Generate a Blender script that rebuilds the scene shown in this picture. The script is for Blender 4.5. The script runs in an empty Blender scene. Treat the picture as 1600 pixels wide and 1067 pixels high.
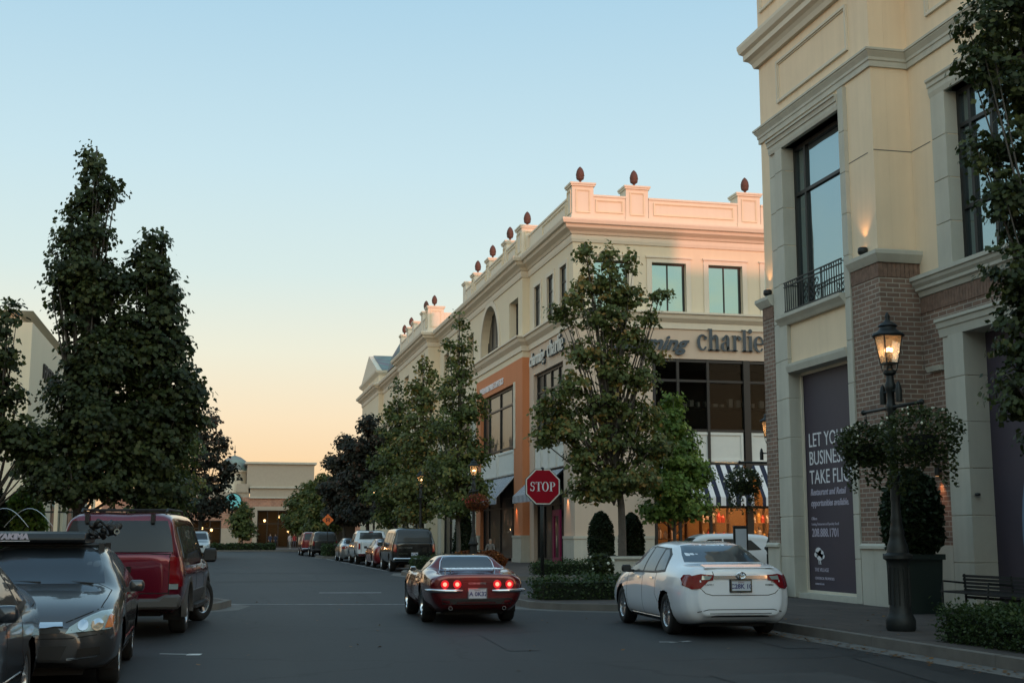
import bpy, bmesh, math, random
import numpy as np
from mathutils import Vector, Matrix
from mathutils.bvhtree import BVHTree
random.seed(7); RNG = np.random.default_rng(7)
R = math.radians
C = bpy.context.scene.collection
SC = bpy.context.scene

# ------------------------------------------------------------------ camera
TILT, YAW = R(8.657), R(12.945)
cam = bpy.data.cameras.new('camera'); cam.lens = 45; cam.sensor_width = 36; cam.clip_end = 3000; cam.clip_start = 0.1
co = bpy.data.objects.new('camera', cam); C.objects.link(co)
co.location = (0, 0, 1.55); co.rotation_euler = (R(90) + TILT, 0, -YAW)
SC.camera = co
SC.view_settings.view_transform = 'Standard'; SC.view_settings.look = 'None'
SC.view_settings.exposure = 0.0; SC.view_settings.gamma = 1

# ------------------------------------------------------------------ sky and sun
SUN_TRAVEL = Vector((-0.12, 1.0, -0.045)).normalized()
w = bpy.data.worlds.new('World'); SC.world = w; w.use_nodes = True
nt = w.node_tree; nt.nodes.clear()
def N(tree, t, **k):
    n = tree.nodes.new(t)
    for a, b in k.items():
        if a == 'inp':
            for i, v in b.items(): n.inputs[i].default_value = v
        else: setattr(n, a, b)
    return n
def ramp(tree, stops, interp='LINEAR'):
    n = tree.nodes.new('ShaderNodeValToRGB'); n.color_ramp.interpolation = interp
    e = n.color_ramp.elements
    while len(e) > 1: e.remove(e[-1])
    e[0].position = stops[0][0]; e[0].color = (*stops[0][1], 1)
    for p, c in stops[1:]:
        q = e.new(p); q.color = (*c, 1)
    return n
def srgb(r, g, b):
    return tuple(((v/255)/12.92 if v/255 <= .04045 else ((v/255+.055)/1.055)**2.4) for v in (r, g, b))
sky = N(nt, 'ShaderNodeTexSky', sky_type='NISHITA', sun_disc=False)
sky.sun_elevation = R(2.6); sky.sun_rotation = R(180 - 6.8); sky.air_density = 1.2; sky.dust_density = 2.0; sky.ozone_density = 2.0
tc = N(nt, 'ShaderNodeTexCoord'); sx = N(nt, 'ShaderNodeSeparateXYZ'); nt.links.new(tc.outputs['Generated'], sx.inputs[0])
rp = ramp(nt, [(0.0, srgb(248, 196, 146)), (0.045, srgb(252, 214, 166)), (0.09, srgb(250, 228, 194)), (0.14, srgb(238, 236, 216)),
               (0.20, srgb(216, 233, 230)), (0.28, srgb(200, 227, 236)), (0.40, srgb(174, 211, 231)), (0.60, srgb(150, 188, 212)), (1.0, srgb(128, 162, 190))])
nt.links.new(sx.outputs['Z'], rp.inputs[0])
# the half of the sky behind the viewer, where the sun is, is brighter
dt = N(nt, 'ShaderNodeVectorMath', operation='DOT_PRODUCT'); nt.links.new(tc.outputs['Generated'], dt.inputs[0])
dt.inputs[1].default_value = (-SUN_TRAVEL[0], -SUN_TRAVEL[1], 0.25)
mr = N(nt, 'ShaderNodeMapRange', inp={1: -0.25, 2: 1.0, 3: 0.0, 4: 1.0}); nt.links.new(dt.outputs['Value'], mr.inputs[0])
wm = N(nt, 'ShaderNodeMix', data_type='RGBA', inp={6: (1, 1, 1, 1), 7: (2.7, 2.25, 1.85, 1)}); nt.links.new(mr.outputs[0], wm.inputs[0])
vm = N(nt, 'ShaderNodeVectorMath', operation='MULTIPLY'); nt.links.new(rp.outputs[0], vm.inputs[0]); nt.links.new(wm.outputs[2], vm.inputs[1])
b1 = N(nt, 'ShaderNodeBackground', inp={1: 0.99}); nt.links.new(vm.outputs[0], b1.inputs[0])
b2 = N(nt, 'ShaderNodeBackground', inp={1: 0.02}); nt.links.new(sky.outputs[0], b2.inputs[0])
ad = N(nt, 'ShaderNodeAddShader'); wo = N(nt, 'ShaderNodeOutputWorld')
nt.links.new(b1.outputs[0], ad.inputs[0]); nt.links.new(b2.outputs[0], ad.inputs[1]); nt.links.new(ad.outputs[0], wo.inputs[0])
sl = bpy.data.lights.new('sun', 'SUN'); sl.energy = 2.3; sl.angle = R(1.6); sl.color = (1.0, 0.36, 0.25)
so = bpy.data.objects.new('sun', sl); C.objects.link(so)
so.rotation_euler = SUN_TRAVEL.to_track_quat('-Z', 'Y').to_euler()

# ------------------------------------------------------------------ materials
def mat(name, col, rough=0.6, metal=0.0, var=0.0, vscale=3.0, bump=0.0, bscale=40.0, coat=0.0, spec=0.5, streak=0.0, ior=None):
    m = bpy.data.materials.new(name); m.use_nodes = True
    t = m.node_tree; b = t.nodes['Principled BSDF']
    b.inputs['Roughness'].default_value = rough; b.inputs['Metallic'].default_value = metal
    b.inputs['Coat Weight'].default_value = coat; b.inputs['Coat Roughness'].default_value = 0.03
    b.inputs['Specular IOR Level'].default_value = spec
    if ior: b.inputs['IOR'].default_value = ior
    b.inputs['Base Color'].default_value = (*col, 1)
    tc = None
    if var or bump or streak: tc = N(t, 'ShaderNodeTexCoord')
    if var:
        n = N(t, 'ShaderNodeTexNoise', inp={'Scale': vscale, 'Detail': 6.0, 'Roughness': 0.65}); t.links.new(tc.outputs['Object'], n.inputs['Vector'])
        last = n.outputs['Fac']
        if streak:
            mp = N(t, 'ShaderNodeMapping'); mp.inputs['Scale'].default_value = (2.2, 2.2, 0.12); t.links.new(tc.outputs['Object'], mp.inputs[0])
            n2 = N(t, 'ShaderNodeTexNoise', inp={'Scale': 2.0, 'Detail': 5.0}); t.links.new(mp.outputs[0], n2.inputs['Vector'])
            mx = N(t, 'ShaderNodeMix', inp={0: streak}); t.links.new(last, mx.inputs[2]); t.links.new(n2.outputs['Fac'], mx.inputs[3]); last = mx.outputs[0]
        r = ramp(t, [(0.25, tuple(c*(1-var) for c in col)), (0.75, tuple(min(1, c*(1+var)) for c in col))])
        t.links.new(last, r.inputs[0]); t.links.new(r.outputs[0], b.inputs['Base Color'])
    if bump:
        n = N(t, 'ShaderNodeTexNoise', inp={'Scale': bscale, 'Detail': 4.0}); t.links.new(tc.outputs['Object'], n.inputs['Vector'])
        bp = N(t, 'ShaderNodeBump', inp={'Strength': bump, 'Distance': 0.01}); t.links.new(n.outputs['Fac'], bp.inputs['Height']); t.links.new(bp.outputs[0], b.inputs['Normal'])
    return m
def emit(name, col, s):
    m = bpy.data.materials.new(name); m.use_nodes = True; b = m.node_tree.nodes['Principled BSDF']
    b.inputs['Base Color'].default_value = (*col, 1); b.inputs['Emission Color'].default_value = (*col, 1); b.inputs['Emission Strength'].default_value = s
    return m
def brick_mat(name, c1, c2, mortar, bw=0.22, bh=0.075, ms=0.009, bump=0.5):
    m = bpy.data.materials.new(name); m.use_nodes = True; t = m.node_tree; b = t.nodes['Principled BSDF']
    tc = N(t, 'ShaderNodeTexCoord'); s = N(t, 'ShaderNodeSeparateXYZ'); t.links.new(tc.outputs['Object'], s.inputs[0])
    a = N(t, 'ShaderNodeMath', operation='ADD'); t.links.new(s.outputs[0], a.inputs[0]); t.links.new(s.outputs[1], a.inputs[1])
    c = N(t, 'ShaderNodeCombineXYZ'); t.links.new(a.outputs[0], c.inputs[0]); t.links.new(s.outputs[2], c.inputs[1])
    k = N(t, 'ShaderNodeTexBrick', inp={'Color1': (*c1, 1), 'Color2': (*c2, 1), 'Mortar': (*mortar, 1), 'Scale': 1.0, 'Mortar Size': ms,
          'Mortar Smooth': 0.1, 'Bias': -0.1, 'Brick Width': bw, 'Row Height': bh}); t.links.new(c.outputs[0], k.inputs['Vector'])
    n = N(t, 'ShaderNodeTexNoise', inp={'Scale': 1.3, 'Detail': 5.0}); t.links.new(tc.outputs['Object'], n.inputs['Vector'])
    r = ramp(t, [(0.3, (0.78,)*3), (0.7, (1.15, 1.12, 1.1))]); t.links.new(n.outputs['Fac'], r.inputs[0])
    mx = N(t, 'ShaderNodeMix', data_type='RGBA', blend_type='MULTIPLY', inp={0: 1.0}); t.links.new(k.outputs['Color'], mx.inputs[6]); t.links.new(r.outputs[0], mx.inputs[7])
    t.links.new(mx.outputs[2], b.inputs['Base Color']); b.inputs['Roughness'].default_value = 0.9
    bp = N(t, 'ShaderNodeBump', inp={'Strength': bump, 'Distance': 0.008}, invert=True); t.links.new(k.outputs['Fac'], bp.inputs['Height']); t.links.new(bp.outputs[0], b.inputs['Normal'])
    return m
def window_glass(name, tint, base=(0.012, 0.016, 0.018), f0=0.25, wob=0.10):
    m = bpy.data.materials.new(name); m.use_nodes = True; t = m.node_tree; b = t.nodes['Principled BSDF']
    b.inputs['Base Color'].default_value = (*base, 1); b.inputs['Roughness'].default_value = 0.4
    g = N(t, 'ShaderNodeBsdfGlossy', inp={'Color': (*tint, 1), 'Roughness': 0.015})
    lw = N(t, 'ShaderNodeFresnel', inp={'IOR': 1.5}); ma = N(t, 'ShaderNodeMath', operation='MULTIPLY_ADD', inp={1: 1-f0, 2: f0}); t.links.new(lw.outputs[0], ma.inputs[0])
    mx = N(t, 'ShaderNodeMixShader'); t.links.new(ma.outputs[0], mx.inputs[0]); t.links.new(b.outputs[0], mx.inputs[1]); t.links.new(g.outputs[0], mx.inputs[2])
    t.links.new(mx.outputs[0], t.nodes['Material Output'].inputs[0])
    if wob:
        tc = N(t, 'ShaderNodeTexCoord'); n = N(t, 'ShaderNodeTexNoise', inp={'Scale': 0.6, 'Detail': 1.0}); t.links.new(tc.outputs['Object'], n.inputs['Vector'])
        bp = N(t, 'ShaderNodeBump', inp={'Strength': wob, 'Distance': 0.3}); t.links.new(n.outputs['Fac'], bp.inputs['Height']); t.links.new(bp.outputs[0], g.inputs['Normal'])
    return m
def clear_glass(name, tint=(0.8, 0.85, 0.85), f0=0.06):
    m = bpy.data.materials.new(name); m.use_nodes = True; t = m.node_tree; t.nodes.remove(t.nodes['Principled BSDF'])
    g = N(t, 'ShaderNodeBsdfGlossy', inp={'Roughness': 0.02}); tr = N(t, 'ShaderNodeBsdfTransparent', inp={0: (*tint, 1)})
    lw = N(t, 'ShaderNodeFresnel', inp={'IOR': 1.5}); ma = N(t, 'ShaderNodeMath', operation='ADD', inp={1: f0}); t.links.new(lw.outputs[0], ma.inputs[0])
    mx = N(t, 'ShaderNodeMixShader'); t.links.new(ma.outputs[0], mx.inputs[0]); t.links.new(tr.outputs[0], mx.inputs[1]); t.links.new(g.outputs[0], mx.inputs[2])
    t.links.new(mx.outputs[0], t.nodes['Material Output'].inputs[0]); return m
def leaf_mat(name, c1, c2, c3=None):
    m = bpy.data.materials.new(name); m.use_nodes = True; t = m.node_tree; b = t.nodes['Principled BSDF']
    a = N(t, 'ShaderNodeAttribute', attribute_name='leafvar'); st = [(0.0, c1), (0.75, c2)] + ([(1.0, c3)] if c3 else [])
    r = ramp(t, st); t.links.new(a.outputs['Fac'], r.inputs[0]); t.links.new(r.outputs[0], b.inputs['Base Color'])
    b.inputs['Roughness'].default_value = 0.5; b.inputs['Specular IOR Level'].default_value = 0.35
    tr = N(t, 'ShaderNodeBsdfTranslucent'); t.links.new(r.outputs[0], tr.inputs[0])
    mx = N(t, 'ShaderNodeMixShader', inp={0: 0.36}); t.links.new(b.outputs[0], mx.inputs[1]); t.links.new(tr.outputs[0], mx.inputs[2])
    t.links.new(mx.outputs[0], t.nodes['Material Output'].inputs[0]); return m

M = {}
M['stucco'] = mat('stucco', (0.80, 0.635, 0.45), 0.9, var=0.10, vscale=0.8, bump=0.15, bscale=60, streak=0.5)
M['stucco_cream'] = mat('stucco_cream', (0.68, 0.60, 0.45), 0.9, var=0.05, vscale=0.5, bump=0.1, streak=0.5)
M['stucco_pink'] = mat('stucco_pink', (0.58, 0.46, 0.36), 0.9, var=0.05, vscale=0.5, streak=0.5)
M['trim'] = mat('cast_stone', (0.50, 0.48, 0.41), 0.85, var=0.14, vscale=1.5, bump=0.15, bscale=50, streak=0.5)
M['cornice'] = mat('painted_cornice', (0.66, 0.60, 0.49), 0.85, var=0.05, vscale=0.7, streak=0.5)
M['joint'] = mat('joint', (0.12, 0.11, 0.10), 0.9)
M['brick'] = brick_mat('brick', (0.25, 0.155, 0.115), (0.165, 0.110, 0.085), (0.36, 0.32, 0.27), bw=0.30, bh=0.10, ms=0.012)
M['brick_far'] = brick_mat('brick_far', (0.42, 0.22, 0.15), (0.33, 0.17, 0.12), (0.5, 0.42, 0.34), bw=0.5, bh=0.25)
M['orange'] = mat('orange_render', (0.56, 0.21, 0.09), 0.85, var=0.07, vscale=0.8, streak=0.5)
M['dark_metal'] = mat('dark_metal', (0.018, 0.018, 0.018), 0.45, metal=0.2)
M['iron'] = mat('cast_iron', (0.016, 0.019, 0.019), 0.5, metal=0.3, var=0.3, vscale=12, bump=0.2, bscale=90)
M['glass_a'] = window_glass('glass_a', (0.58, 0.78, 0.84), f0=0.42)
M['glass_b'] = window_glass('glass_b', (0.27, 0.45, 0.49), f0=0.50)
M['glass_dark'] = window_glass('glass_dark', (0.7, 0.8, 0.85), f0=0.10)
M['glass_street'] = window_glass('glass_street', (0.40, 0.41, 0.39), f0=0.04, wob=0.12)
M['shop_glass'] = clear_glass('shop_glass', (0.85, 0.83, 0.80), -0.03)
M['store_glass'] = clear_glass('store_glass', (0.60, 0.60, 0.58), -0.03)
M['store_glass'].node_tree.nodes['Glossy BSDF'].inputs['Color'].default_value = (.4, .4, .4, 1)
M['white_panel'] = mat('white_panel', (0.66, 0.66, 0.62), 0.7, var=0.04)
M['urn'] = mat('urn_terracotta', (0.085, 0.035, 0.024), 0.7, var=0.2, vscale=9)
M['slate'] = brick_mat('slate', (0.16, 0.25, 0.24), (0.20, 0.17, 0.20), (0.10, 0.15, 0.15), bw=1.1, bh=0.5)
M['poster'] = mat('poster', (0.050, 0.038, 0.058), 0.55, var=0.05)
M['poster_swirl'] = mat('poster_swirl', (0.16, 0.24, 0.36), 0.55)
M['lettering'] = mat('lettering', (0.72, 0.72, 0.76), 0.6)
M['letter_dim'] = mat('letter_dim', (0.45, 0.42, 0.52), 0.6)
M['navy'] = mat('navy', (0.035, 0.055, 0.075), 0.5)
M['letter_edge'] = mat('letter_edge', (0.50, 0.47, 0.40), 0.5)
M['black'] = mat('black', (0.012, 0.012, 0.012), 0.6)
M['interior'] = mat('interior', (0.045, 0.048, 0.045), 0.8)
M['warm_wall'] = mat('warm_wall', (0.26, 0.13, 0.05), 0.8)
M['wood'] = mat('wood', (0.20, 0.10, 0.05), 0.6, var=0.2)
M['bulb'] = emit('bulb', (1.0, 0.62, 0.30), 9.0)
M['bulb_soft'] = emit('bulb_soft', (1.0, 0.45, 0.14), 1.3)
M['lantern_glass'] = None
M['tyre'] = mat('tyre', (0.012, 0.012, 0.012), 0.8, bump=0.3, bscale=70)
M['alloy'] = mat('alloy', (0.55, 0.56, 0.58), 0.25, metal=0.9)
M['chrome'] = mat('chrome', (0.75, 0.76, 0.78), 0.08, metal=1.0)
M['plastic'] = mat('black_plastic', (0.015, 0.015, 0.016), 0.5)
M['gap'] = mat('panel_gap', (0.006, 0.006, 0.006), 0.8)
M['sky_glass'] = window_glass('sky_glass', (0.62, 0.72, 0.82), base=(0.008, 0.010, 0.012), f0=0.10, wob=0)
M['tinted_glass'] = window_glass('tinted_glass', (0.30, 0.34, 0.40), base=(0.006, 0.007, 0.008), f0=0.0, wob=0)
M['car_glass'] = window_glass('car_glass', (0.55, 0.62, 0.70), base=(0.008, 0.010, 0.012), f0=0.02, wob=0)
M['red_lens'] = mat('red_lens', (0.20, 0.004, 0.008), 0.12, coat=1.0)
M['red_lit'] = emit('red_lit', (0.8, 0.01, 0.02), 0.55)
M['red_core'] = emit('red_core', (1.0, 0.16, 0.10), 3.5)
M['clear_lens'] = mat('clear_lens', (0.34, 0.42, 0.42), 0.1, coat=1.0, metal=0.3)
M['amber'] = mat('amber', (0.6, 0.16, 0.03), 0.15, coat=1.0)
M['plate'] = mat('plate', (0.50, 0.55, 0.62), 0.5)
M['plate_ink'] = mat('plate_ink', (0.05, 0.06, 0.18), 0.5)
M['bark'] = mat('bark', (0.085, 0.072, 0.06), 0.9, var=0.3, vscale=5, bump=0.6, bscale=14)
M['leaf_dark'] = leaf_mat('leaf_dark', (0.022, 0.034, 0.012), (0.060, 0.080, 0.024), (0.11, 0.12, 0.035))
M['leaf_mid'] = leaf_mat('leaf_mid', (0.040, 0.062, 0.016), (0.11, 0.14, 0.035), (0.24, 0.20, 0.05))
M['leaf_light'] = leaf_mat('leaf_light', (0.065, 0.115, 0.020), (0.165, 0.26, 0.045), (0.30, 0.36, 0.08))
M['leaf_olive'] = leaf_mat('leaf_olive', (0.050, 0.070, 0.020), (0.14, 0.165, 0.045), (0.32, 0.19, 0.05))
M['leaf_plum'] = leaf_mat('leaf_plum', (0.016, 0.018, 0.013), (0.040, 0.042, 0.026), (0.10, 0.045, 0.025))
M['leaf_yew'] = leaf_mat('leaf_yew', (0.012, 0.024, 0.010), (0.030, 0.050, 0.020))
M['leaf_box'] = leaf_mat('leaf_box', (0.025, 0.045, 0.015), (0.060, 0.095, 0.030), (0.10, 0.13, 0.04))
M['leaf_red'] = leaf_mat('leaf_red', (0.08, 0.02, 0.012), (0.25, 0.08, 0.02), (0.45, 0.20, 0.05))
M['petal'] = mat('petal', (0.75, 0.76, 0.62), 0.7)
M['petal_red'] = mat('petal_red', (0.5, 0.03, 0.05), 0.7)
M['soil'] = mat('soil', (0.05, 0.04, 0.03), 0.95, var=0.3)
M['sign_red'] = mat('sign_red', (0.30, 0.006, 0.018), 0.6, spec=0.1)
M['sign_orange'] = emit('sign_orange', (0.75, 0.16, 0.03), 0.12)
M['concrete'] = mat('concrete', (0.24, 0.22, 0.20), 0.9, var=0.15, vscale=2.0, bump=0.2)
M['kerb'] = mat('kerb', (0.15, 0.135, 0.12), 0.9, var=0.22, vscale=2.5, bump=0.3)
M['paint'] = mat('road_paint', (0.62, 0.62, 0.60), 0.8, var=0.2, vscale=12)
M['skin'] = mat('skin', (0.45, 0.27, 0.18), 0.6)
M['hair'] = mat('hair', (0.05, 0.03, 0.02), 0.7)

def asphalt():
    m = bpy.data.materials.new('asphalt'); m.use_nodes = True; t = m.node_tree; b = t.nodes['Principled BSDF']
    tc = N(t, 'ShaderNodeTexCoord')
    n1 = N(t, 'ShaderNodeTexNoise', inp={'Scale': 0.25, 'Detail': 8.0, 'Roughness': 0.6}); t.links.new(tc.outputs['Object'], n1.inputs['Vector'])
    mp = N(t, 'ShaderNodeMapping'); mp.inputs['Scale'].default_value = (1.3, 0.05, 1); t.links.new(tc.outputs['Object'], mp.inputs[0])
    n2 = N(t, 'ShaderNodeTexNoise', inp={'Scale': 1.0, 'Detail': 4.0}); t.links.new(mp.outputs[0], n2.inputs['Vector'])
    n3 = N(t, 'ShaderNodeTexNoise', inp={'Scale': 90.0, 'Detail': 3.0}); t.links.new(tc.outputs['Object'], n3.inputs['Vector'])
    mx = N(t, 'ShaderNodeMix', inp={0: 0.45}); t.links.new(n1.outputs['Fac'], mx.inputs[2]); t.links.new(n2.outputs['Fac'], mx.inputs[3])
    mx2 = N(t, 'ShaderNodeMix', inp={0: 0.3}); t.links.new(mx.outputs[0], mx2.inputs[2]); t.links.new(n3.outputs['Fac'], mx2.inputs[3])
    r = ramp(t, [(0.3, (0.010, 0.0102, 0.011)), (0.5, (0.0175, 0.0178, 0.019)), (0.7, (0.031, 0.031, 0.032))]); t.links.new(mx2.outputs[0], r.inputs[0])
    v = N(t, 'ShaderNodeTexVoronoi', feature='DISTANCE_TO_EDGE', inp={'Scale': 0.22}); nd = N(t, 'ShaderNodeTexNoise', inp={'Scale': 1.5, 'Detail': 5.0})
    t.links.new(tc.outputs['Object'], nd.inputs['Vector']); va = N(t, 'ShaderNodeVectorMath', operation='MULTIPLY_ADD', inp={1: (0.9, 0.9, 0)})
    t.links.new(nd.outputs['Color'], va.inputs[0]); t.links.new(tc.outputs['Object'], va.inputs[2]); t.links.new(va.outputs[0], v.inputs['Vector'])
    cr = ramp(t, [(0.0, (0.35,)*3), (0.006, (0.4,)*3), (0.009, (1, 1, 1))]); t.links.new(v.outputs['Distance'], cr.inputs[0])
    mm = N(t, 'ShaderNodeMix', data_type='RGBA', blend_type='MULTIPLY', inp={0: 1.0}); t.links.new(r.outputs[0], mm.inputs[6]); t.links.new(cr.outputs[0], mm.inputs[7])
    t.links.new(mm.outputs[2], b.inputs['Base Color']); b.inputs['Roughness'].default_value = 0.66; b.inputs['Specular IOR Level'].default_value = 0.4
    bp = N(t, 'ShaderNodeBump', inp={'Strength': 0.5, 'Distance': 0.006}); t.links.new(n3.outputs['Fac'], bp.inputs['Height']); t.links.new(bp.outputs[0], b.inputs['Normal'])
    return m
M['asphalt'] = asphalt()
def paver_mat():
    m = brick_mat('paving', (0.085, 0.068, 0.060), (0.066, 0.054, 0.049), (0.03, 0.027, 0.026), bw=0.9, bh=0.9, ms=0.012, bump=0.3)
    t = m.node_tree
    for n in t.nodes:
        if n.type == 'TEX_BRICK': br = n
        if n.type == 'TEX_COORD': tcn = n
    t.links.new(tcn.outputs['Object'], br.inputs['Vector']); return m
M['paving'] = paver_mat()
def awning_mat(name, c1, c2, wdt, axis):
    m = bpy.data.materials.new(name); m.use_nodes = True; t = m.node_tree; b = t.nodes['Principled BSDF']
    tc = N(t, 'ShaderNodeTexCoord'); s = N(t, 'ShaderNodeSeparateXYZ'); t.links.new(tc.outputs['Object'], s.inputs[0])
    d = N(t, 'ShaderNodeMath', operation='DIVIDE', inp={1: wdt}); t.links.new(s.outputs[axis], d.inputs[0])
    f = N(t, 'ShaderNodeMath', operation='FRACT'); t.links.new(d.outputs[0], f.inputs[0])
    g = N(t, 'ShaderNodeMath', operation='GREATER_THAN', inp={1: 0.5}); t.links.new(f.outputs[0], g.inputs[0])
    mx = N(t, 'ShaderNodeMix', data_type='RGBA', inp={6: (*c1, 1), 7: (*c2, 1)}); t.links.new(g.outputs[0], mx.inputs[0]); t.links.new(mx.outputs[2], b.inputs['Base Color'])
    b.inputs['Roughness'].default_value = 0.85; return m
M['awning_x'] = awning_mat('awning_x', (0.70, 0.70, 0.72), (0.015, 0.02, 0.045), 0.52, 0)
M['awning_y'] = awning_mat('awning_y', (0.62, 0.64, 0.68), (0.03, 0.04, 0.07), 0.30, 1)
def paint_mat(name, col, metal=0.0, rough=0.3):
    return mat(name, col, rough, metal=metal, coat=1.0)

# ------------------------------------------------------------------ mesh building helpers
class MB:
    def __init__(s): s.v = []; s.f = []
    def add(s, vs, fs):
        o = len(s.v); s.v += [tuple(v) for v in vs]; s.f += [tuple(i+o for i in f) for f in fs]; return s
    def box(s, x0, x1, y0, y1, z0, z1):
        x0, x1 = min(x0, x1), max(x0, x1); y0, y1 = min(y0, y1), max(y0, y1); z0, z1 = min(z0, z1), max(z0, z1)
        return s.add([(x0,y0,z0),(x1,y0,z0),(x1,y1,z0),(x0,y1,z0),(x0,y0,z1),(x1,y0,z1),(x1,y1,z1),(x0,y1,z1)],
                     [(0,3,2,1),(4,5,6,7),(0,1,5,4),(1,2,6,5),(2,3,7,6),(3,0,4,7)])
    def prism(s, poly, axis, a, b):
        n = len(poly)
        def P(p, q): return {'x': (q, p[0], p[1]), 'y': (p[0], q, p[1]), 'z': (p[0], p[1], q)}[axis]
        return s.add([P(p, a) for p in poly] + [P(p, b) for p in poly],
                     [tuple(range(n))[::-1], tuple(range(n, 2*n))] + [(i, (i+1) % n, (i+1) % n+n, i+n) for i in range(n)])
    def lathe(s, prof, c=(0, 0, 0), n=20, axis='z', a0=0.0, a1=2*math.pi):
        full = abs(a1-a0-2*math.pi) < 1e-6; m = n if full else n+1; vs = []; fs = []
        for i in range(m):
            a = a0+(a1-a0)*i/n; ca, sa = math.cos(a), math.sin(a)
            for r, h in prof:
                p = {'z': (r*ca, r*sa, h), 'x': (h, r*ca, r*sa), 'y': (r*ca, h, r*sa)}[axis]
                vs.append((c[0]+p[0], c[1]+p[1], c[2]+p[2]))
        k = len(prof)
        for i in range(n):
            for j in range(k-1):
                fs.append((i*k+j, ((i+1) % m)*k+j, ((i+1) % m)*k+j+1, i*k+j+1))
        return s.add(vs, fs)
    def tube(s, pts, r, n=8, cap=True):
        pts = [Vector(p) for p in pts]; rs = r if isinstance(r, (list, tuple)) else [r]*len(pts); vs = []; fs = []
        prev = None
        for i, p in enumerate(pts):
            d = (pts[min(i+1, len(pts)-1)]-pts[max(i-1, 0)]).normalized()
            if prev is None: u = d.cross(Vector((0, 0, 1)) if abs(d.z) < .9 else Vector((1, 0, 0))).normalized()
            else: u = (prev-d*prev.dot(d)).normalized()
            prev = u; v = d.cross(u)
            for k in range(n):
                a = 2*math.pi*k/n; vs.append(tuple(p+u*math.cos(a)*rs[i]+v*math.sin(a)*rs[i]))
        for i in range(len(pts)-1):
            for k in range(n): fs.append((i*n+k, i*n+(k+1) % n, (i+1)*n+(k+1) % n, (i+1)*n+k))
        if cap: fs += [tuple(range(n))[::-1], tuple(range((len(pts)-1)*n, len(pts)*n))]
        return s.add(vs, fs)
    def sweep(s, prof, path, closed=False):
        """profile [(out, z)] swept along a plan path; outward = left of the path direction"""
        P = [Vector((p[0], p[1])) for p in path]; n = len(P); k = len(prof); vs = []
        for i in range(n):
            a = P[i-1] if (i > 0 or closed) else None; b = P[(i+1) % n] if (i < n-1 or closed) else None
            ds = []
            if a is not None: ds.append((P[i]-a).normalized())
            if b is not None: ds.append((b-P[i]).normalized())
            ns = [Vector((-d.y, d.x)) for d in ds]
            m = ns[0] if len(ns) == 1 else (ns[0]+ns[1])/(1+ns[0].dot(ns[1]))
            for o, z in prof: vs.append((P[i].x+m.x*o, P[i].y+m.y*o, z))
        fs = []
        for i in range(n if closed else n-1):
            j = (i+1) % n
            for q in range(k-1): fs.append((i*k+q, i*k+q+1, j*k+q+1, j*k+q))
        if not closed: fs += [tuple(range(k)), tuple(range((n-1)*k, n*k))[::-1]]
        return s.add(vs, fs)
    def ball(s, c, r, n=10, m=6, sz=1.0):
        return s.lathe([(max(1e-4, r*math.sin(math.pi*j/m)), -r*sz*math.cos(math.pi*j/m)) for j in range(m+1)], c, n)
    def wall(s, axis, c0, c1, a0, a1, z0, z1, ops=()):
        """wall slab between c0..c1 on its axis, from a0..a1 along, with rectangular openings (a0,a1,z0,z1)"""
        cuts = sorted({a0, a1, *[min(max(o[i], a0), a1) for o in ops for i in (0, 1)]})
        for p, q in zip(cuts, cuts[1:]):
            if q-p < 1e-5: continue
            zs = sorted([(o[2], o[3]) for o in ops if o[0] < (p+q)/2 < o[1]]); z = z0; sp = []
            for u, v in zs:
                if u > z+1e-5: sp.append((z, u))
                z = max(z, v)
            if z < z1-1e-5: sp.append((z, z1))
            for u, v in sp:
                if axis == 'x': s.box(c0, c1, p, q, u, v)
                else: s.box(p, q, c0, c1, u, v)
        return s

def root_of(o):
    while o.parent: o = o.parent
    return o
def link(name, me, m=None, parent=None, smooth=False):
    if m is not None: me.materials.append(m)
    if smooth: me.shade_smooth()
    o = bpy.data.objects.new(name, me); C.objects.link(o)
    if parent: o.parent = parent
    return o
def build(mb, name, m, parent=None, world=True, smooth=False, bevel=0.0, angle=None, fixn=True, loc=None):
    """links a mesh; world coordinates are shifted to the thing's own base"""
    off = Vector((0, 0, 0))
    if parent is not None and world: off = root_of(parent).location
    if loc is not None: off = Vector(loc)
    me = bpy.data.meshes.new(name); me.from_pydata([(v[0]-off.x, v[1]-off.y, v[2]-off.z) for v in mb.v], [], mb.f)
    if fixn:
        bm = bmesh.new(); bm.from_mesh(me); bmesh.ops.recalc_face_normals(bm, faces=bm.faces); bm.to_mesh(me); bm.free()
    me.update(); o = link(name, me, m, parent, smooth)
    if angle: me.shade_smooth(); me.set_sharp_from_angle(angle=R(angle))
    if loc is not None: o.location = loc
    if bevel:
        b = o.modifiers.new('bevel', 'BEVEL'); b.width = bevel; b.segments = 2; b.limit_method = 'ANGLE'
    return o
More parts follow.
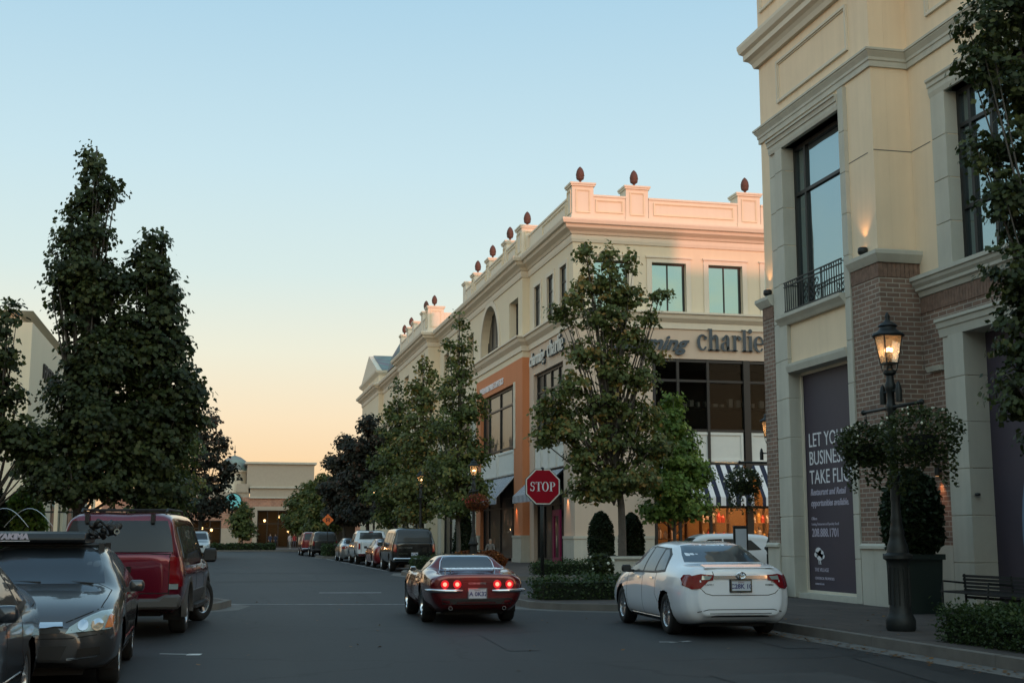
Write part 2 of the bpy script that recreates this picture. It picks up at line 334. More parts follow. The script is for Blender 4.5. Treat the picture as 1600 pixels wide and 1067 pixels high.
def build_each(mb, name, m, parent, gap=0.02, **k):
    """one object for every separate piece collected in mb (pieces that touch belong together)"""
    n = len(mb.v); par = list(range(n))
    def fd(a):
        while par[a] != a: par[a] = par[par[a]]; a = par[a]
        return a
    for f in mb.f:
        for i in f[1:]: par[fd(i)] = fd(f[0])
    isl = {}
    for i in range(n): isl.setdefault(fd(i), []).append(i)
    V = np.array(mb.v); bx = [(ids, V[ids].min(0), V[ids].max(0)) for ids in isl.values()]; q = list(range(len(bx)))
    def f2(a):
        while q[a] != a: q[a] = q[q[a]]; a = q[a]
        return a
    for i in range(len(bx)):
        for j in range(i): 
            if (bx[i][1]-gap <= bx[j][2]).all() and (bx[j][1]-gap <= bx[i][2]).all(): q[f2(i)] = f2(j)
    grp = {}
    for i in range(len(bx)): grp.setdefault(f2(i), set()).update(bx[i][0])
    out = []
    for ids in grp.values():
        s_ = sorted(ids); mp = {a: b for b, a in enumerate(s_)}; m2 = MB(); m2.v = [mb.v[i] for i in s_]; m2.f = [tuple(mp[i] for i in f) for f in mb.f if f[0] in mp]; out.append(build(m2, name, m, parent, **k))
    return out
def thing(name, label, cat, loc=(0, 0, 0), rz=0, group=None):
    o = bpy.data.objects.new(name, None); C.objects.link(o); o.location = loc; o.rotation_euler = (0, 0, rz); o.empty_display_size = 0.3
    o['label'] = label; o['category'] = cat
    if group: o['group'] = group
    return o
def tag(o, label, cat, group=None):
    o['label'] = label; o['category'] = cat
    if group: o['group'] = group
    return o
def struct(o): o['kind'] = 'structure'; return o
def copy_tree(o, parent=None):
    c = o.copy(); C.objects.link(c)
    if parent: c.parent = parent
    for ch in list(o.children): copy_tree(ch, c)
    return c

def text_mb(mb, s, size, origin, right, up, ext=0.02, align='LEFT', shear=0.0, bold=0.0, xs=1.0, spacing=1.0):
    cu = bpy.data.curves.new('txt', 'FONT'); cu.body = s; cu.size = size; cu.extrude = ext; cu.align_x = align; cu.shear = shear; cu.offset = bold
    cu.resolution_u = 3; cu.space_character = spacing
    ob = bpy.data.objects.new('txt', cu); C.objects.link(ob); dg = bpy.context.evaluated_depsgraph_get()
    me = bpy.data.meshes.new_from_object(ob.evaluated_get(dg)); r = Vector(right).normalized(); u = Vector(up).normalized(); n = r.cross(u); o = Vector(origin)
    vs = [tuple(o+r*v.co.x*xs+u*v.co.y+n*v.co.z) for v in me.vertices]; mb.add(vs, [tuple(p.vertices) for p in me.polygons])
    wd = max([v.co.x for v in me.vertices])*xs if me.vertices else 0
    bpy.data.objects.remove(ob); bpy.data.curves.remove(cu); bpy.data.meshes.remove(me); return wd

def didone(mb, word, h, origin, right, up, ext=0.03, wscale=1.0):
    """heavy serif letters built from stems, hairlines and bowls; h = x-height. returns width"""
    r = Vector(right).normalized(); u = Vector(up).normalized(); n = r.cross(u); o = Vector(origin); X = [0.0]
    def poly(pts):
        m = len(pts); q = [o+r*((X[0]+a*wscale)*h)+u*(b*h) for a, b in pts]
        mb.add([tuple(p-n*ext) for p in q]+[tuple(p+n*ext) for p in q], [tuple(range(m))[::-1], tuple(range(m, 2*m))]+[(i, (i+1) % m, (i+1) % m+m, i+m) for i in range(m)])
    def rc(a0, a1, b0, b1): poly([(a0, b0), (a1, b0), (a1, b1), (a0, b1)])
    def arc(cx, cy, ro, so, ri, si, t0, t1, dx=0):
        k = 14
        for i in range(k):
            a, b = R(t0+(t1-t0)*i/k), R(t0+(t1-t0)*(i+1)/k)
            poly([(cx+ro*math.cos(a), cy+so*math.sin(a)), (cx+ro*math.cos(b), cy+so*math.sin(b)), (cx+dx+ri*math.cos(b), cy+si*math.sin(b)), (cx+dx+ri*math.cos(a), cy+si*math.sin(a))])
    def dot(cx, cy, q): poly([(cx+q*math.cos(t*math.pi/6), cy+q*math.sin(t*math.pi/6)) for t in range(12)])
    W, T = 0.235, 0.07
    for ch in word:
        if ch in 'ce':
            arc(.42, .5, .42, .52, .22, .44, 40 if ch == 'c' else 0, 325, 0.04)
            if ch == 'c': dot(.68, .78, .12); wd = .88
            else: rc(.2, .84, .47, .47+T); wd = .92
        elif ch == 'h':
            rc(.1, .1+W, 0, 1.38); rc(0, .1, 1.31, 1.38); rc(0, .44, 0, T); rc(.6, .6+W, 0, .72); rc(.5, .95, 0, T); arc(.59, .7, .25, .32, .05, .24, 0, 180, -0.04); wd = 1.02
        elif ch == 'a':
            rc(.45, .45+W, .05, .75); arc(.45, .72, .24, .30, .04, .24, 0, 165); dot(.2, .74, .11); arc(.33, .28, .33, .30, .13, .23, 60, 360, 0.04); rc(.64, .85, 0, T); wd = .9
        elif ch == 'r': rc(.1, .1+W, 0, 1.0); rc(0, .1, .93, 1.0); rc(0, .44, 0, T); arc(.5, .72, .2, .28, .14, .22, 60, 180); dot(.62, .82, .13); wd = .78
        elif ch == 'l': rc(.1, .1+W, 0, 1.38); rc(0, .1, 1.31, 1.38); rc(0, .44, 0, T); wd = .48
        elif ch == 'i': rc(.1, .1+W, 0, 1.0); rc(0, .1, .93, 1.0); rc(0, .44, 0, T); dot(.22, 1.3, .15); wd = .48
        elif ch == 'S': arc(.38, 1.12, .3, .38, .16, .29, 30, 270); arc(.38, .45, .3, .45, .16, .33, -150, 90); rc(.62, .68, 1.05, 1.45); rc(.04, .10, .05, .45); wd = .85
        elif ch == 'T': rc(.32, .54, 0, 1.5); rc(0, .86, 1.42, 1.5); rc(0, .07, 1.15, 1.45); rc(.79, .86, 1.15, 1.45); rc(.2, .66, 0, T); wd = .95
        elif ch == 'O': arc(.5, .75, .5, .77, .29, .69, 0, 360); wd = 1.12
        elif ch == 'P': rc(.12, .34, 0, 1.5); rc(0, .46, 0, T); rc(0, .5, 1.43, 1.5); arc(.42, 1.1, .42, .40, .22, .33, -90, 90); rc(.3, .44, .70, .70+T); wd = .95
        X[0] += wd*wscale
    return X[0]*h

# ------------------------------------------------------------------ foliage
LEAF = np.array([[0, -.5], [.28, -.30], [.52, -.02], [.26, .12], [.18, .46], [0, .34], [-.18, .46], [-.26, .12], [-.52, -.02], [-.28, -.30]])
LEAF_S = np.array([[0, -.5], [.33, 0.0], [0, .5], [-.33, 0.0]])
def leaf_mesh(name, cen, size, m, shape=LEAF, droop=0.5, var=None, up_bias=0.0, nbias=None):
    n = len(cen); k = len(shape)
    nrm = RNG.normal(size=(n, 3)); nrm[:, 2] = np.abs(nrm[:, 2])*1.2+droop*0.6+up_bias
    if nbias is not None: nrm = RNG.normal(size=(n, 3))*.42+nbias
    nrm /= np.linalg.norm(nrm, axis=1)[:, None]
    t = RNG.normal(size=(n, 3)); t -= nrm*np.sum(t*nrm, axis=1)[:, None]; t /= np.linalg.norm(t, axis=1)[:, None]; b = np.cross(nrm, t)
    sz = size*RNG.uniform(0.5, 1.3, n)
    V = cen[:, None, :]+sz[:, None, None]*(t[:, None, :]*shape[None, :, 0, None]+b[:, None, :]*shape[None, :, 1, None])
    V = V.reshape(-1, 3)
    me = bpy.data.meshes.new(name); me.vertices.add(n*k); me.vertices.foreach_set('co', V.astype(np.float32).ravel())
    me.loops.add(n*k); me.loops.foreach_set('vertex_index', np.arange(n*k, dtype=np.int32))
    me.polygons.add(n); me.polygons.foreach_set('loop_start', (np.arange(n)*k).astype(np.int32))
    me.update(calc_edges=True)
    a = me.attributes.new('leafvar', 'FLOAT', 'FACE'); vv = RNG.beta(2, 2.2, n) if var is None else np.clip(var+RNG.normal(0, .16, n), 0, 1)
    a.data.foreach_set('value', vv.astype(np.float32)); me.materials.append(m); return me
def crown_points(lobes, clumps_per_m2, leaves, spread):
    """lobes: (x,y,z,r,rz); clumps sit through each lobe's shell; returns leaf centres and a per-leaf tone"""
    pts = []; tone = []; nb = []
    for (x, y, z, r, rz) in lobes:
        area = 4*math.pi*((r*r+2*r*rz)/3); nc = max(6, int(area*clumps_per_m2))
        d = RNG.normal(size=(nc, 3)); d /= np.linalg.norm(d, axis=1)[:, None]; rad = RNG.uniform(0.15, 1.08, nc)**0.45
        c = np.array([x, y, z])+d*rad[:, None]*np.array([r, r, rz]); ct = RNG.uniform(0.1, 0.9, nc)
        for i in range(nc):
            m = int(leaves*RNG.uniform(.5, 1.4)); p = np.clip(RNG.normal(size=(m, 3)), -1.9, 1.9)*np.array([spread, spread, spread*.5])
            p[:, 2] -= 0.25*np.sum(p[:, :2]**2, axis=1)/max(spread, .01)
            pts.append(c[i]+p); tone.append(np.full(m, ct[i])); nb.append(np.tile(d[i]*np.array([1, 1, .35])+np.array([0, 0, .55]), (m, 1)))
    return np.concatenate(pts), np.concatenate(tone), np.concatenate(nb)
def tree(name, label, loc, lobes, m, leaf=0.14, cpm=1.6, leaves=26, spread=0.24, trunk_r=0.12, trunk_h=2.0, group=None, cat='tree', limbs=True, shape=LEAF):
    t = thing(name, label, cat, loc, 0, group); lobes = [(x*.96, y, z, r*.79, rz*.92) for x, y, z, r, rz in lobes]
    p, tn, nb = crown_points(lobes, cpm*2.7, leaves*.95, spread*.66); leaf *= .86; ok = p[:, 2] > 0.25*trunk_h; p = p[ok]; tn = tn[ok]; nb = nb[ok]
    me = leaf_mesh('crown', p, leaf, m, shape, var=tn, nbias=nb); link('crown', me, None, t)
    mb = MB(); top = max(l[2]+l[4]*0.7 for l in lobes)
    mb.tube([(0, 0, -0.05), (0.01, 0, 0.15), (0.03, 0.02, trunk_h*.6), (0.0, 0, trunk_h), (lobes[0][0]*.5, lobes[0][1]*.5, (trunk_h+top)/2), (lobes[0][0], lobes[0][1], top)],
            [trunk_r*1.35, trunk_r*1.05, trunk_r*.9, trunk_r*.8, trunk_r*.45, .015], 9)
    if limbs:
        for i, (x, y, z, r, rz) in enumerate(lobes):
            for q in range(3):
                a = RNG.uniform(0, 6.28); s = trunk_h+ (z-trunk_h)*RNG.uniform(.0, .45) if z > trunk_h else trunk_h
                e = Vector((x+math.cos(a)*r*.75, y+math.sin(a)*r*.75, z+RNG.uniform(-.2, .6)*rz)); b0 = Vector((lobes[0][0]*.2, lobes[0][1]*.2, s))
                md = b0.lerp(e, .5)+Vector((0, 0, -.08*r)); mb.tube([b0, md, e], [trunk_r*.30, trunk_r*.18, .008], 5)
    build(mb, 'trunk', M['bark'], t, world=False, smooth=True)
    return t
def hedge(label, x0, x1, y0, y1, z0, z1, m, n=None, leaf=0.05, group=None, name='hedge', rough=0.05, corner=None):
    t = thing(name, label, 'hedge', ((x0+x1)/2, (y0+y1)/2, z0), 0, group)
    X, Y, Z = (x1-x0)/2, (y1-y0)/2, z1-z0
    area = 2*(2*X*Z+2*Y*Z)+4*X*Y; n = n or int(area*420*(0.05/leaf)**1.6)
    p = RNG.uniform(-1, 1, (n, 3)); f = RNG.integers(0, 5, n); pr = np.array([Y*Z, Y*Z, X*Z, X*Z, X*Y*2]); f = RNG.choice(5, n, p=pr/pr.sum())
    p[:, 0] *= X; p[:, 1] *= Y; p[:, 2] = (p[:, 2]+1)/2*Z
    p[f == 0, 0] = -X; p[f == 1, 0] = X; p[f == 2, 1] = -Y; p[f == 3, 1] = Y; p[f == 4, 2] = Z
    p += RNG.normal(0, rough, (n, 3)); und = 0.05*np.sin(p[:, 0]*3.1+p[:, 1]*2.3)+0.03*np.sin(p[:, 0]*7.7+1)
    p[:, 2] += und*(p[:, 2]/max(Z, .01)); me = leaf_mesh('foliage', p, leaf*1.6, m, LEAF_S); link('foliage', me, None, t)
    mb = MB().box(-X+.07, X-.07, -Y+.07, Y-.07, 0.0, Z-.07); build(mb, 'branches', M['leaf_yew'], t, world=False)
    return t
# ================================================================== THE SETTING: ground, road, pavements
g = MB().add([(-900, -400, 0), (900, -400, 0), (900, 2000, 0), (-900, 2000, 0)], [(0, 1, 2, 3)])
struct(build(g, 'road', M['asphalt'], world=False))
def slab(name, poly, z, m, hgt=None):
    a = sum(poly[i][0]*poly[(i+1) % len(poly)][1]-poly[(i+1) % len(poly)][0]*poly[i][1] for i in range(len(poly)))
    if a < 0: poly = poly[::-1]
    return struct(build(MB().prism(poly, 'z', -0.2, z), name, m, world=False))
def arcp(cx, cy, r, a0, a1, n=8): return [(cx+r*math.cos(R(a0+(a1-a0)*i/n)), cy+r*math.sin(R(a0+(a1-a0)*i/n))) for i in range(n+1)]
# near right block: kerb line x = 9.15, bulb round the corner at the crossing
near_r = [(60, -80), (9.15, -80), (9.15, 24.6)] + arcp(7.9, 26.3, 0.9, -60, -180, 6)[1:] + [(7.0, 29.6)] + arcp(9.0, 29.8, 2.0, 180, 90, 6) + [(60, 31.8)]
near_r = [(60, -80), (9.15, -80), (9.15, 24.9), (8.6, 25.9), (7.3, 26.8), (6.75, 27.7), (6.7, 29.6), (7.1, 30.8), (8.2, 31.7), (9.6, 32.0), (60, 32.0)]
far_r = [(60, 45.0), (11.5, 45.0), (9.4, 45.9), (8.4, 47.6), (7.6, 50.5), (7.45, 52.5), (7.9, 55.0), (9.45, 56.2), (9.45, 92.0), (7.6, 93.6), (7.5, 99.0), (9.45, 100.2), (9.45, 126), (12, 133), (60, 134)]
near_l = [(-60, -80), (-2.95, -80), (-2.95, 26.6), (-0.9, 27.4), (0.15, 28.6), (0.42, 30.0), (-0.1, 31.6), (-2.0, 32.0), (-60, 32.0)]
far_l = [(-60, 45), (-4.0, 45), (-2.0, 46.2), (-1.2, 49), (-1.3, 53), (-3.0, 55), (-3.0, 98), (-1.6, 100), (-0.6, 104), (-0.6, 112), (-1.5, 126), (-4, 133), (-60, 134)]
end_b = [(-60, 139.5), (60, 139.5), (60, 400), (-60, 400)]
def inset(poly, d):
    n = len(poly); a = sum(poly[i][0]*poly[(i+1) % n][1]-poly[(i+1) % n][0]*poly[i][1] for i in range(n)); sg = 1 if a > 0 else -1; out = []
    for i in range(n):
        p, q, r = Vector(poly[i-1]), Vector(poly[i]), Vector(poly[(i+1) % n]); d1, d2 = (q-p).normalized(), (r-q).normalized()
        n1, n2 = Vector((-d1.y, d1.x))*sg, Vector((-d2.y, d2.x))*sg; m = (n1+n2)/(1+n1.dot(n2)); out.append((q.x+m.x*d, q.y+m.y*d))
    return out
M['gutter'] = mat('gutter', (0.13, 0.125, 0.118), 0.9, var=0.25, vscale=1.5)
for k, (nm, pl) in enumerate((('near', near_r), ('far', far_r), ('nl', near_l), ('fl', far_l), ('end', end_b))):
    slab('gutter', inset(pl, -0.42), 0.004, M['gutter']); slab('kerb', pl, 0.146, M['kerb']); slab('sidewalk', inset(pl, 0.17), 0.150, M['paving'])
# painted and worn lines
def paint_strip(pts, z=0.005, wd=0.1, m='paint', label='road_marking'):
    mb = MB()
    for (x0, y0, x1, y1) in pts:
        d = Vector((x1-x0, y1-y0)); nn = Vector((-d.y, d.x)).normalized()*wd/2
        mb.add([(x0-nn.x, y0-nn.y, z), (x1-nn.x, y1-nn.y, z), (x1+nn.x, y1+nn.y, z), (x0+nn.x, y0+nn.y, z)], [(0, 1, 2, 3)])
    return struct(build(mb, label, M[m], world=False))
M['worn_paint'] = mat('worn_paint', (0.30, 0.30, 0.30), 0.85, var=0.6, vscale=5)
M['patch'] = mat('patch', (0.032, 0.032, 0.033), 0.8, var=0.35, vscale=2)
paint_strip([(-0.66, 18.15, -0.26, 17.98)], wd=0.05); paint_strip([(-0.30, 17.95, -0.12, 17.92)], wd=0.22)
paint_strip([(6.5, 18.5, 6.85, 18.42), (6.62, 18.35, 7.0, 18.55)], wd=0.09, m='worn_paint')
paint_strip([(0.1, 30.95, 6.6, 29.4)], wd=0.16, m='worn_paint'); paint_strip([(2.9, 36.6, 4.6, 36.3)], wd=0.3, m='worn_paint')
paint_strip([(0.0, 46.2, 8.2, 46.0), (0, 57, 7.2, 56.0)], wd=0.3, m='patch', label='road_patch')
M['tar'] = mat('tar', (0.013, 0.013, 0.014), 1.0, var=.3, vscale=6, spec=0.0)
def seam(pts, wd=.05):
    out = []
    for (a, b), (c_, d_) in zip(pts, pts[1:]): out.append((a, b, c_, d_))
    paint_strip(out, z=.006, wd=wd, m='tar', label='crack_seal')
M['stain'] = mat('stain', (0.017, 0.017, 0.018), 0.7, var=.4, vscale=3)
paint_strip([(7.7, 12, 8.3, 15.5), (8.1, 17, 8.2, 19.0), (4.2, 17.5, 4.4, 20.5)], z=.0055, wd=.45, m='stain', label='oil_stain')
paint_strip([(6.2, 8, 6.25, 14)], z=.0045, wd=1.5, m='patch', label='road_patch')
kj = MB()
for y in np.arange(8, 24.5, 3.0): kj.box(9.148, 9.33, y, y+.012, .02, .152)
struct(build(kj, 'kerb_joint', M['joint'], world=False))
paint_strip([(7.7, 58.6, 7.7, 92)], wd=0.12, m='worn_paint')

# ================================================================== RIGHT BUILDING (stucco and brick tower)
A = thing('commercial_building', 'tan stucco and brown brick building filling the right side, stone trimmed', 'building', (13.3, 23.76, 0.15))
XT, XB, YR, YN = 13.3, 14.18, 23.76, 29.4
up = MB()
up.wall('x', XT, XT+.35, YR, YN, 7.2, 18.2, [(25.08, 28.05, 6.7, 10.95)])
up.wall('x', XB, XB+.35, 4, YR+.0, 6.6, 18.2, [(17.4, 22.35, 6.85, 10.5)])
up.wall('y', YR, YR+.35, XT+.352, XB+.352, 7.2, 18.2)
up.wall('x', XT, XT+.35, 25.085, 28.045, 5.58, 6.72)
up.box(XT+.36, 26, YR+.4, YN, 10, 18.0); up.box(XB+1.5, 36, 4, YN-.01, .15, 16.3); up.box(XT+.36, 36, YN-.4, YN-.02, .15, 14)
build(up, 'stucco_wall', M['stucco'], A)
br = MB()
br.wall('x', XT-.06, XT+.35, YR-.10, 24.83, 1.38, 7.18); br.wall('x', XT-.06, XT+.35, 28.85, YN+.08, 1.38, 7.18)
br.wall('y', YR-.10, YR+.35, XT+.352, XB+.1, 1.38, 7.18)
br.wall('x', XB+.002, XB+.35, 4, YR-.102, 1.38, 6.6, [(17.6, 22.1, .1, 5.62)])
br.wall('y', YN-.4, YN+.08, XT+.352, 36, 1.38, 7.0)
build(br, 'brick_wall', M['brick'], A)
# soldier course on top of the brick
sc = MB()
for y0, y1 in ((YR-.11, 24.83), (28.85, YN+.09)):
    y = y0
    while y < y1-.05: sc.box(XT-.075, XT, y+.006, min(y+.094, y1), 6.88, 7.175); y += .1
x = XT-.07
while x < XB+.05: sc.box(x+.006, x+.094, YR-.115, YR, 6.88, 7.175); x += .1
y = 4.0
while y < YR-.15: sc.box(XB-.018, XB+.05, y+.006, y+.094, 6.12, 6.44); y += .1
M['soldier'] = mat('soldier_brick', (0.20, 0.125, 0.092), 0.9, var=0.35, vscale=8)
build_each(sc, 'soldier_course', M['soldier'], A)
st = MB()
for a, b in ((YR-.10, 24.83), (28.85, YN+.08)):
    st.box(XT-.09, XT+.3, a-.03 if a < 24 else a, b if a < 24 else b+.03, .15, 1.30)
    st.prism([(XT-.14, 1.30), (XT+.3, 1.30), (XT+.3, 1.41), (XT-.08, 1.41), (XT-.14, 1.36)], 'y', a-.06 if a < 24 else a+.001, b if a < 24 else b+.06)
st.box(XT+.302, XB+.12, YR-.13, YR+.2, .15, 1.30); st.prism([(YR-.17, 1.30), (YR+.2, 1.30), (YR+.2, 1.41), (YR-.12, 1.41), (YR-.17, 1.36)], 'x', XT+.302, XB+.14)
st.box(XB-.02, XB+.3, 4, 17.6, .15, 1.38); st.box(XB-.02, XB+.3, 22.9, YR-.14, .15, 1.38)
for y in (24.3,): st.box(XT-.094, XT-.085, y, y+.012, .15, 1.3)
build_each(st, 'stone_base', M['trim'], A, bevel=.008)
cap = MB()
cp = [(0, 7.18), (.10, 7.18), (.14, 7.24), (.20, 7.34), (.20, 7.42), (0, 7.48)]
cap.sweep(cp, [(XB+.12, YR-.06), (XT-.0, YR-.06), (XT-.0, 24.83)]); cap.sweep(cp, [(XT, 28.85), (XT, YN+.04), (15, YN+.04)])
build_each(cap, 'pier_cap', M['trim'], A)
bl = MB(); bp = [(0, 11.46), (.05, 11.46), (.05, 11.58), (.075, 11.60), (.075, 11.66), (.10, 11.70), (.14, 11.76), (.14, 11.79), (.165, 11.79), (.165, 11.84), (0, 11.87)]
plan = [(XB, 4), (XB, YR), (XT, YR), (XT, YN), (36, YN)]
bl.sweep(bp, plan); build(bl, 'belt_course', M['trim'], A)
cn = MB(); cn.sweep([(0, 13.50), (.10, 13.50), (.14, 13.62), (.20, 13.70), (.30, 13.76), (.30, 13.90), (.38, 13.96), (.42, 14.10), (.42, 14.18), (0, 14.30)], plan)
build(cn, 'cornice', M['cornice'], A)
jl = MB()
for z in (9.62,):
    jl.box(XT-.004, XT, 24.0, 24.84, z, z+.02); jl.box(XT-.002, XB, YR-.004, YR, z, z+.02); jl.box(XB-.004, XB, 23.0, YR, z, z+.02)
build_each(jl, 'control_joint', M['joint'], A)
# picture-frame moulding under the cornice, and one on the parapet
def frame_y(mb, x, y0, y1, z0, z1, wd=.09, pr=.05):
    for o, q in ((0, pr), (.035, pr*.45)):
        mb.box(x-q, x, y0+o, y0+o+wd-.04, z0+o, z1-o); mb.box(x-q, x, y1-o-wd+.04, y1-o, z0+o, z1-o)
        mb.box(x-q-.001, x, y0+o+.001, y1-o-.001, z1-o-wd+.04, z1-o+.001); mb.box(x-q-.001, x, y0+o+.001, y1-o-.001, z0+o-.001, z0+o+wd-.04)
def frame_x(mb, y, x0, x1, z0, z1, wd=.09, pr=.05):
    for o, q in ((0, pr), (.035, pr*.45)):
        mb.box(x0+o, x0+o+wd-.04, y-q, y, z0+o, z1-o); mb.box(x1-o-wd+.04, x1-o, y-q, y, z0+o, z1-o)
        mb.box(x0+o+.001, x1-o-.001, y-q-.001, y, z1-o-wd+.04, z1-o+.001); mb.box(x0+o+.001, x1-o-.001, y-q-.001, y, z0+o-.001, z0+o+wd-.04)
fm = MB(); frame_y(fm, XT, 24.65, 28.30, 12.17, 13.24, .1, .06); frame_y(fm, XT, 28.2, 29.2, 14.9, 17.4, .1, .06); frame_y(fm, XT, 24.3, 27.9, 14.9, 17.4, .1, .06); frame_y(fm, XB, 15, 22.9, 12.3, 13.2, .1, .06)
build_each(fm, 'panel_moulding', M['cornice'], A)
# stone surrounds in blocks with open joints
def blocks(mb, x0, x1, y0, y1, z0, z1, step=.95, off=0):
    y0 += .004; y1 -= .004
    z = z0+off
    zs = [z0]+[q for q in np.arange(z0+(off or step), z1-.1, step)]+[z1]
    for a, b in zip(zs, zs[1:]): mb.box(x0, x1, y0, y1, a+.007, b-.007)
    mb.box(x0+.02, x1, y0+.012, y1-.012, z0, z1)
sr = MB()
blocks(sr, XT-.05, XT+.3, 28.42, 28.845, .15, 11.02, .93); blocks(sr, XT-.10, XT+.36, 28.035, 28.42, .15, 11.02, .93)
blocks(sr, XT-.10, XT+.36, 24.84, 25.095, .15, 11.40, .93)
blocks(sr, XB-.06, XB+.3, 22.335, 22.85, 6.9, 10.55, .9); blocks(sr, XB-.08, XB+.45, 22.085, 22.62, .15, 5.62, .9); blocks(sr, XB-.05, XB+.3, 22.62, 22.85, .15, 5.62, .9)
build_each(sr, 'stone_surround', M['trim'], A, bevel=.01)
hd = MB()
hd.prism([(XT-.10, 10.95), (XT+.3, 10.95), (XT+.3, 11.30), (XT-.20, 11.30), (XT-.20, 11.25), (XT-.17, 11.25), (XT-.15, 11.18), (XT-.15, 11.14), (XT-.12, 11.13), (XT-.12, 11.04)], 'y', 25.082, 28.75)
hd.prism([(XT-.12, 5.40), (XT+.3, 5.40), (XT+.3, 5.60), (XT-.16, 5.60), (XT-.16, 5.54)], 'y', 25.082, 28.048)
hd.prism([(XT-.10, 6.56), (XT+.3, 6.56), (XT+.3, 6.80), (XT-.24, 6.80), (XT-.24, 6.72), (XT-.16, 6.64)], 'y', 25.082, 28.41)
hd.prism([(XB-.06, 10.5), (XB+.3, 10.5), (XB+.3, 10.88), (XB-.16, 10.88), (XB-.16, 10.83), (XB-.12, 10.80), (XB-.12, 10.72), (XB-.09, 10.70), (XB-.09, 10.60)], 'y', 17.3, 22.86)
hd.prism([(XB-.04, 6.46), (XB+.3, 6.46), (XB+.3, 6.86), (XB-.26, 6.86), (XB-.26, 6.78), (XB-.22, 6.76), (XB-.20, 6.70), (XB-.14, 6.64), (XB-.14, 6.58), (XB-.08, 6.55)], 'y', 4, YR-.12)
hd.prism([(XB-.08, 5.50), (XB+.45, 5.50), (XB+.45, 5.86), (XB-.20, 5.86), (XB-.20, 5.80), (XB-.16, 5.78), (XB-.14, 5.68), (XB-.11, 5.66)], 'y', 17.3, 22.90)
hd.prism([(XB-.10, 4.86), (XB+.1, 4.86), (XB+.1, 4.96), (XB-.14, 4.96)], 'y', 22.9, 23.4)
hd.box(XT-.02, XT+.3, 25.082, 28.048, .15, .27)
build_each(hd, 'moulding', M['trim'], A)
# windows: frame > pane
def window_yz(parent, x, y0, y1, z0, z1, muls, trans, glass, fw=.09, dp=.09, name='window'):
    f = MB(); f.box(x, x+dp, y0, y0+fw, z0, z1); f.box(x, x+dp, y1-fw, y1, z0, z1); f.box(x+.001, x+dp, y0+fw, y1-fw, z0, z0+fw); f.box(x+.001, x+dp, y0+fw, y1-fw, z1-fw, z1)
    for m_ in muls: f.box(x+.002, x+dp-.002, m_-fw*.4, m_+fw*.4, z0+fw, z1-fw)
    for t_ in trans: f.box(x+.004, x+dp-.004, y0+fw, y1-fw, t_-fw*.35, t_+fw*.35)
    o = build(f, name, M['dark_metal'], parent)
    build(MB().box(x+dp*.5, x+dp*.5+.03, y0+.02, y1-.02, z0+.02, z1-.02), 'pane', M[glass], o); return o
def window_xz(parent, y, x0, x1, z0, z1, muls, trans, glass, fw=.08, dp=.09, name='window'):
    f = MB(); f.box(x0, x0+fw, y, y+dp, z0, z1); f.box(x1-fw, x1, y, y+dp, z0, z1); f.box(x0+fw, x1-fw, y+.001, y+dp, z0, z0+fw); f.box(x0+fw, x1-fw, y+.001, y+dp, z1-fw, z1)
    for m_ in muls: f.box(m_-fw*.4, m_+fw*.4, y+.002, y+dp-.002, z0+fw, z1-fw)
    for t_ in trans: f.box(x0+fw, x1-fw, y+.004, y+dp-.004, t_-fw*.35, t_+fw*.35)
    o = build(f, name, M['dark_metal'], parent)
    build(MB().box(x0+.02, x1-.02, y+dp*.5, y+dp*.5+.03, z0+.02, z1-.02), 'pane', M[glass], o); return o
window_yz(A, XT+.22, 25.07, 28.06, 6.8, 10.96, (27.45,), (9.75,), 'glass_a', .11, .12)
window_yz(A, XB+.22, 17.4, 22.36, 6.86, 10.51, (21.9, 21.2, 19.9), (9.75, 8.05), 'glass_a', .11, .12)
# covered shop windows with printed panels
g1 = build(MB().box(XT+.26, XT+.30, 25.0, 28.06, .27, 5.41), 'window_graphic', M['poster'], A)
build_each(MB().box(XT+.20, XT+.25, 27.98, 28.05, .27, 5.41).box(XT+.20, XT+.25, 25.08, 25.14, .27, 5.41).box(XT+.201, XT+.25, 25.14, 27.98, 5.33, 5.41).box(XT+.2, XT+.25, 25.14, 27.98, .27, .33), 'panel_frame', M['cornice'], A)
XG = XT+.257
tx = MB(); RT, UP_ = (0, -1, 0), (0, 0, 1)
for s, z in (('LET YOUR', 3.62), ('BUSINESS', 3.20), ('TAKE FLIGHT', 2.76)): text_mb(tx, s, .46, (XG, 27.82, z), RT, UP_, ext=.003, xs=.92)
build(tx, 'headline', M['lettering'], g1)
tx = MB()
for s, z in (('Restaurant and Retail', 2.50), ('opportunities available.', 2.25)): text_mb(tx, s, .21, (XG, 27.80, z), RT, UP_, ext=.003, shear=.25, bold=.004, xs=.95)
text_mb(tx, '208.888.1701', .27, (XG, 27.80, 1.55), RT, UP_, ext=.003, bold=.003, xs=.92)
text_mb(tx, 'Offices', .10, (XG, 27.80, 1.93), RT, UP_, ext=.003); text_mb(tx, 'Leasing, Restaurant and Specialty Retail', .085, (XG, 27.80, 1.81), RT, UP_, ext=.003)
text_mb(tx, 'CENTERCAL PROPERTIES', .085, (XG, 27.72, .58), RT, UP_, ext=.003); text_mb(tx, 'centercal.com', .08, (XG, 27.72, .46), RT, UP_, ext=.003)
text_mb(tx, 'THE VILLAGE', .12, (XG, 27.72, .76), RT, UP_, ext=.003)
build(tx, 'small_print', M['letter_dim'], g1)
lg = MB()
for (y, z, r) in ((27.50, 1.22, .12), (27.38, 1.17, .11), (27.60, 1.14, .09), (27.44, 1.09, .12), (27.30, 1.10, .08)):
    lg.prism([(y+r*1.25*math.cos(a*math.pi/8), z+r*.7*math.sin(a*math.pi/8)) for a in range(16)], 'x', XG-.003, XG+.002)
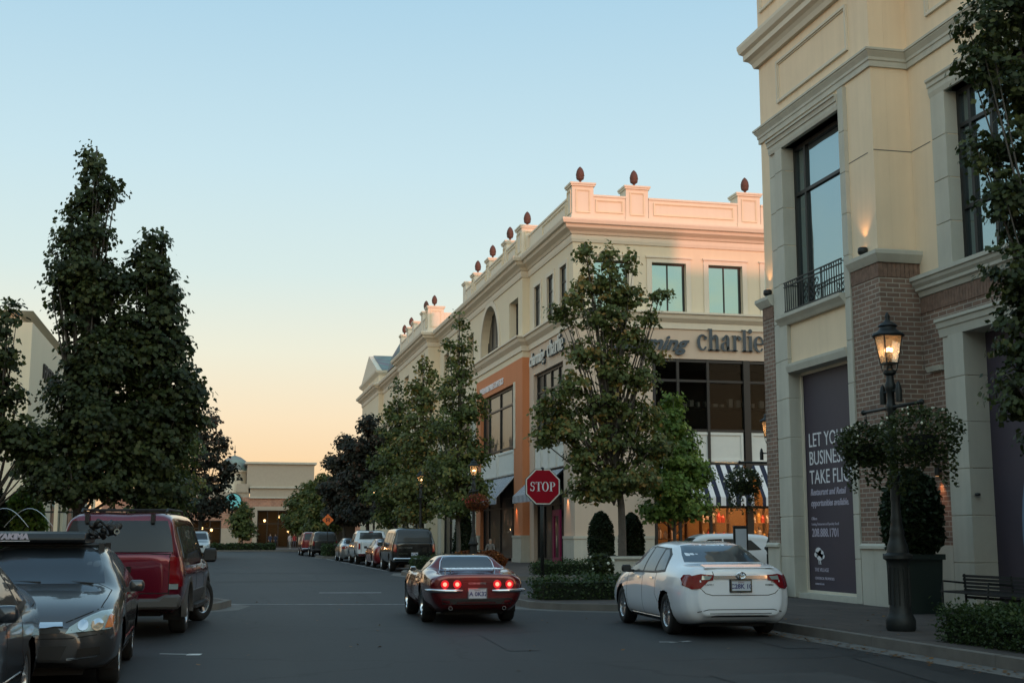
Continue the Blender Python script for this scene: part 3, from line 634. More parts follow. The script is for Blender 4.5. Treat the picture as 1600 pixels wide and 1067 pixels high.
lg.prism([(27.42, .92), (27.47, 1.1), (27.44, 1.1), (27.38, .92)], 'x', XG-.004, XG+.001); lg.prism([(27.50, .92), (27.52, 1.1), (27.49, 1.1), (27.47, .92)], 'x', XG-.005, XG+.0)
build(lg, 'tree_emblem', M['lettering'], g1)
g2 = build(MB().box(XB+.42, XB+.46, 17.5, 22.3, .2, 5.6), 'window_graphic', M['poster'], A)
sw = MB(); oy, oz = 19.9, 1.95
ring = lambda k, ry, rz, cy, cz: [(cy+ry*math.cos(a*2*math.pi/k), cz+rz*math.sin(a*2*math.pi/k)) for a in range(k)]
oa, ia = ring(40, 1.15, 2.0, 20.1, 1.6), ring(40, .75, 1.15, 19.9, 1.35)
for i in range(40):
    j = (i+1) % 40; q = [oa[i], oa[j], ia[j], ia[i]]; q = [(a, max(.25, b)) for a, b in q]
    if max(b for a, b in q) > .26: sw.prism(q, 'x', XB+.414, XB+.419)
build(sw, 'swirl_artwork', M['poster_swirl'], g2)
# juliet balcony rail
rl = MB(); xr = XT-.14
for z in (6.86, 7.46, 7.56): rl.box(xr-.02, xr+.02, 25.10, 28.03, z-.012, z+.012)
k = 0; y = 25.12
while y < 28.03:
    c_ = 26.05 < y < 27.1
    if not c_: rl.box(xr-.008, xr+.008, y-.008, y+.008, 6.86, 7.56)
    y += .115
for cy in (26.3, 26.58, 26.86):
    for cz in (7.0, 7.16, 7.32): rl.tube([(xr, cy+.10*math.cos(t*math.pi/5)*(1-.035*t), cz+.09*math.sin(t*math.pi/5)*(1-.035*t)) for t in range(16)], .009, 5)
for cy in (26.1, 26.44, 26.72, 27.04): rl.box(xr-.01, xr+.01, cy-.01, cy+.01, 6.86, 7.56)
for y in (25.6, 25.85, 27.3, 27.6): rl.tube([(xr, y+.05*math.cos(t*math.pi/5), 7.51+.04*math.sin(t*math.pi/5)) for t in range(11)], .007, 5)
for y in (25.12, 28.01):
    for z in (6.88, 7.52): rl.box(xr, XT+.2, y-.012, y+.012, z-.012, z+.012)
build(rl, 'balcony_rail', M['iron'], A)
build(MB().lathe([(.001, 0), (.05, 0), (.055, .02), (.05, .05), (.001, .055)], (XB+.02, 22.02, 2.32), 10, 'z'), 'hose_bib', M['iron'], A, smooth=True)
# small up-lights on the brick pier caps and a wall light on the brick
def spot(name, loc, target, e, ang, col=(1.0, .50, .20), blend=.8, r=.03):
    l = bpy.data.lights.new(name, 'SPOT'); l.energy = e; l.spot_size = R(ang); l.spot_blend = blend; l.color = col; l.shadow_soft_size = r
    o = bpy.data.objects.new(name, l); C.objects.link(o); o.location = loc; o.rotation_euler = (Vector(target)-Vector(loc)).to_track_quat('-Z', 'Y').to_euler(); return o
def point(name, loc, e, col=(1.0, .55, .25), r=.06):
    l = bpy.data.lights.new(name, 'POINT'); l.energy = e; l.color = col; l.shadow_soft_size = r
    o = bpy.data.objects.new(name, l); C.objects.link(o); o.location = loc; return o
for lab, y in (('small round black uplight on the cap of the brick pier beside the street lamp', 24.25), ('small round black uplight on the far brick pier cap left of the tall window', 29.1)):
    t = thing('uplight', lab, 'light', (13.22, y, 7.47), 0, 'uplights on the brick piers')
    build(MB().lathe([(.001, 0), (.09, 0), (.11, .05), (.10, .13), (.07, .15), (.001, .15)], (0, 0, 0), 12), 'housing', M['iron'], t, world=False, smooth=True)
    build(MB().lathe([(.001, .146), (.06, .152), (.055, .156), (.001, .158)], (0, 0, 0), 12), 'lens', M['bulb_soft'], t, world=False)
    spot('uplight_lamp', (13.13, y, 7.68), (13.36, y, 10.5), 13, 85)
t = thing('wall_light', 'dark cylinder wall light glowing down the brick beside the stone jamb', 'light', (XB-.02, 23.22, 2.75))
build(MB().lathe([(.001, 0), (.05, 0), (.05, .22), (.001, .22)], (-.07, 0, 0), 12).box(-.02, .02, -.03, .03, .08, .14), 'housing', M['iron'], t, world=False)
build(MB().lathe([(.001, -.002), (.04, -.002), (.04, .004), (.001, .004)], (-.07, 0, 0), 10), 'lens', M['bulb_soft'], t, world=False)
spot('wall_light_lamp', (XB-.10, 23.22, 2.72), (XB+.05, 23.22, 1.2), 12, 70, (1, .36, .12))

# ================================================================== MIDDLE BUILDING (urns on the parapet)
B = thing('commercial_building', 'long cream and orange building with bronze urns along its pink lit parapet', 'building', (16.9, 60, 0.15))
FX, FY = 16.9, 60.0
PX = 16.5; Y1 = 69.2; P2X, P2A, P2B = 15.6, 96.8, 113.0; FPX, FPA, FPB = 16.0, 131.0, 146.0
cream, frieze, orange, trim, corn = MB(), MB(), MB(), MB(), MB()
# front (towards the crossing)
wins_f = [(17.95, 19.78), (21.0, 22.82), (24.03, 25.87), (27.1, 28.92), (30.15, 32.0), (33.2, 35.0), (36.3, 38.1)]
cream.wall('y', FY, FY+.35, FX, 40, 12.1, 17.0, [(a, b, 12.68, 15.2) for a, b in wins_f])
frieze.wall('y', FY, FY+.35, FX, 40, 10.35, 12.1); frieze.wall('y', FY, FY+.35, FX, 20.95, 1.55, 10.35)
# side, near bay
wins_s = [(61.1, 62.4), (63.75, 65.05), (66.5, 67.85)]
cream.wall('x', FX, FX+.35, FY+.352, Y1, 12.1, 17.0, [(a, b, 12.68, 15.2) for a, b in wins_s])
frieze.wall('x', FX, FX+.35, FY+.352, Y1, .15, 12.1, [(62.0, 68.2, .15, 10.35)])
# orange bay
arch = (75.3, 80.6); sqs = [(70.2, 72.5), (83.3, 85.6)]
cream.wall('x', PX, PX+.5, Y1, P2A, 12.1, 17.0, [(a, b, 12.85, 15.1) for a, b in sqs]+[(arch[0], arch[1], 12.75, 15.9), (88.3, 90.8, 12.85, 15.1), (92.6, 94.9, 12.85, 15.1)])
cy, r = (arch[0]+arch[1])/2, (arch[1]-arch[0])/2
for sgn in (-1, 1):
    pl = [(cy+sgn*r, 15.9)]+[(cy+sgn*r*math.cos(R(a)), 13.25+r*math.sin(R(a))) for a in range(0, 91, 10)]+[(cy, 15.9)]
    cream.prism(pl, 'x', PX, PX+.5)
cream.box(PX+.004, FX+.3, Y1-.008, Y1+.35, 12.1, 17.0)
orange.wall('x', PX, PX+.5, Y1, 82.2, .15, 11.5, [(71.3, 80.8, .15, 10.25)]); orange.box(PX+.002, FX+.3, Y1-.004, Y1+.34, 1.4, 11.5)
cream.wall('x', PX, PX+.5, 82.2, P2A, .15, 12.1, [(84, 89, .15, 9.8), (90.5, 95.2, .15, 9.8)]); cream.wall('x', PX-.001, PX+.5, Y1, 82.2, 11.5, 12.1)
# second pavilion and beyond
cream.wall('x', P2X, P2X+.5, P2A, P2B, .15, 17.0, [(98.6, 103.6, .15, 9.8), (106, 111, .15, 9.8), (99.5, 101.8, 12.85, 15.1), (107, 109.6, 12.85, 15.1)]); cream.box(P2X+.5, 17.2, P2A, P2A+.3, .15, 17)
cream.wall('x', PX, PX+.5, P2B, FPA, .15, 17.0, [(114.5, 119, .15, 9.6), (121, 126, .15, 9.6), (115, 117, 12.8, 15), (122, 124, 12.8, 15)])
cream.box(FPX, 24, FPA, FPB, .15, 18.4)
cream.box(FX+4, 40, FY+5, FPA, .15, 16.9); cream.box(FX+.4, 40, FY+.4, FPA, 16.0, 17.2); cream.box(FX+.36, FX+5, 98, FPA, .2, 16)
cream.box(37, 40, FY+.36, FPA, .15, 16.5)
cw = build(cream, 'cream_wall', M['stucco_cream'], B); build(frieze, 'frieze_wall', M['stucco_pink'], B); build_each(orange, 'orange_wall', M['orange'], B)
planB = [(40, FY), (FX, FY), (FX, Y1), (PX, Y1), (PX, P2A), (P2X, P2A), (P2X, P2B), (PX, P2B), (PX, FPA-.001), (FPX, FPA), (FPX, FPB), (30, FPB)]
trim.sweep([(0, 11.85), (.08, 11.85), (.08, 12.15), (.16, 12.22), (.30, 12.35), (.36, 12.52), (.46, 12.56), (.46, 12.66), (0, 12.72)], planB)
trim.sweep([(0, 16.05), (.06, 16.05), (.10, 16.2), (.10, 16.4), (0, 16.44)], planB)
corn.sweep([(0, 16.42), (.12, 16.44), (.20, 16.56), (.45, 16.70), (.50, 16.84), (.64, 16.88), (.70, 17.04), (.70, 17.12), (0.1, 17.24), (0, 17.24)], planB)
build(trim, 'belt_course', M['cornice'], B); build(corn, 'cornice', M['cornice'], B)
# parapets
pp = MB(); th = .4; zt = 18.42
def para_front(x0, x1, zc=zt): pp.box(x0, x1, FY, FY+th, 17.2, zc); pp.box(x0-.0, x1, FY-.05, FY+th+.05, zc, zc+.10); pp.box(x0, x1, FY-.06, FY+.02, 17.22, 17.40)
def pier(xa, xb, ya, yb, zc=19.05): pp.box(xa, xb, ya, yb, 17.2, zc-.14); pp.box(xa-.07, xb+.07, ya-.07, yb+.07, zc-.14, zc-.05); pp.box(xa-.11, xb+.11, ya-.11, yb+.11, zc-.05, zc+.04); pp.box(xa-.05, xb+.05, ya-.05, yb+.05, 17.22, 17.45)
def para_side(x, y0, y1, zc=zt): pp.box(x, x+th, y0, y1, 17.2, zc); pp.box(x-.05, x+th+.05, y0, y1, zc+.0, zc+.10); pp.box(x-.06, x+.02, y0, y1, 17.22, 17.40)
para_front(17.95, 19.72); para_front(20.9, 25.75); para_front(27.0, 40)
urn_pos = []
for xa, xb in ((16.86, 17.98), (19.68, 20.86), (25.72, 26.95), (32, 33.2)): pier(xa, xb, FY-.06, FY+.9); urn_pos.append(((xa+xb)/2, FY+.4))
para_side(FX, FY+.9, 66.4)
for (x, y) in ((PX-.3, 68.2),): pass
pier(PX-.04, PX+1.0, 69.16, 70.4); urn_pos.append((PX+.45, 69.8)); para_side(PX, 70.4, 86); pp.box(PX+.5, FX+4, 69.6, 70.0, 17.2, zt)
para_side(FX, 66.4, 69.4)
for y in (73.6, 78.6, 83.4): pier(PX-.04, PX+.62, y-.5, y+.5); urn_pos.append((PX+.3, y))
pier(PX-.04, PX+.62, 86.0, 87.0)
pier(P2X-.04, P2X+1.2, P2A-.04, P2A+1.1, 19.2); urn_pos.append((P2X+.55, P2A+.5)); pp.box(P2X+1, 19.5, P2A+.2, P2A+.6, 17.2, 18.8)
para_side(P2X, P2A+1.1, 112)
for y in (99.8, 104.6, 107.8, 111.9): pier(P2X-.04, P2X+.62, y-.5, y+.5, 19.2); urn_pos.append((P2X+.3, y)) if y != 104.6 else None
build_each(pp, 'parapet', M['cornice'], B)
pm = MB()
for xa, xb in ((18.1, 19.55), (21.15, 25.5), (27.2, 31.8)): frame_x(pm, FY, xa, xb, 17.62, 18.28, .1, .06)
for xa, xb in ((17.05, 17.8), (19.88, 20.66), (25.92, 26.75)): frame_x(pm, FY-.06, xa, xb, 17.55, 18.75, .09, .05)
for a, b in ((61.2, 66.0),): frame_y(pm, FX, a, b, 17.62, 18.28, .1, .06)
for a, b in ((70.7, 72.9), (74.3, 77.9), (79.3, 82.7)): frame_y(pm, PX, a, b, 17.62, 18.28, .1, .06)
for a, b in ((60.1, 60.8),): frame_y(pm, FX-.04, a, b, 17.55, 18.75, .09, .05)
for a, b in ((69.3, 70.3), (73.3, 73.9), (78.3, 78.9), (83.1, 83.7)): frame_y(pm, PX-.04, a, b, 17.55, 18.7, .08, .05)
frame_x(pm, 69.16, PX+.12, PX+.85, 17.55, 18.75, .09, .05); frame_x(pm, P2A-.04, P2X+.15, P2X+1.0, 17.6, 18.9, .09, .05); frame_y(pm, P2X-.04, 97.0, 97.7, 17.6, 18.9, .09, .05)
build_each(pm, 'parapet_panels', M['stucco_cream'], B)
# window surrounds
ws = MB()
def surround_x(y, x0, x1, z0, z1, wd=.26, pr=.06):
    ws.box(x0-wd, x0, y-pr, y+.02, z0-.02, z1+wd); ws.box(x1, x1+wd, y-pr, y+.02, z0-.02, z1+wd); ws.box(x0, x1, y-pr-.002, y+.02, z1, z1+wd)
    ws.box(x0-wd-.05, x1+wd+.05, y-pr-.06, y+.0, z1+wd-.03, z1+wd+.05)
def surround_y(x, y0, y1, z0, z1, wd=.22, pr=.06):
    ws.box(x-pr, x+.02, y0-wd, y0, z0-.02, z1+wd); ws.box(x-pr, x+.02, y1, y1+wd, z0-.02, z1+wd); ws.box(x-pr-.002, x+.02, y0, y1, z1, z1+wd)
for a, b in wins_f: surround_x(FY, a, b, 12.68, 15.2)
for a, b in wins_s: surround_y(FX, a, b, 12.68, 15.2)
ro = r+.35
for i in range(18):
    a0, a1 = R(i*10), R(i*10+10)
    ws.prism([(cy+r*math.cos(a0), 13.25+r*math.sin(a0)), (cy+ro*math.cos(a0), 13.25+ro*math.sin(a0)), (cy+ro*math.cos(a1), 13.25+ro*math.sin(a1)), (cy+r*math.cos(a1), 13.25+r*math.sin(a1))], 'x', PX-.08, PX+.02)
ws.box(PX-.08, PX+.02, cy-ro, cy-r, 12.72, 13.25); ws.box(PX-.08, PX+.02, cy+r, cy+ro, 12.72, 13.25)
ws.box(PX-.05, PX+.02, 70.9, 71.28, 6.5, 10.3)
build_each(ws, 'window_surround', M['cornice'], B)
for i, (a, b) in enumerate(wins_f): window_xz(B, FY+.22, a, b, 12.68, 15.2, ((a+b)/2,), (), 'glass_b')
for a, b in wins_s: window_yz(B, FX+.06, a, b, 12.68, 15.2, (), (14.4,), 'glass_dark', .10)
for a, b in sqs+[(88.3, 90.8), (92.6, 94.9)]: window_yz(B, PX+.42, a, b, 12.85, 15.1, (), (14.3,), 'glass_dark', .1)
window_yz(B, PX+.42, arch[0], arch[1], 12.75, 15.9, (76.6, 78.0, 79.3), (13.4,), 'glass_street', .1)
for (a, b) in ((99.5, 101.8), (107, 109.6)): window_yz(B, P2X+.42, a, b, 12.85, 15.1, (), (14.3,), 'glass_dark', .1)
for (a, b) in ((115, 117), (122, 124)): window_yz(B, PX+.42, a, b, 12.8, 15.0, (), (14.2,), 'glass_dark', .1)
window_yz(B, FX+.2, 62.0, 68.2, .3, 10.35, (63.6, 65.2, 66.8), (9.3, 6.4, 5.0, 3.2), 'glass_street', .14, .16)
window_yz(B, PX+.2, 71.3, 80.8, .3, 10.25, (72.6, 75.9, 79.2), (9.2, 6.7, 5.0, 3.2), 'glass_street', .14, .16)
for (a, b) in ((84, 89), (90.5, 95.2)): window_yz(B, PX+.2, a, b, .2, 9.8, ((a+b)/2,), (9, 6.5, 5, 3.1), 'glass_street', .14, .16)
for (a, b) in ((98.6, 103.6), (106, 111)): window_yz(B, P2X+.2, a, b, .2, 9.8, ((a+b)/2,), (9, 6.5, 5, 3.1), 'glass_street', .14, .16)
for (a, b) in ((114.5, 119), (121, 126)): window_yz(B, PX+.2, a, b, .2, 9.6, ((a+b)/2,), (9, 6.5, 5, 3.1), 'glass_street', .14, .16)
wp = MB()
for a, b in ((62.15, 63.5), (63.7, 65.1), (65.3, 66.7), (66.9, 68.1)): wp.box(FX+.08, FX+.18, a, b, 5.05, 6.3); frame_y(wp, FX+.08, a+.02, b-.02, 5.08, 6.27, .1, .04)
for a, b in ((71.4, 75.8), (76.0, 80.7)): wp.box(PX+.06, PX+.18, a, b, 5.05, 6.5); frame_y(wp, PX+.06, a+.03, b-.03, 5.1, 6.45, .14, .05)
for a, b in ((84.1, 89), (90.6, 95.1)): wp.box(PX+.06, PX+.18, a, b, 5.05, 6.4)
for a, b in ((21.1, 23.0), (23.1, 25.75), (26.1, 28.6), (28.8, 31.3)): wp.box(a, b, FY+.10, FY+.22, 5.2, 6.72); frame_x(wp, FY+.10, a+.03, b-.03, 5.23, 6.69, .16, .06)
build_each(wp, 'spandrel_panel', M['white_panel'], B)
sb = MB()
for a, b in ((FX-.08, 20.9),): sb.box(a, b, FY-.08, FY+.3, .15, 1.45); sb.box(a-.04, b, FY-.12, FY+.3, 1.45, 1.58); sb.box(a-.04, b, FY-.11, FY+.3, .15, .38)
sb.box(FX-.08, FX+.3, FY+.302, 61.9, .15, 1.45); sb.box(FX-.12, FX+.3, FY+.302, 61.9, 1.45, 1.58)
for a, b in ((Y1-.1, 71.25), (80.85, 82.3)): sb.box(PX-.1, PX+.55, a, b, .15, 1.5); sb.box(PX-.14, PX+.55, a-.04, b, 1.5, 1.62); sb.box(PX-.15, PX+.55, a-.05, b, .15, .36)
sb.box(PX+.56, FX+.32, Y1-.1, Y1+.3, .15, 1.5)
for a, b in ((82.4, 83.9), (89.1, 90.4), (95.3, 96.7)): sb.box(PX-.06, PX+.5, a, b, .15, 9.8)
build_each(sb, 'stone_base', M['trim'], B)
# far pavilion: attic, gable and the slate mansard beside it
fp = MB(); fp.sweep([(0, 18.0), (.1, 18.1), (.35, 18.3), (.4, 18.5), (0, 18.55)], [(24, FPA), (FPX, FPA), (FPX, FPB), (24, FPB)])
fp.prism([(FPA-.3, 18.5), (FPB+.3, 18.5), ((FPA+FPB)/2, 21.0)], 'x', FPX-.2, FPX+.3)
build(fp, 'attic_cornice', M['cornice'], B)
rf = MB(); ym = (FPA+FPB)/2
rf.add([(FPX+.3, FPA-.4, 18.52), (FPX+.3, ym, 21.1), (FPX+.3, FPB+.4, 18.52), (24, FPA-.4, 18.52), (24, ym, 21.1), (24, FPB+.4, 18.52)], [(0, 1, 4, 3), (1, 2, 5, 4), (0, 2, 1), (3, 4, 5), (0, 3, 5, 2)])
for (a, b, c_, d) in ((17.9, 19.3, 0.0, .35), (19.3, 20.7, .35, 1.1), (20.7, 21.8, 1.1, 2.3), (21.8, 22.1, 2.3, 3.0)):
    x0, x1, y0, y1 = 16.4, 24.4, 117.5, 127.6; q = lambda k, z: [(x0+k, y0+k, z), (x1-k, y0+k, z), (x1-k, y1-k, z), (x0+k, y1-k, z)]
    rf.add(q(c_, a)+q(d, b), [(0, 1, 5, 4), (1, 2, 6, 5), (2, 3, 7, 6), (3, 0, 4, 7), (4, 5, 6, 7)])
build(rf, 'slate_roof', M['slate'], B)
build(MB().box(16.5, 24.3, 117.7, 127.4, 16.8, 17.9), 'roof_base', M['stucco_cream'], B)
# urns
um = MB().lathe([(.001, 0), (.24, 0), (.24, .05), (.15, .09), (.075, .13), (.07, .20), (.13, .25), (.235, .30), (.25, .36), (.23, .38), (.255, .44), (.27, .55), (.24, .70), (.17, .83), (.09, .91), (.03, .95), (.001, .97)], n=14)
um2 = MB().lathe([(.10, 0), (.17, .0), (.16, .02), (.10, .03)], n=4)
for i in range(6):
    z = .40+.085*i; rr = (.25, .27, .265, .24, .19, .12)[i]
    for k in range(9): a = (k+.5*(i % 2))*2*math.pi/9; um.ball((rr*.92*math.cos(a), rr*.92*math.sin(a), z), .04, 5, 4)
u0 = None
spots_lbl = ['on the corner pier of the parapet above the slim side windows', 'on the second parapet pier from the corner of the sunlit front', 'on the third front parapet pier close to the tan tower', 'on the front parapet pier hidden behind the tan tower',
  'on the orange bay corner pier, first along the street side', 'on the street side parapet, second beyond the corner of the orange bay', 'on the street side parapet above the arched window', 'last of the four over the orange bay',
  'on the broad corner pier of the second pavilion', 'just beyond the corner pier of the second pavilion', 'third along the second pavilion', 'farthest away, before the slate mansard roof']
for i, (x, y) in enumerate(urn_pos):
    z = 19.09 if y < 90 else 19.24
    if u0 is None:
        um.v = [(a*.78, b*.78, c_) for a, b, c_ in um.v]
        u0 = build(um, 'urn', M['urn'], None, world=False, smooth=True); o = u0
    else: o = u0.copy(); C.objects.link(o)
    o.location = (x, y, z); tag(o, 'bronze pinecone urn ' + spots_lbl[i], 'urn', 'urns along the parapet')
# lettering on the middle building
t = thing('shop_sign', 'dark blue charming charlie lettering on the front frieze above the shop windows', 'sign', (23.4, FY-.1, 10.7))
for m_, ex, o_ in ((M['letter_edge'], .035, 0.0), (M['navy'], .02, -.045)):
    mb = MB(); didone(mb, 'charlie', .80, (23.30, FY-.08+o_, 10.80), (1, 0, 0), (0, 0, 1), ext=ex, wscale=.84)
    text_mb(mb, 'charming', 1.02, (18.62, FY-.08+o_, 10.78), (1, 0, 0), (0, 0, 1), ext=ex, shear=.4, bold=.03, xs=1.08)
    build(mb, 'letter_sides' if ex > .03 else 'letters', m_, t)
t = thing('shop_sign', 'charming charlie lettering seen edge on along the street side of the corner', 'sign', (FX-.1, 68.3, 10.6))
for m_, ex, o_ in ((M['navy'], .05, 0.0), (M['white_panel'], .02, -.055)):
    mb = MB(); didone(mb, 'charlie', .62, (FX-.10+o_, 64.6, 10.85), RT, UP_, ext=ex, wscale=.95); text_mb(mb, 'charming', .98, (FX-.10+o_, 68.6, 10.85), RT, UP_, ext=ex, shear=.35, bold=.02, xs=.93)
    build(mb, 'letter_sides' if ex > .04 else 'letters', m_, t)
t = thing('shop_sign', 'small pale capital lettering on the orange wall', 'sign', (PX-.05, 78, 10.5))
mb = MB(); text_mb(mb, 'FRESH HANDMADE COSMETICS', .52, (PX-.03, 80.9, 10.55), RT, UP_, ext=.02, bold=.012, xs=.93); build(mb, 'letters', M['lettering'], t)
# striped awnings
def awning_front(lab, x0, x1, z0=3.45, z1=5.15, d=1.25):
    t = thing('awning', lab, 'awning', ((x0+x1)/2, FY+.1, z1))
    c_ = MB(); c_.prism([(FY+.1, z1), (FY-d, z0), (FY-d-.01, z0-.0), (FY-d-.01, z0-.42), (FY-d+.015, z0-.42), (FY-d+.02, z0-.03), (FY+.1, z1-.05)], 'x', x0, x1)
    build(c_, 'canopy', M['awning_x'], t)
    f = MB()
    for x in (x0+.05, x1-.05): f.tube([(x, FY+.1, z1-.12), (x, FY-d+.05, z0-.08), (x, FY+.1, z0-.06)], .02, 6)
    f.tube([(x0+.05, FY-d+.05, z0-.08), (x1-.05, FY-d+.05, z0-.08)], .02, 6); build(f, 'frame', M['dark_metal'], t)
awning_front('navy and white striped awning over the glowing shop window', 21.15, 25.65); awning_front('navy and white striped awning next to the brown brick tower edge', 26.1, 30.6)
def awning_side(lab, x, y0, y1, z0, z1, d):
    t = thing('awning', lab, 'awning', (x, (y0+y1)/2, z1), 0, 'awnings on the street side')
    c_ = MB(); c_.prism([(x, z1), (x-d, z0), (x-d-.01, z0-.38), (x-d+.015, z0-.38), (x-d+.02, z0-.03), (x, z1-.05)], 'y', y0, y1)
    build(c_, 'canopy', M['awning_y'], t); f = MB()
    for y in (y0+.05, y1-.05): f.tube([(x, y, z1-.12), (x-d+.05, y, z0-.08), (x, y, z0-.06)], .02, 6)
    build(f, 'frame', M['dark_metal'], t)
awning_side('pale striped awning over the shop front beside the orange pillar', PX+.1, 71.5, 80.4, 3.75, 5.0, 1.1)
awning_side('small striped awning behind the stop sign over the pink door', FX+.1, 62.3, 67.9, 3.7, 4.95, 1.35)
# pink door on the side
d = MB(); d.box(FX+.02, FX+.12, 62.9, 63.15, .2, 2.9); d.box(FX+.02, FX+.12, 64.1, 64.35, .2, 2.9); d.box(FX+.021, FX+.12, 63.15, 64.1, 2.6, 2.9); d.box(FX+.021, FX+.12, 63.15, 64.1, .2, .5)
M['pink'] = mat('pink', (0.24, 0.012, 0.07), 0.5)
do = build(d, 'door', M['pink'], B); build(MB().tube([(FX-.02, 63.3, 1.0), (FX-.02, 63.3, 1.6)], .02, 6), 'handle', M['chrome'], do)

# lit shop inside the front
sf = MB(); sf.box(20.95, 21.10, FY+.05, FY+.2, .15, 10.35)
for x in (21.05, 22.3, 23.9, 26.0, 28.7): sf.box(x-.07, x+.07, FY+.02, FY+.16, .15, 10.34)
sf.box(25.80, 26.14, FY-.02, FY+.2, .15, 10.34)
for z in (10.25, 9.25, 6.78, 5.12, 3.0): sf.box(21.1, 36.9, FY+.04, FY+.15, z-.06, z+.06)
sf.box(21, 37, FY+.05, FY+.5, .15, .5)
sh = build(sf, 'shopfront', M['dark_metal'], B)
build(MB().box(21.1, 36.9, FY+.17, FY+.19, 6.8, 10.3), 'pane', M['store_glass'], sh)
build(MB().box(21.1, 36.9, FY+.17, FY+.19, .5, 5.1), 'pane', M['shop_glass'], sh)
inn = MB(); inn.box(20.9, 37, FY+4.6, FY+4.7, .15, 10.4); inn.box(20.9, 37, FY+.36, FY+4.6, 5.2, 6.5); inn.box(20.9, 37, FY+.4, FY+4.6, 10.4, 10.5); inn.box(20.85, 20.95, FY+.4, FY+4.6, .15, 10.4)
inn.box(21.0, 36.9, FY+.36, FY+4.6, .15, .2)
build(inn, 'interior', M['interior'], B)
build_each(MB().box(21, 36.5, FY+4.4, FY+4.55, .2, 5.1), 'interior_wall', M['warm_wall'], B)
sv = MB()
for x0, x1 in ((24.2, 25.7), (27.0, 28.4), (21.6, 23.4)):
    for z in (.5, 1.4, 2.2, 3.0): sv.box(x0, x1, FY+2.0, FY+2.4, z, z+.05)
    for x in (x0, (x0+x1)/2, x1): sv.box(x-.03, x+.03, FY+2.0, FY+2.4, .2, 3.05)
build_each(sv, 'shelving', M['wood'], B)
random.seed(3); goods = {k: MB() for k in ('g1', 'g2', 'g3')}
M['g1'] = mat('goods_red', (0.6, 0.06, 0.03), 0.5); M['g2'] = mat('goods_pale', (0.75, 0.6, 0.55), 0.5); M['g3'] = mat('goods_amber', (0.7, 0.35, 0.08), 0.5)
for x0, x1 in ((24.2, 25.7), (27.0, 28.4), (21.6, 23.4)):
    for z in (.55, 1.45, 2.25):
        x = x0+.1
        while x < x1-.15: k = random.choice(('g1', 'g2', 'g3')); hh = random.uniform(.25, .6); goods[k].lathe([(.001, z), (.10, z), (.12, z+hh*.6), (.05, z+hh*.85), (.05, z+hh), (.001, z+hh)], (x, FY+2.2, 0), 8); x += random.uniform(.22, .32)
for k in goods: build_each(goods[k], 'merchandise', M[k], B)
uc = MB(); random.seed(9)
for x in np.arange(21.4, 31, .42): s_ = random.uniform(.12, .3); uc.box(x, x+s_, FY+.5, FY+.8, 8.02, 8.02+random.uniform(.1, .45))
uc2 = MB().box(21.1, 31, FY+.45, FY+.9, 7.9, 8.0); build(uc2, 'display_shelf', M['dark_metal'], B); build_each(uc, 'display_goods', M['white_panel'], B)
for x, y, e in ((22.2, FY+1.5, 60), (24.9, FY+1.2, 330), (27.6, FY+1.2, 360), (30.4, FY+1.5, 60)):
    t = thing('ceiling_lamp', 'warm bulb hanging in the shop window %s' % {22.2: 'behind the trees', 24.9: 'over the shelves of bottles', 27.6: 'beside the second lit window', 30.4: 'farthest right, behind the tower'}[x], 'lamp', (x, y, 4.6), 0, 'lamps inside the shop')
    build(MB().ball((0, 0, -.1), .09), 'bulb', M['bulb'], t, world=False); build(MB().lathe([(.001, .08), (.05, .06), (.16, -.06), (.15, -.07), (.04, .04), (.001, .05)], n=12).tube([(0, 0, .06), (0, 0, .6)], .01, 5), 'shade', M['dark_metal'], t, world=False)
    point('shop_light', (x, y, 4.25), e, (1, .62, .30), .12)
point('shop_light_upper', (28.6, FY+3.5, 8.0), 6, (1, .7, .3), .2)
for lab, x, y, z in (('small wall light on the side of the orange pillar', PX-.1, 70.6, 3.35), ('small wall light on the stone pillar near the pink door', FX-.1, 61.2, 3.6)):
    t = thing('wall_light', lab, 'light', (x, y, z)); build(MB().lathe([(.001, 0), (.07, 0), (.07, .25), (.001, .25)], n=10), 'housing', M['iron'], t, world=False)
    build(MB().lathe([(.001, -.002), (.05, -.002), (.05, .003), (.001, .003)], n=10), 'lens', M['bulb_soft'], t, world=False)
    spot('wall_lamp', (x-.02, y, z-.05), (x+.1, y, z-2), 60, 60, (1, .4, .15))

# ================================================================== LEFT BUILDING
L = thing('commercial_building', 'pale cream building at the left edge behind the maples, with a heavy eave', 'building', (-8.5, 61.7, 0.15))
lx, ly = -8.5, 61.7
lw = MB(); lw.wall('y', ly, ly+.35, -40, lx-.352, .15, 11.3, [(-14, -9.75, .15, 4.6), (-13.0, -10.6, 6.6, 9.2)]); lw.wall('x', lx-.35, lx, ly, 92, .15, 11.3, [(64, 70, .15, 4.4), (72, 78, .15, 4.4), (80, 86, .15, 4.4)])
lw.box(-40, lx-.5, ly+.9, 92, .15, 11.2); build(lw, 'stucco_wall', M['stucco_cream'], L)
planL = [(lx, 92), (lx, ly), (-40, ly)]
lc = MB(); flip = lambda pr: [(-a, b) for a, b in pr]
lc.sweep(flip([(0, 10.7), (.08, 10.7), (.12, 10.95), (.3, 11.1), (.34, 11.3), (.58, 11.4), (.62, 11.6), (.66, 11.78), (0, 11.84)]), planL); lc.sweep(flip([(0, 8.5), (.05, 8.5), (.1, 8.65), (.1, 8.75), (0, 8.8)]), planL); lc.sweep(flip([(0, 6.0), (.08, 6.0), (.08, 6.1), (0, 6.15)]), planL)
build(lc, 'cornice', M['cornice'], L)
window_xz(L, ly+.15, -14, -9.75, .15, 4.6, (-12.6, -11.2), (3.6,), 'glass_dark'); window_xz(L, ly+.15, -13.0, -10.6, 6.6, 9.2, (-11.8,), (), 'glass_b')
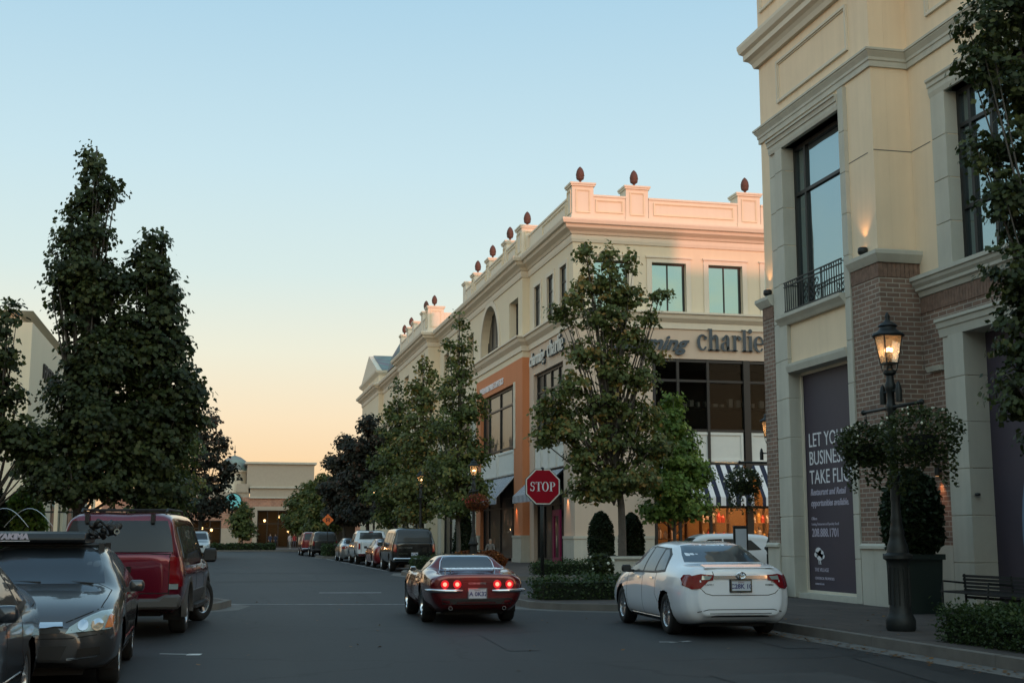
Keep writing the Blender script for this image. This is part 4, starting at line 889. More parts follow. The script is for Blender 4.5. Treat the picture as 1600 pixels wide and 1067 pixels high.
for a in (64, 72, 80): window_yz(L, lx-.25, a, a+6, .15, 4.4, (a+2, a+4), (3.4,), 'glass_dark')
t = thing('shop_sign', 'tall slim dark lettering on the upper side wall of the left building', 'sign', (lx+.05, 66, 9.2)); mb = MB()
text_mb(mb, 'FIRST BANK', 1.0, (lx+.05, 65.9, 9.25), (0, 1, 0), UP_, ext=.05, bold=.01, xs=1.25); build(mb, 'letters', M['black'], t)

# ================================================================== BUILDING ACROSS THE END OF THE STREET
E_ = thing('commercial_building', 'low brick and cream building closing the far end of the street with a lit entrance', 'building', (7, 170, 0.15))
eb = MB(); eb.wall('y', 170, 170.5, -14, 30, .15, 6.55, [(5.3, 10.6, .15, 4.9), (-3.5, .8, .15, 3.6), (-9, -5, .15, 3.4), (14, 18, .15, 3.6)]); build(eb, 'brick_wall', M['brick_far'], E_)
ec = MB(); ec.box(3.9, 12.5, 170.4, 190, 7.7, 10.9); ec.box(4.3, 30, 169.9, 170.4, 6.6, 7.75); ec.box(-14, 4.2, 170.1, 186, 6.56, 7.2); ec.box(4.7, 5.3, 169.7, 170.3, .15, 5.4); ec.box(10.6, 11.2, 169.7, 170.3, .15, 5.4); ec.box(5.3, 10.6, 169.72, 170.2, 4.9, 5.4); ec.box(.8, 3.0, 169.8, 170.3, .15, 2.6)
ec.box(2.6, 4.1, 169.9, 182, 7.2, 8.3); ec.box(13, 30, 170.4, 190, 7.7, 9.2); build(ec, 'cream_wall', mat('far_cream_shaded', (.40, .34, .27), .9, var=.06), E_)  # cream darkened: the shade on this front is put into its colour
ev = MB(); ev.box(3.6, 12.8, 170.1, 190.3, 10.9, 11.15); ev.box(4.2, 30, 169.6, 170.5, 7.75, 7.95); ev.box(4.2, 30, 169.75, 170.4, 6.45, 6.62); build(ev, 'cornice', M['trim'], E_)
window_xz(E_, 170.2, 5.3, 10.6, .15, 4.9, (6.6, 8.0, 9.3), (3.2,), 'store_glass', .12); window_xz(E_, 170.2, -3.5, .8, .15, 3.6, (-2, -.6), (2.6,), 'store_glass', .12)
build_each(MB().box(-14, 30, 173.5, 173.6, .15, 6.4).box(-14, 30, 170.6, 173.5, 5.2, 5.3), 'interior_wall', M['interior'], E_)
for i, (x, z) in enumerate(((6.3, 3.6), (8.2, 4.1), (9.4, 2.2), (-1.6, 2.6), (-.4, 2.4), (-6.2, 2.7))):
    t = thing('pendant_lamp', 'glowing pendant lamp in the far entrance, %s' % ('small one on its left', 'highest and brightest', 'low one at its right', 'in the left side window', 'beside the left side window', 'outermost at the far left')[i], 'lamp', (x, 171.2 if i < 5 else 169.5, z), 0, 'lamps at the far entrance')
    build(MB().ball((0, 0, 0), .17), 'bulb', M['bulb'], t, world=False); build(MB().tube([(0, 0, .15), (0, 0, .9)], .02, 5), 'rod', M['dark_metal'], t, world=False); point('far_lamp', (x, 171.0 if i < 5 else 169.2, z-.3), 110, (1, .5, .2), .2)
du = MB(); x0, y0 = 2.3, 175
du.lathe([(1.9, 10.2), (1.85, 10.9), (1.5, 11.5), (.8, 12.0), (.15, 12.2), (.001, 12.25)], (x0, y0, 0), 20); build(du, 'dome', M['slate'], E_, smooth=True)
build(MB().lathe([(1.75, 7.1), (1.75, 9.9), (2.0, 10.0), (2.0, 10.2), (.1, 10.22)], (x0, y0, 0), 12), 'turret', M['cornice'], E_); build(MB().tube([(x0, y0, 12.1), (x0, y0, 13.6)], [.08, .02], 6).ball((x0, y0, 12.7), .16), 'finial', M['iron'], E_)
M['teal'] = emit('teal', (0.12, 0.42, 0.44), 0.35)
t = thing('shop_sign', 'round teal illuminated sign on the far brick wall', 'sign', (2.2, 169.9, 6.0)); build(MB().lathe([(.001, -.1), (1.0, -.1), (1.0, .05), (.001, .05)], n=28, axis='y'), 'disc', M['teal'], t, world=False); build(MB().lathe([(1.0, -.14), (1.12, -.14), (1.12, .06), (1.0, .06), (1.0, -.14)], n=28, axis='y'), 'rim', M['iron'], t, world=False)

# unseen blocks added to shade the street from the low sun, behind and left
Z_ = thing('commercial_building', 'unseen tan building row added behind the viewer to block the low sun', 'building', (0, -110, 0.15))
zb = MB(); zb.wall('y', -112, -111.5, -50, 50, .15, 20.8, [(x, x+3, z, z+3) for x in range(-46, 46, 6) for z in (1, 8, 13)]); zb.box(-50, 50, -125, -112.02, .15, 20.6); build(zb, 'stucco_wall', M['stucco_cream'], Z_); zc = MB(); zc.sweep([(0, 19.8), (.4, 20.1), (.7, 20.5), (.7, 20.8), (0, 20.9)], [(-50, -111.5), (50, -111.5)]); build(zc, 'cornice', M['cornice'], Z_)
build(MB().box(-49, 49, -112.01, -111.9, .5, 17), 'pane', M['glass_dark'], Z_)
K_ = thing('commercial_building', 'unseen cream building row added left of the near block against the low sun', 'building', (-9.5, 0, 0.15))
kb = MB(); kb.wall('x', -10, -9.5, -55, 24, .15, 13.5, [(y, y+3, z, z+3) for y in range(-52, 20, 6) for z in (1, 7.5)]); kb.box(-25, -10.02, -55, 24, .15, 13.3); build(kb, 'stucco_wall', M['stucco_cream'], K_); build(MB().box(-10.01, -9.9, -54, 23, .5, 12), 'pane', M['glass_dark'], K_)
kc = MB(); kc.box(-10.2, -9.0, -55.3, 24.3, 13.5, 13.9); build(kc, 'cornice', M['cornice'], K_)
# ================================================================== VEHICLES (local axes: x right, y forward, rear bumper at y = 0)
def pchip(xs, ys, q):
    xs = np.array(xs, float); ys = np.array(ys, float); h = np.diff(xs); d = np.diff(ys)/h; m = np.zeros(len(xs)); m[0] = d[0]; m[-1] = d[-1]
    for i in range(1, len(xs)-1):
        if d[i-1]*d[i] > 0: w1 = 2*h[i]+h[i-1]; w2 = h[i]+2*h[i-1]; m[i] = (w1+w2)/(w1/d[i-1]+w2/d[i])
    k = np.clip(np.searchsorted(xs, q)-1, 0, len(h)-1); t = (q-xs[k])/h[k]
    return (1+2*t)*(1-t)**2*ys[k]+t*(1-t)**2*h[k]*m[k]+t*t*(3-2*t)*ys[k+1]+t*t*(t-1)*h[k]*m[k+1]
def section(ctrl, per=6):
    P = [Vector((-ctrl[1][0], ctrl[1][1]))]+[Vector(c) for c in ctrl]+[Vector((-ctrl[-2][0], ctrl[-2][1]))]; out = []
    for i in range(1, len(P)-2):
        p0, p1, p2, p3 = P[i-1:i+3]; t = [0]
        for a, b in ((p0, p1), (p1, p2), (p2, p3)): t.append(t[-1]+max((b-a).length, 1e-4)**.5)
        for k in range(per):
            u = t[1]+(t[2]-t[1])*k/per
            A1 = p0*((t[1]-u)/(t[1]-t[0]))+p1*((u-t[0])/(t[1]-t[0])); A2 = p1*((t[2]-u)/(t[2]-t[1]))+p2*((u-t[1])/(t[2]-t[1])); A3 = p2*((t[3]-u)/(t[3]-t[2]))+p3*((u-t[2])/(t[3]-t[2]))
            B1 = A1*((t[2]-u)/(t[2]-t[0]))+A2*((u-t[0])/(t[2]-t[0])); B2 = A2*((t[3]-u)/(t[3]-t[1]))+A3*((u-t[1])/(t[3]-t[1]))
            out.append(B1*((t[2]-u)/(t[2]-t[1]))+B2*((u-t[1])/(t[2]-t[1])))
    out.append(Vector(ctrl[-1])); return out
def car_body_mesh(st, wheels, wr, thr, step=.045, round_=.05):
    ys = [s[0] for s in st]; q = np.arange(ys[0], ys[-1]+1e-6, step); q[-1] = ys[-1]
    cols = np.array([[s[1], s[2]]+[c for p in s[3] for c in p]+[s[4]] for s in st]); C_ = np.stack([pchip(ys, cols[:, i], q) for i in range(cols.shape[1])], 1)
    rows = []
    for yy, c in zip(q, C_):
        sec = section([(0, c[0]), (c[1]*.6, c[0]), (c[1], c[0])]+[(c[2+2*i], c[3+2*i]) for i in range(5)]+[(0, c[-1])]); rows.append((yy, sec))
    def cap(row, sg):
        yy, sec = row; zc = (max(v.y for v in sec)+min(v.y for v in sec))/2; out = []
        for s_, o in ((.985, .3), (.955, .62), (.90, .85), (.75, .96), (.4, 1.0), (.02, 1.0)):
            out.append((yy+sg*round_*o, [Vector((v.x*s_, zc+(v.y-zc)*s_)) for v in sec]))
        return out
    rows = cap(rows[0], -1)[::-1]+rows+cap(rows[-1], 1); k = len(rows[0][1]); V = []
    for yy, sec in rows:
        ring = [(v.x, yy, v.y) for v in sec]; ring += [(-v.x, yy, v.y) for v in sec[-2:0:-1]]; V += ring
    n = 2*k-2; F = []
    for i in range(len(rows)-1):
        for j in range(n): F.append((i*n+j, i*n+(j+1) % n, (i+1)*n+(j+1) % n, (i+1)*n+j))
    full = (list(V), list(F)); keep = []; Vn = np.array(V)
    for f in F:
        c = Vn[list(f)].mean(0); cut = False
        for wy in wheels:
            if abs(c[0]) > thr and math.hypot(c[1]-wy, c[2]-wr*.98) < wr*1.13: cut = True
        if not cut: keep.append(f)
    used = {i for f in keep for i in f}
    for i in used:
        x, y, z = V[i]
        for wy in wheels:
            d = math.hypot(y-wy, z-wr*.98)
            if abs(x) > thr-.05 and d < wr*1.13+step*.7 and d > .01 and z > .1:
                if d < wr*1.13:
                    dz = z-wr*.98; s_ = wr*1.13/d
                    V[i] = (x, wy+(y-wy)*s_, wr*.98+dz*s_) if dz > 0 else (x, wy+math.copysign(math.sqrt(max(0, (wr*1.13)**2-dz*dz)), y-wy), z)
    return V, keep, full
class Car:
    def __init__(s, name, label, cat, st, wheels, wr, paint, loc, rz, group=None, ww=.22, rim='alloy', track=None, spokes=7, steer=0, round_=.05, wheel_mat='alloy'):
        s.root = thing(name, label, cat, loc, rz, group); s.W = max(p[0] for q in st for p in q[3]); s.wr = wr; s.wheels = wheels; s.L = st[-1][0]
        thr = s.W-.34; V, F, full = car_body_mesh(st, wheels, wr, thr, round_=round_); me = MB(); me.v = V; me.f = F
        s.body = build(me, 'body', paint, s.root, world=False, smooth=True)
        s.bvh = BVHTree.FromPolygons([Vector(v) for v in full[0]], full[1])
        zb = min(q[1] for q in st); ub = MB(); ub.box(-thr+.02, thr-.02, .35, s.L-.35, zb-.02, zb+.12)
        for wy in wheels:
            for sg in (-1, 1):
                k = 16; 
                pts = [(wy+wr*1.14*math.cos(R(a)), wr*.98+wr*1.14*math.sin(R(a))) for a in range(-20, 201, 11)]
                xo, xi = sg*(s.W-.045), sg*(thr-.02)
                for a, b in zip(pts, pts[1:]): ub.add([(xo, *a), (xo, *b), (xi, *b), (xi, *a)], [(0, 1, 2, 3)])
                ub.add([(xi, *p) for p in pts], [tuple(range(len(pts)))])
        build(ub, 'underbody', M['gap'], s.root, world=False)
        w0 = None
        for k, wy in enumerate(wheels):
            for sg in (-1, 1):
                hub = s.W-ww*.5-.035
                tm = MB().lathe([(wr*.60, -ww*.42), (wr*.66, -ww*.5), (wr*.90, -ww*.5), (wr*.975, -ww*.40), (wr, -ww*.25), (wr, ww*.25), (wr*.975, ww*.40), (wr*.90, ww*.5), (wr*.66, ww*.5), (wr*.60, ww*.42)], n=32, axis='x')
                tm.lathe([(.001, -ww*.3), (wr*.62, -ww*.3)], n=20, axis='x')
                o = build(tm, 'wheel', M['tyre'], s.root, world=False, smooth=True); rm = MB(); e = ww*.44
                rm.lathe([(wr*.66, e), (wr*.63, e+.006), (wr*.59, e-.005), (wr*.56, e-.06), (wr*.55, -e)], n=32, axis='x'); rm.lathe([(.001, e-.02), (wr*.10, e-.02), (wr*.13, e-.04), (wr*.13, e-.08)], n=16, axis='x')
                for q in range(spokes):
                    a = 2*math.pi*q/spokes; ca, sa = math.cos(a), math.sin(a); hw0, hw1 = wr*.07, wr*.085; vs = []
                    for (rr, hw, xx) in ((wr*.08, hw0*1.3, e-.035), (wr*.30, hw0, e-.028), (wr*.585, hw1, e-.012)):
                        vs += [(xx, rr*ca-hw*sa, rr*sa+hw*ca), (xx, rr*ca+hw*sa, rr*sa-hw*ca), (xx-.035, rr*ca+hw*sa, rr*sa-hw*ca), (xx-.035, rr*ca-hw*sa, rr*sa+hw*ca)]
                    fs = []
                    for b in (0, 4): fs += [(b, b+1, b+5, b+4), (b+1, b+2, b+6, b+5), (b+2, b+3, b+7, b+6), (b+3, b, b+4, b+7)]
                    rm.add(vs, fs)
                rm.lathe([(wr*.50, e-.09), (.02, e-.09)], n=16, axis='x')
                r_ = build(rm, 'rim', M[wheel_mat], o, world=False, angle=35)
                o.location = (sg*hub, wy, wr); o.rotation_euler = (0, 0, (math.pi if sg < 0 else 0)+(steer if k == 1 else 0))
    def decal(s, name, poly, mode, m, off=.006, parent=None, sides=(1,), cell=.08, label=None):
        out = []
        for sg in sides:
            bm = bmesh.new(); bm.faces.new([bm.verts.new((a, b, 0)) for a, b in poly])
            a0, a1 = min(p[0] for p in poly), max(p[0] for p in poly); b0, b1 = min(p[1] for p in poly), max(p[1] for p in poly)
            for v in np.arange(a0+cell, a1-.01, cell): bmesh.ops.bisect_plane(bm, geom=bm.verts[:]+bm.edges[:]+bm.faces[:], plane_co=(v, 0, 0), plane_no=(1, 0, 0))
            for v in np.arange(b0+cell, b1-.01, cell): bmesh.ops.bisect_plane(bm, geom=bm.verts[:]+bm.edges[:]+bm.faces[:], plane_co=(0, v, 0), plane_no=(0, 1, 0))
            bmesh.ops.triangulate(bm, faces=bm.faces); d = {'side': Vector((-sg, 0, 0)), 'rear': Vector((0, 1, 0)), 'front': Vector((0, -1, 0)), 'top': Vector((0, 0, -1))}[mode]
            for v in bm.verts:
                a, b = v.co.x, v.co.y; x_ = a*sg if mode in ('rear', 'front', 'top') else a
                o = {'side': Vector((sg*3, a, b)), 'rear': Vector((x_, -3, b)), 'front': Vector((x_, 9, b)), 'top': Vector((x_, b, 5))}[mode]
                h = s.bvh.ray_cast(o, d)
                if h[0] is None:
                    h = s.bvh.find_nearest(o+d*(3-s.W if mode == 'side' else 3.0 if mode != 'top' else 4))
                n = h[1]; n = n if n.dot(d) < 0 else -n
                if n.dot(d) > -.25: n = -d
                v.co = h[0]+n*off
            be = [e for e in bm.edges if e.is_boundary]; r_ = bmesh.ops.extrude_edge_only(bm, edges=be)
            for v in r_['geom']:
                if isinstance(v, bmesh.types.BMVert): v.co += d*(off+.012)
            bmesh.ops.recalc_face_normals(bm, faces=bm.faces)
            me = bpy.data.meshes.new(name); bm.to_mesh(me); bm.free(); me.materials.append(m); me.shade_smooth(); me.set_sharp_from_angle(angle=R(50))
            ob = bpy.data.objects.new(name, me); C.objects.link(ob); ob.parent = parent or s.root
            if label: ob['label'] = label
            out.append(ob)
        return out[0]
    def lines(s, name, lines, mode, m, wd=.010, off=.002, sides=(1,), parent=None):
        for sg in sides:
            mb = MB()
            for ln in lines:
                pts = []
                for (a, b), (c, d_) in zip(ln, ln[1:]):
                    k = max(1, int(math.hypot(c-a, d_-b)/.05)); pts += [(a+(c-a)*i/k, b+(d_-b)*i/k) for i in range(k)]
                pts.append(ln[-1]); L_, R_ = [], []
                d = {'side': Vector((-sg, 0, 0)), 'rear': Vector((0, 1, 0)), 'front': Vector((0, -1, 0)), 'top': Vector((0, 0, -1))}[mode]
                for i, p in enumerate(pts):
                    q0, q1 = pts[max(0, i-1)], pts[min(len(pts)-1, i+1)]; t = Vector((q1[0]-q0[0], q1[1]-q0[1])).normalized(); nn = Vector((-t.y, t.x))*wd/2
                    for lst, g_ in ((L_, 1), (R_, -1)):
                        a, b = p[0]+nn.x*g_, p[1]+nn.y*g_; x_ = a*sg if mode != 'side' else a
                        o = {'side': Vector((sg*3, a, b)), 'rear': Vector((x_, -3, b)), 'front': Vector((x_, 9, b)), 'top': Vector((x_, b, 5))}[mode]
                        h = s.bvh.ray_cast(o, d); lst.append(None if h[0] is None else h[0]-d*off)
                for i in range(len(pts)-1):
                    q = [L_[i], L_[i+1], R_[i+1], R_[i]]
                    if all(v is not None for v in q) and max((q[a]-q[b]).length for a, b in ((0, 1), (2, 3))) < .3:
                        q2 = [v+d*(off+.006) for v in q]; mb.add([tuple(v) for v in q+q2], [(0, 1, 2, 3), (0, 4, 5, 1), (2, 6, 7, 3), (1, 5, 6, 2), (3, 7, 4, 0)])
            if mb.v: build(mb, name, m, parent or s.root, world=False)
    def part(s, name, mb, m, parent=None, smooth=True, angle=40, label=None):
        o = build(mb, name, m, parent or s.root, world=False, angle=angle)
        if label: o['label'] = label
        return o
    def mirror(s, y, z, x, m, sz=(.12, .10, .09), back=-1):
        for sg in (-1, 1):
            mb = MB(); k = 14; sx, sy, sz_ = sz
            mb.lathe([(max(.001, math.sin(math.pi*j/8)**.45), -math.cos(math.pi*j/8)) for j in range(9)], n=k, axis='y'); q_ = lambda a, b: 1/max(abs(a), abs(b), 1e-3)*math.hypot(a, b); mb.v = [(sg*(x+sx)+v[0]*sx*(1+.75*(q_(v[0], v[2])-1)), y+v[1]*sy*.6, z+v[2]*sz_*(1+.75*(q_(v[0], v[2])-1))) for v in mb.v]
            mb.box(sg*(x-.08), sg*(x+.06), y-.03, y+.03, z-.07, z-.02); o = s.part('mirror', mb, m)
            s.part('mirror_glass', MB().box(sg*x+sg*.02, sg*(x+2*sx-.02), y-sy*.6-.004, y-sy*.6+.01, z-sz_*.7, z+sz_*.7), M['car_glass'], parent=o)
    def plate(s, y, z, txt, front=False, w_=.30, h_=.15, bg='plate', ink='plate_ink'):
        sg = 1 if front else -1
        fr = s.part('number_plate', MB().box(-w_/2, w_/2, y, y+sg*.012, z-h_/2, z+h_/2), M[bg]); f2 = MB()
        for a in ((-w_/2-.012, -w_/2+.004, z-h_/2-.012, z+h_/2+.012), (w_/2-.004, w_/2+.012, z-h_/2-.012, z+h_/2+.012)): f2.box(a[0], a[1], y, y+sg*.018, a[2], a[3])
        f2.box(-w_/2, w_/2, y, y+sg*.0175, z+h_/2-.004, z+h_/2+.012); f2.box(-w_/2, w_/2, y, y+sg*.0175, z-h_/2-.012, z-h_/2+.004); s.part('plate_frame', f2, M['chrome'] if bg == 'plate' else M['plastic'], parent=fr)
        t_ = MB(); rt = (1, 0, 0) if not front else (-1, 0, 0); text_mb(t_, txt, h_*.62, (0, y+sg*.013, z-h_*.26), rt, (0, 0, 1), ext=.001, align='CENTER', bold=.003); s.part('plate_number', t_, M[ink], parent=fr, angle=None)
        t_ = MB(); text_mb(t_, 'IDAHO', h_*.2, (0, y+sg*.013, z+h_*.27), rt, (0, 0, 1), ext=.001, align='CENTER'); s.part('plate_state', t_, M['red_lens'], parent=fr, angle=None)

SEDAN = [ # y, zb, wb, (low, mid, shoulder, glass, roof edge), centre height
 (0.00, .34, .58, [(.66, .42), (.70, .62), (.66, .90), (.56, 1.03), (.40, 1.06)], 1.065),
 (0.10, .27, .66, [(.78, .38), (.82, .62), (.77, .92), (.66, 1.055), (.46, 1.085)], 1.09),
 (0.30, .22, .72, [(.85, .35), (.885, .62), (.83, .94), (.71, 1.07), (.50, 1.105)], 1.115),
 (0.62, .19, .74, [(.87, .33), (.91, .62), (.86, .95), (.73, 1.09), (.53, 1.125)], 1.135),
 (1.02, .18, .75, [(.87, .32), (.91, .62), (.865, .96), (.715, 1.16), (.55, 1.275)], 1.30),
 (1.45, .18, .75, [(.87, .32), (.91, .62), (.865, .96), (.70, 1.25), (.545, 1.405)], 1.435),
 (2.10, .18, .75, [(.87, .32), (.905, .62), (.865, .955), (.70, 1.265), (.545, 1.44)], 1.472),
 (2.75, .18, .75, [(.87, .32), (.905, .62), (.865, .95), (.705, 1.24), (.545, 1.405)], 1.44),
 (3.15, .18, .75, [(.87, .32), (.905, .62), (.86, .94), (.72, 1.15), (.56, 1.27)], 1.30),
 (3.60, .18, .75, [(.87, .32), (.905, .61), (.85, .915), (.74, .99), (.57, 1.03)], 1.05),
 (4.05, .19, .74, [(.87, .32), (.90, .59), (.83, .86), (.71, .925), (.52, .955)], .97),
 (4.45, .22, .68, [(.83, .33), (.865, .56), (.78, .76), (.66, .83), (.48, .86)], .875),
 (4.70, .26, .58, [(.70, .36), (.74, .52), (.68, .66), (.56, .72), (.42, .75)], .765),
 (4.82, .31, .46, [(.54, .38), (.57, .50), (.53, .60), (.45, .65), (.34, .67)], .68)]
def sedan_glass(c, side=True, rear='car_glass'):
    c.decal('window_trim', [(1.12, .985), (1.62, .955), (3.30, .935), (3.33, .965), (2.95, 1.225), (2.62, 1.37), (2.38, 1.39), (1.70, 1.365), (1.50, 1.36), (1.28, 1.26)], 'side', M['plastic'], off=.003, sides=(1, -1))
    c.decal('side_window', [(1.18, 1.02), (1.62, .99), (1.66, 1.01), (1.70, 1.33), (1.55, 1.335), (1.36, 1.25)], 'side', M['car_glass'], sides=(1, -1))
    c.decal('side_window', [(1.73, .985), (2.36, .975), (2.36, 1.365), (1.77, 1.35)], 'side', M['car_glass'], sides=(1, -1))
    c.decal('side_window', [(2.43, .975), (3.22, .965), (3.26, .975), (2.92, 1.20), (2.60, 1.345), (2.43, 1.365)], 'side', M['car_glass'], sides=(1, -1))
    c.decal('rear_window', [(-.64, 1.145), (.64, 1.145), (.60, 1.25), (.52, 1.40), (.30, 1.425), (-.30, 1.425), (-.52, 1.40), (-.60, 1.25)], 'rear', M[rear], off=.004)
    c.decal('windscreen', [(-.66, 1.045), (.66, 1.045), (.62, 1.20), (.53, 1.385), (.30, 1.415), (-.30, 1.415), (-.53, 1.385), (-.62, 1.20)], 'front', M['car_glass'], off=.004)
    c.lines('panel_gaps', [[(2.395, .24), (2.395, .97)], [(3.38, .30), (3.42, .60), (3.36, .93)], [(1.58, .97), (1.60, .62), (1.44, .50)], [(1.50, .27), (3.32, .27)]], 'side', M['gap'], sides=(1, -1))
    for yy in (2.50, 1.78):
        for sg in (1, -1): pass
    c.lines('door_handle', [[(2.52, .865), (2.68, .868)], [(1.72, .875), (1.88, .878)]], 'side', M['chrome'], wd=.028, off=.022, sides=(1, -1))

def text_on(c, s_, size, x, y, z, m, name='badge', rear=True, ext=.004, xs=1.0, bold=.0):
    mb = MB(); text_mb(mb, s_, size, (x, y, z), (1, 0, 0) if rear else (-1, 0, 0), (0, 0, 1), ext=ext, align='CENTER', bold=bold, xs=xs); return c.part(name, mb, m, angle=None)

# ---- white sedan at the right kerb
P_white = paint_mat('paint_white', (0.82, 0.86, 0.92), rough=.25)
a_ = -R(3.2)
c = Car('parked_car', 'white sedan parked at the right kerb in front of the brick tower', 'car', SEDAN, (1.06, 3.84), .33, P_white, (8.02+1.06*math.sin(a_), 19.95-1.06*math.cos(a_), 0), a_, spokes=10)
sedan_glass(c, rear='sky_glass'); c.mirror(3.1, 1.0, .90, M['plastic'], (.085, .10, .065))
tl = c.decal('tail_light', [(.43, .965), (.62, .975), (.80, .93), (.855, .80), (.75, .745), (.64, .76), (.52, .87), (.44, .885)], 'rear', M['red_lens'], off=.014, sides=(1, -1))
c.decal('reversing_lens', [(.46, .945), (.60, .95), (.62, .89), (.50, .895)], 'rear', M['clear_lens'], off=.02, sides=(1, -1))
c.decal('tail_light_wrap', [(.02, .92), (.13, .965), (.26, .955), (.30, .90), (.15, .79), (.03, .76)], 'side', M['red_lens'], off=.012, sides=(1, -1))
c.decal('chrome_bar', [(-.43, .905), (.43, .905), (.43, .955), (-.43, .955)], 'rear', M['chrome'], off=.018)
bd = MB(); bd.tube([(.075*math.cos(t*math.pi/8), -.085, .955+.05*math.sin(t*math.pi/8)) for t in range(17)], .009, 6); bd.tube([(.03*math.cos(t*math.pi/6), -.087, .955+.05*math.sin(t*math.pi/6)) for t in range(13)], .007, 6); bd.tube([(.055*math.cos(t*math.pi/6), -.087, .98+.02*math.sin(t*math.pi/6)) for t in range(13)], .007, 6); c.part('emblem', bd, M['chrome'])
c.lines('panel_gaps', [[(-.46, 1.07), (-.43, .96)], [(-.64, .76), (-.56, .685), (-.45, .655), (.45, .655), (.56, .685), (.64, .76)]], 'rear', M['gap'], wd=.011)
c.lines('bumper_crease', [[(-.68, .40), (-.52, .44), (.52, .44), (.68, .40)]], 'rear', M['gap'], wd=.012)
c.decal('lower_valance', [(-.46, .33), (.46, .33), (.50, .385), (-.50, .385)], 'rear', M['plastic'], off=.008)
c.plate(-.075, .80, 'C28K 10', bg='plate', w_=.31, h_=.155)
c.part('plate_surround', MB().box(-.18, .18, -.068, -.03, .70, .90), M['plastic'])
text_on(c, 'CAMRY', .042, -.50, -.052, .805, M['chrome']); text_on(c, 'HYBRID', .038, .47, -.052, .80, M['black']); text_on(c, 'XLE', .034, .52, -.052, .845, M['chrome'])
c.part('boot_spoiler', MB().prism([(-.02, 1.085), (.20, 1.12), (.20, 1.10), (.02, 1.06), (-.03, 1.07)], 'x', -.56, .56), P_white)
c.decal('side_skirt', [(1.5, .215), (3.35, .215), (3.35, .25), (1.5, .25)], 'side', M['chrome'], off=.012, sides=(1, -1))

# ---- grey sedan facing the viewer
P_grey = paint_mat('paint_grey', (0.065, 0.066, 0.070), metal=.55, rough=.28)
def front_sedan(c, grille=True):
    c.decal('headlight', [(.40, .60), (.80, .62), (.845, .68), (.82, .80), (.70, .79), (.55, .73), (.43, .65)], 'front', M['clear_lens'], off=.012, sides=(1, -1), cell=.05)
    c.decal('indicator', [(.745, .63), (.815, .635), (.825, .76), (.78, .75)], 'front', M['amber'], off=.018, sides=(1, -1), cell=.05)
    for xx, rr in ((.55, .05), (.68, .055)): c.decal('reflector', [(xx+rr*math.cos(t*math.pi/6), .665+rr*math.sin(t*math.pi/6)) for t in range(12)], 'front', M['chrome'], off=.018, sides=(1, -1), cell=.2)
    c.decal('grille', [(-.34, .60), (.34, .60), (.37, .66), (-.37, .66)], 'front', M['black'], off=.010)
    c.decal('grille_bar', [(-.37, .655), (.37, .655), (.36, .69), (-.36, .69)], 'front', M['chrome'], off=.024)
    c.decal('lower_intake', [(-.36, .35), (.36, .35), (.42, .48), (-.42, .48)], 'front', M['black'], off=.008)
    c.decal('fog_recess', [(.50, .36), (.72, .38), (.72, .46), (.52, .45)], 'front', M['black'], off=.008, sides=(1, -1)); c.lines('intake_trim', [[(.42, .345), (.70, .365)]], 'front', M['chrome'], wd=.014, off=.014, sides=(1, -1))
    c.lines('panel_gaps', [[(-.39, .70), (-.72, .83)], [(.39, .70), (.72, .83)], [(-.74, .58), (-.42, .55), (.42, .55), (.74, .58)]], 'front', M['gap'], wd=.011)
    c.lines('bonnet_gap', [[(.70, 4.42), (.735, 4.1), (.75, 3.66), (.60, 3.56)], [(-.70, 4.42), (-.735, 4.1), (-.75, 3.66), (-.60, 3.56)]], 'top', M['gap'], wd=.010)
    wi = MB(); wi.tube([(-.55, 3.60, 1.045), (-.1, 3.52, 1.075), (.05, 3.46, 1.10)], .010, 5); wi.tube([(.0, 3.60, 1.06), (.5, 3.50, 1.075)], .010, 5); c.part('wiper', wi, M['plastic'])
    c.lines('side_moulding', [[(1.55, .44), (3.30, .44)]], 'side', M['chrome'], wd=.016, off=.010, sides=(1, -1)); c.lines('sill_trim', [[(1.55, .26), (3.30, .26)]], 'side', M['chrome'], wd=.012, off=.010, sides=(1, -1))
c = Car('parked_car', 'dark grey sedan facing the viewer with a black cargo carrier on its roof', 'car', SEDAN, (1.06, 3.84), .33, P_grey, (-1.86, 18.52, 0), R(180.6), spokes=9)
sedan_glass(c); front_sedan(c); c.mirror(3.1, 1.0, .90, P_grey, (.085, .10, .065))
t = thing('roof_carrier', 'black roof cargo carrier with white lettering on the grey sedan', 'carrier', (-1.86, 16.2, 1.455))
k = MB(); k.prism([(-.62, .02), (.60, .02), (.66, .07), (.62, .16), (.2, .19), (-.55, .19), (-.62, .12)], 'x', -.75, .42); k.v = [(a, -b, .02+(z_-.02)*.8) for a, b, z_ in k.v]; build(k, 'box', mat('carrier_black', (.014, .016, .020), .35), t, world=False, bevel=.02)
k = MB(); text_mb(k, 'YAKIMA', .085, (-.37, -.655, .068), (1, 0, 0), (0, 0, 1), ext=.004, shear=.15, bold=.006, align='CENTER', xs=1.1); build(k, 'lettering', M['letter_dim'], t, world=False); build(MB().box(-.58, -.18, -.654, -.648, .042, .050), 'stripe', M['lettering'], t, world=False)
k = MB()
for yy in (-.45, .45): k.tube([(-.6, yy, .0), (.62, yy, .0)], .018, 8); k.box(-.6, -.54, yy-.04, yy+.04, -.08, .02); k.box(.56, .62, yy-.04, yy+.04, -.08, .02)
build_each(k, 'crossbar', M['plastic'], t, world=False)
t = thing('bike_mount', 'black clamp bike rack folded on the roof of the grey sedan beside the carrier', 'rack', (-1.30, 16.3, 1.52)); k = MB()
random.seed(5)
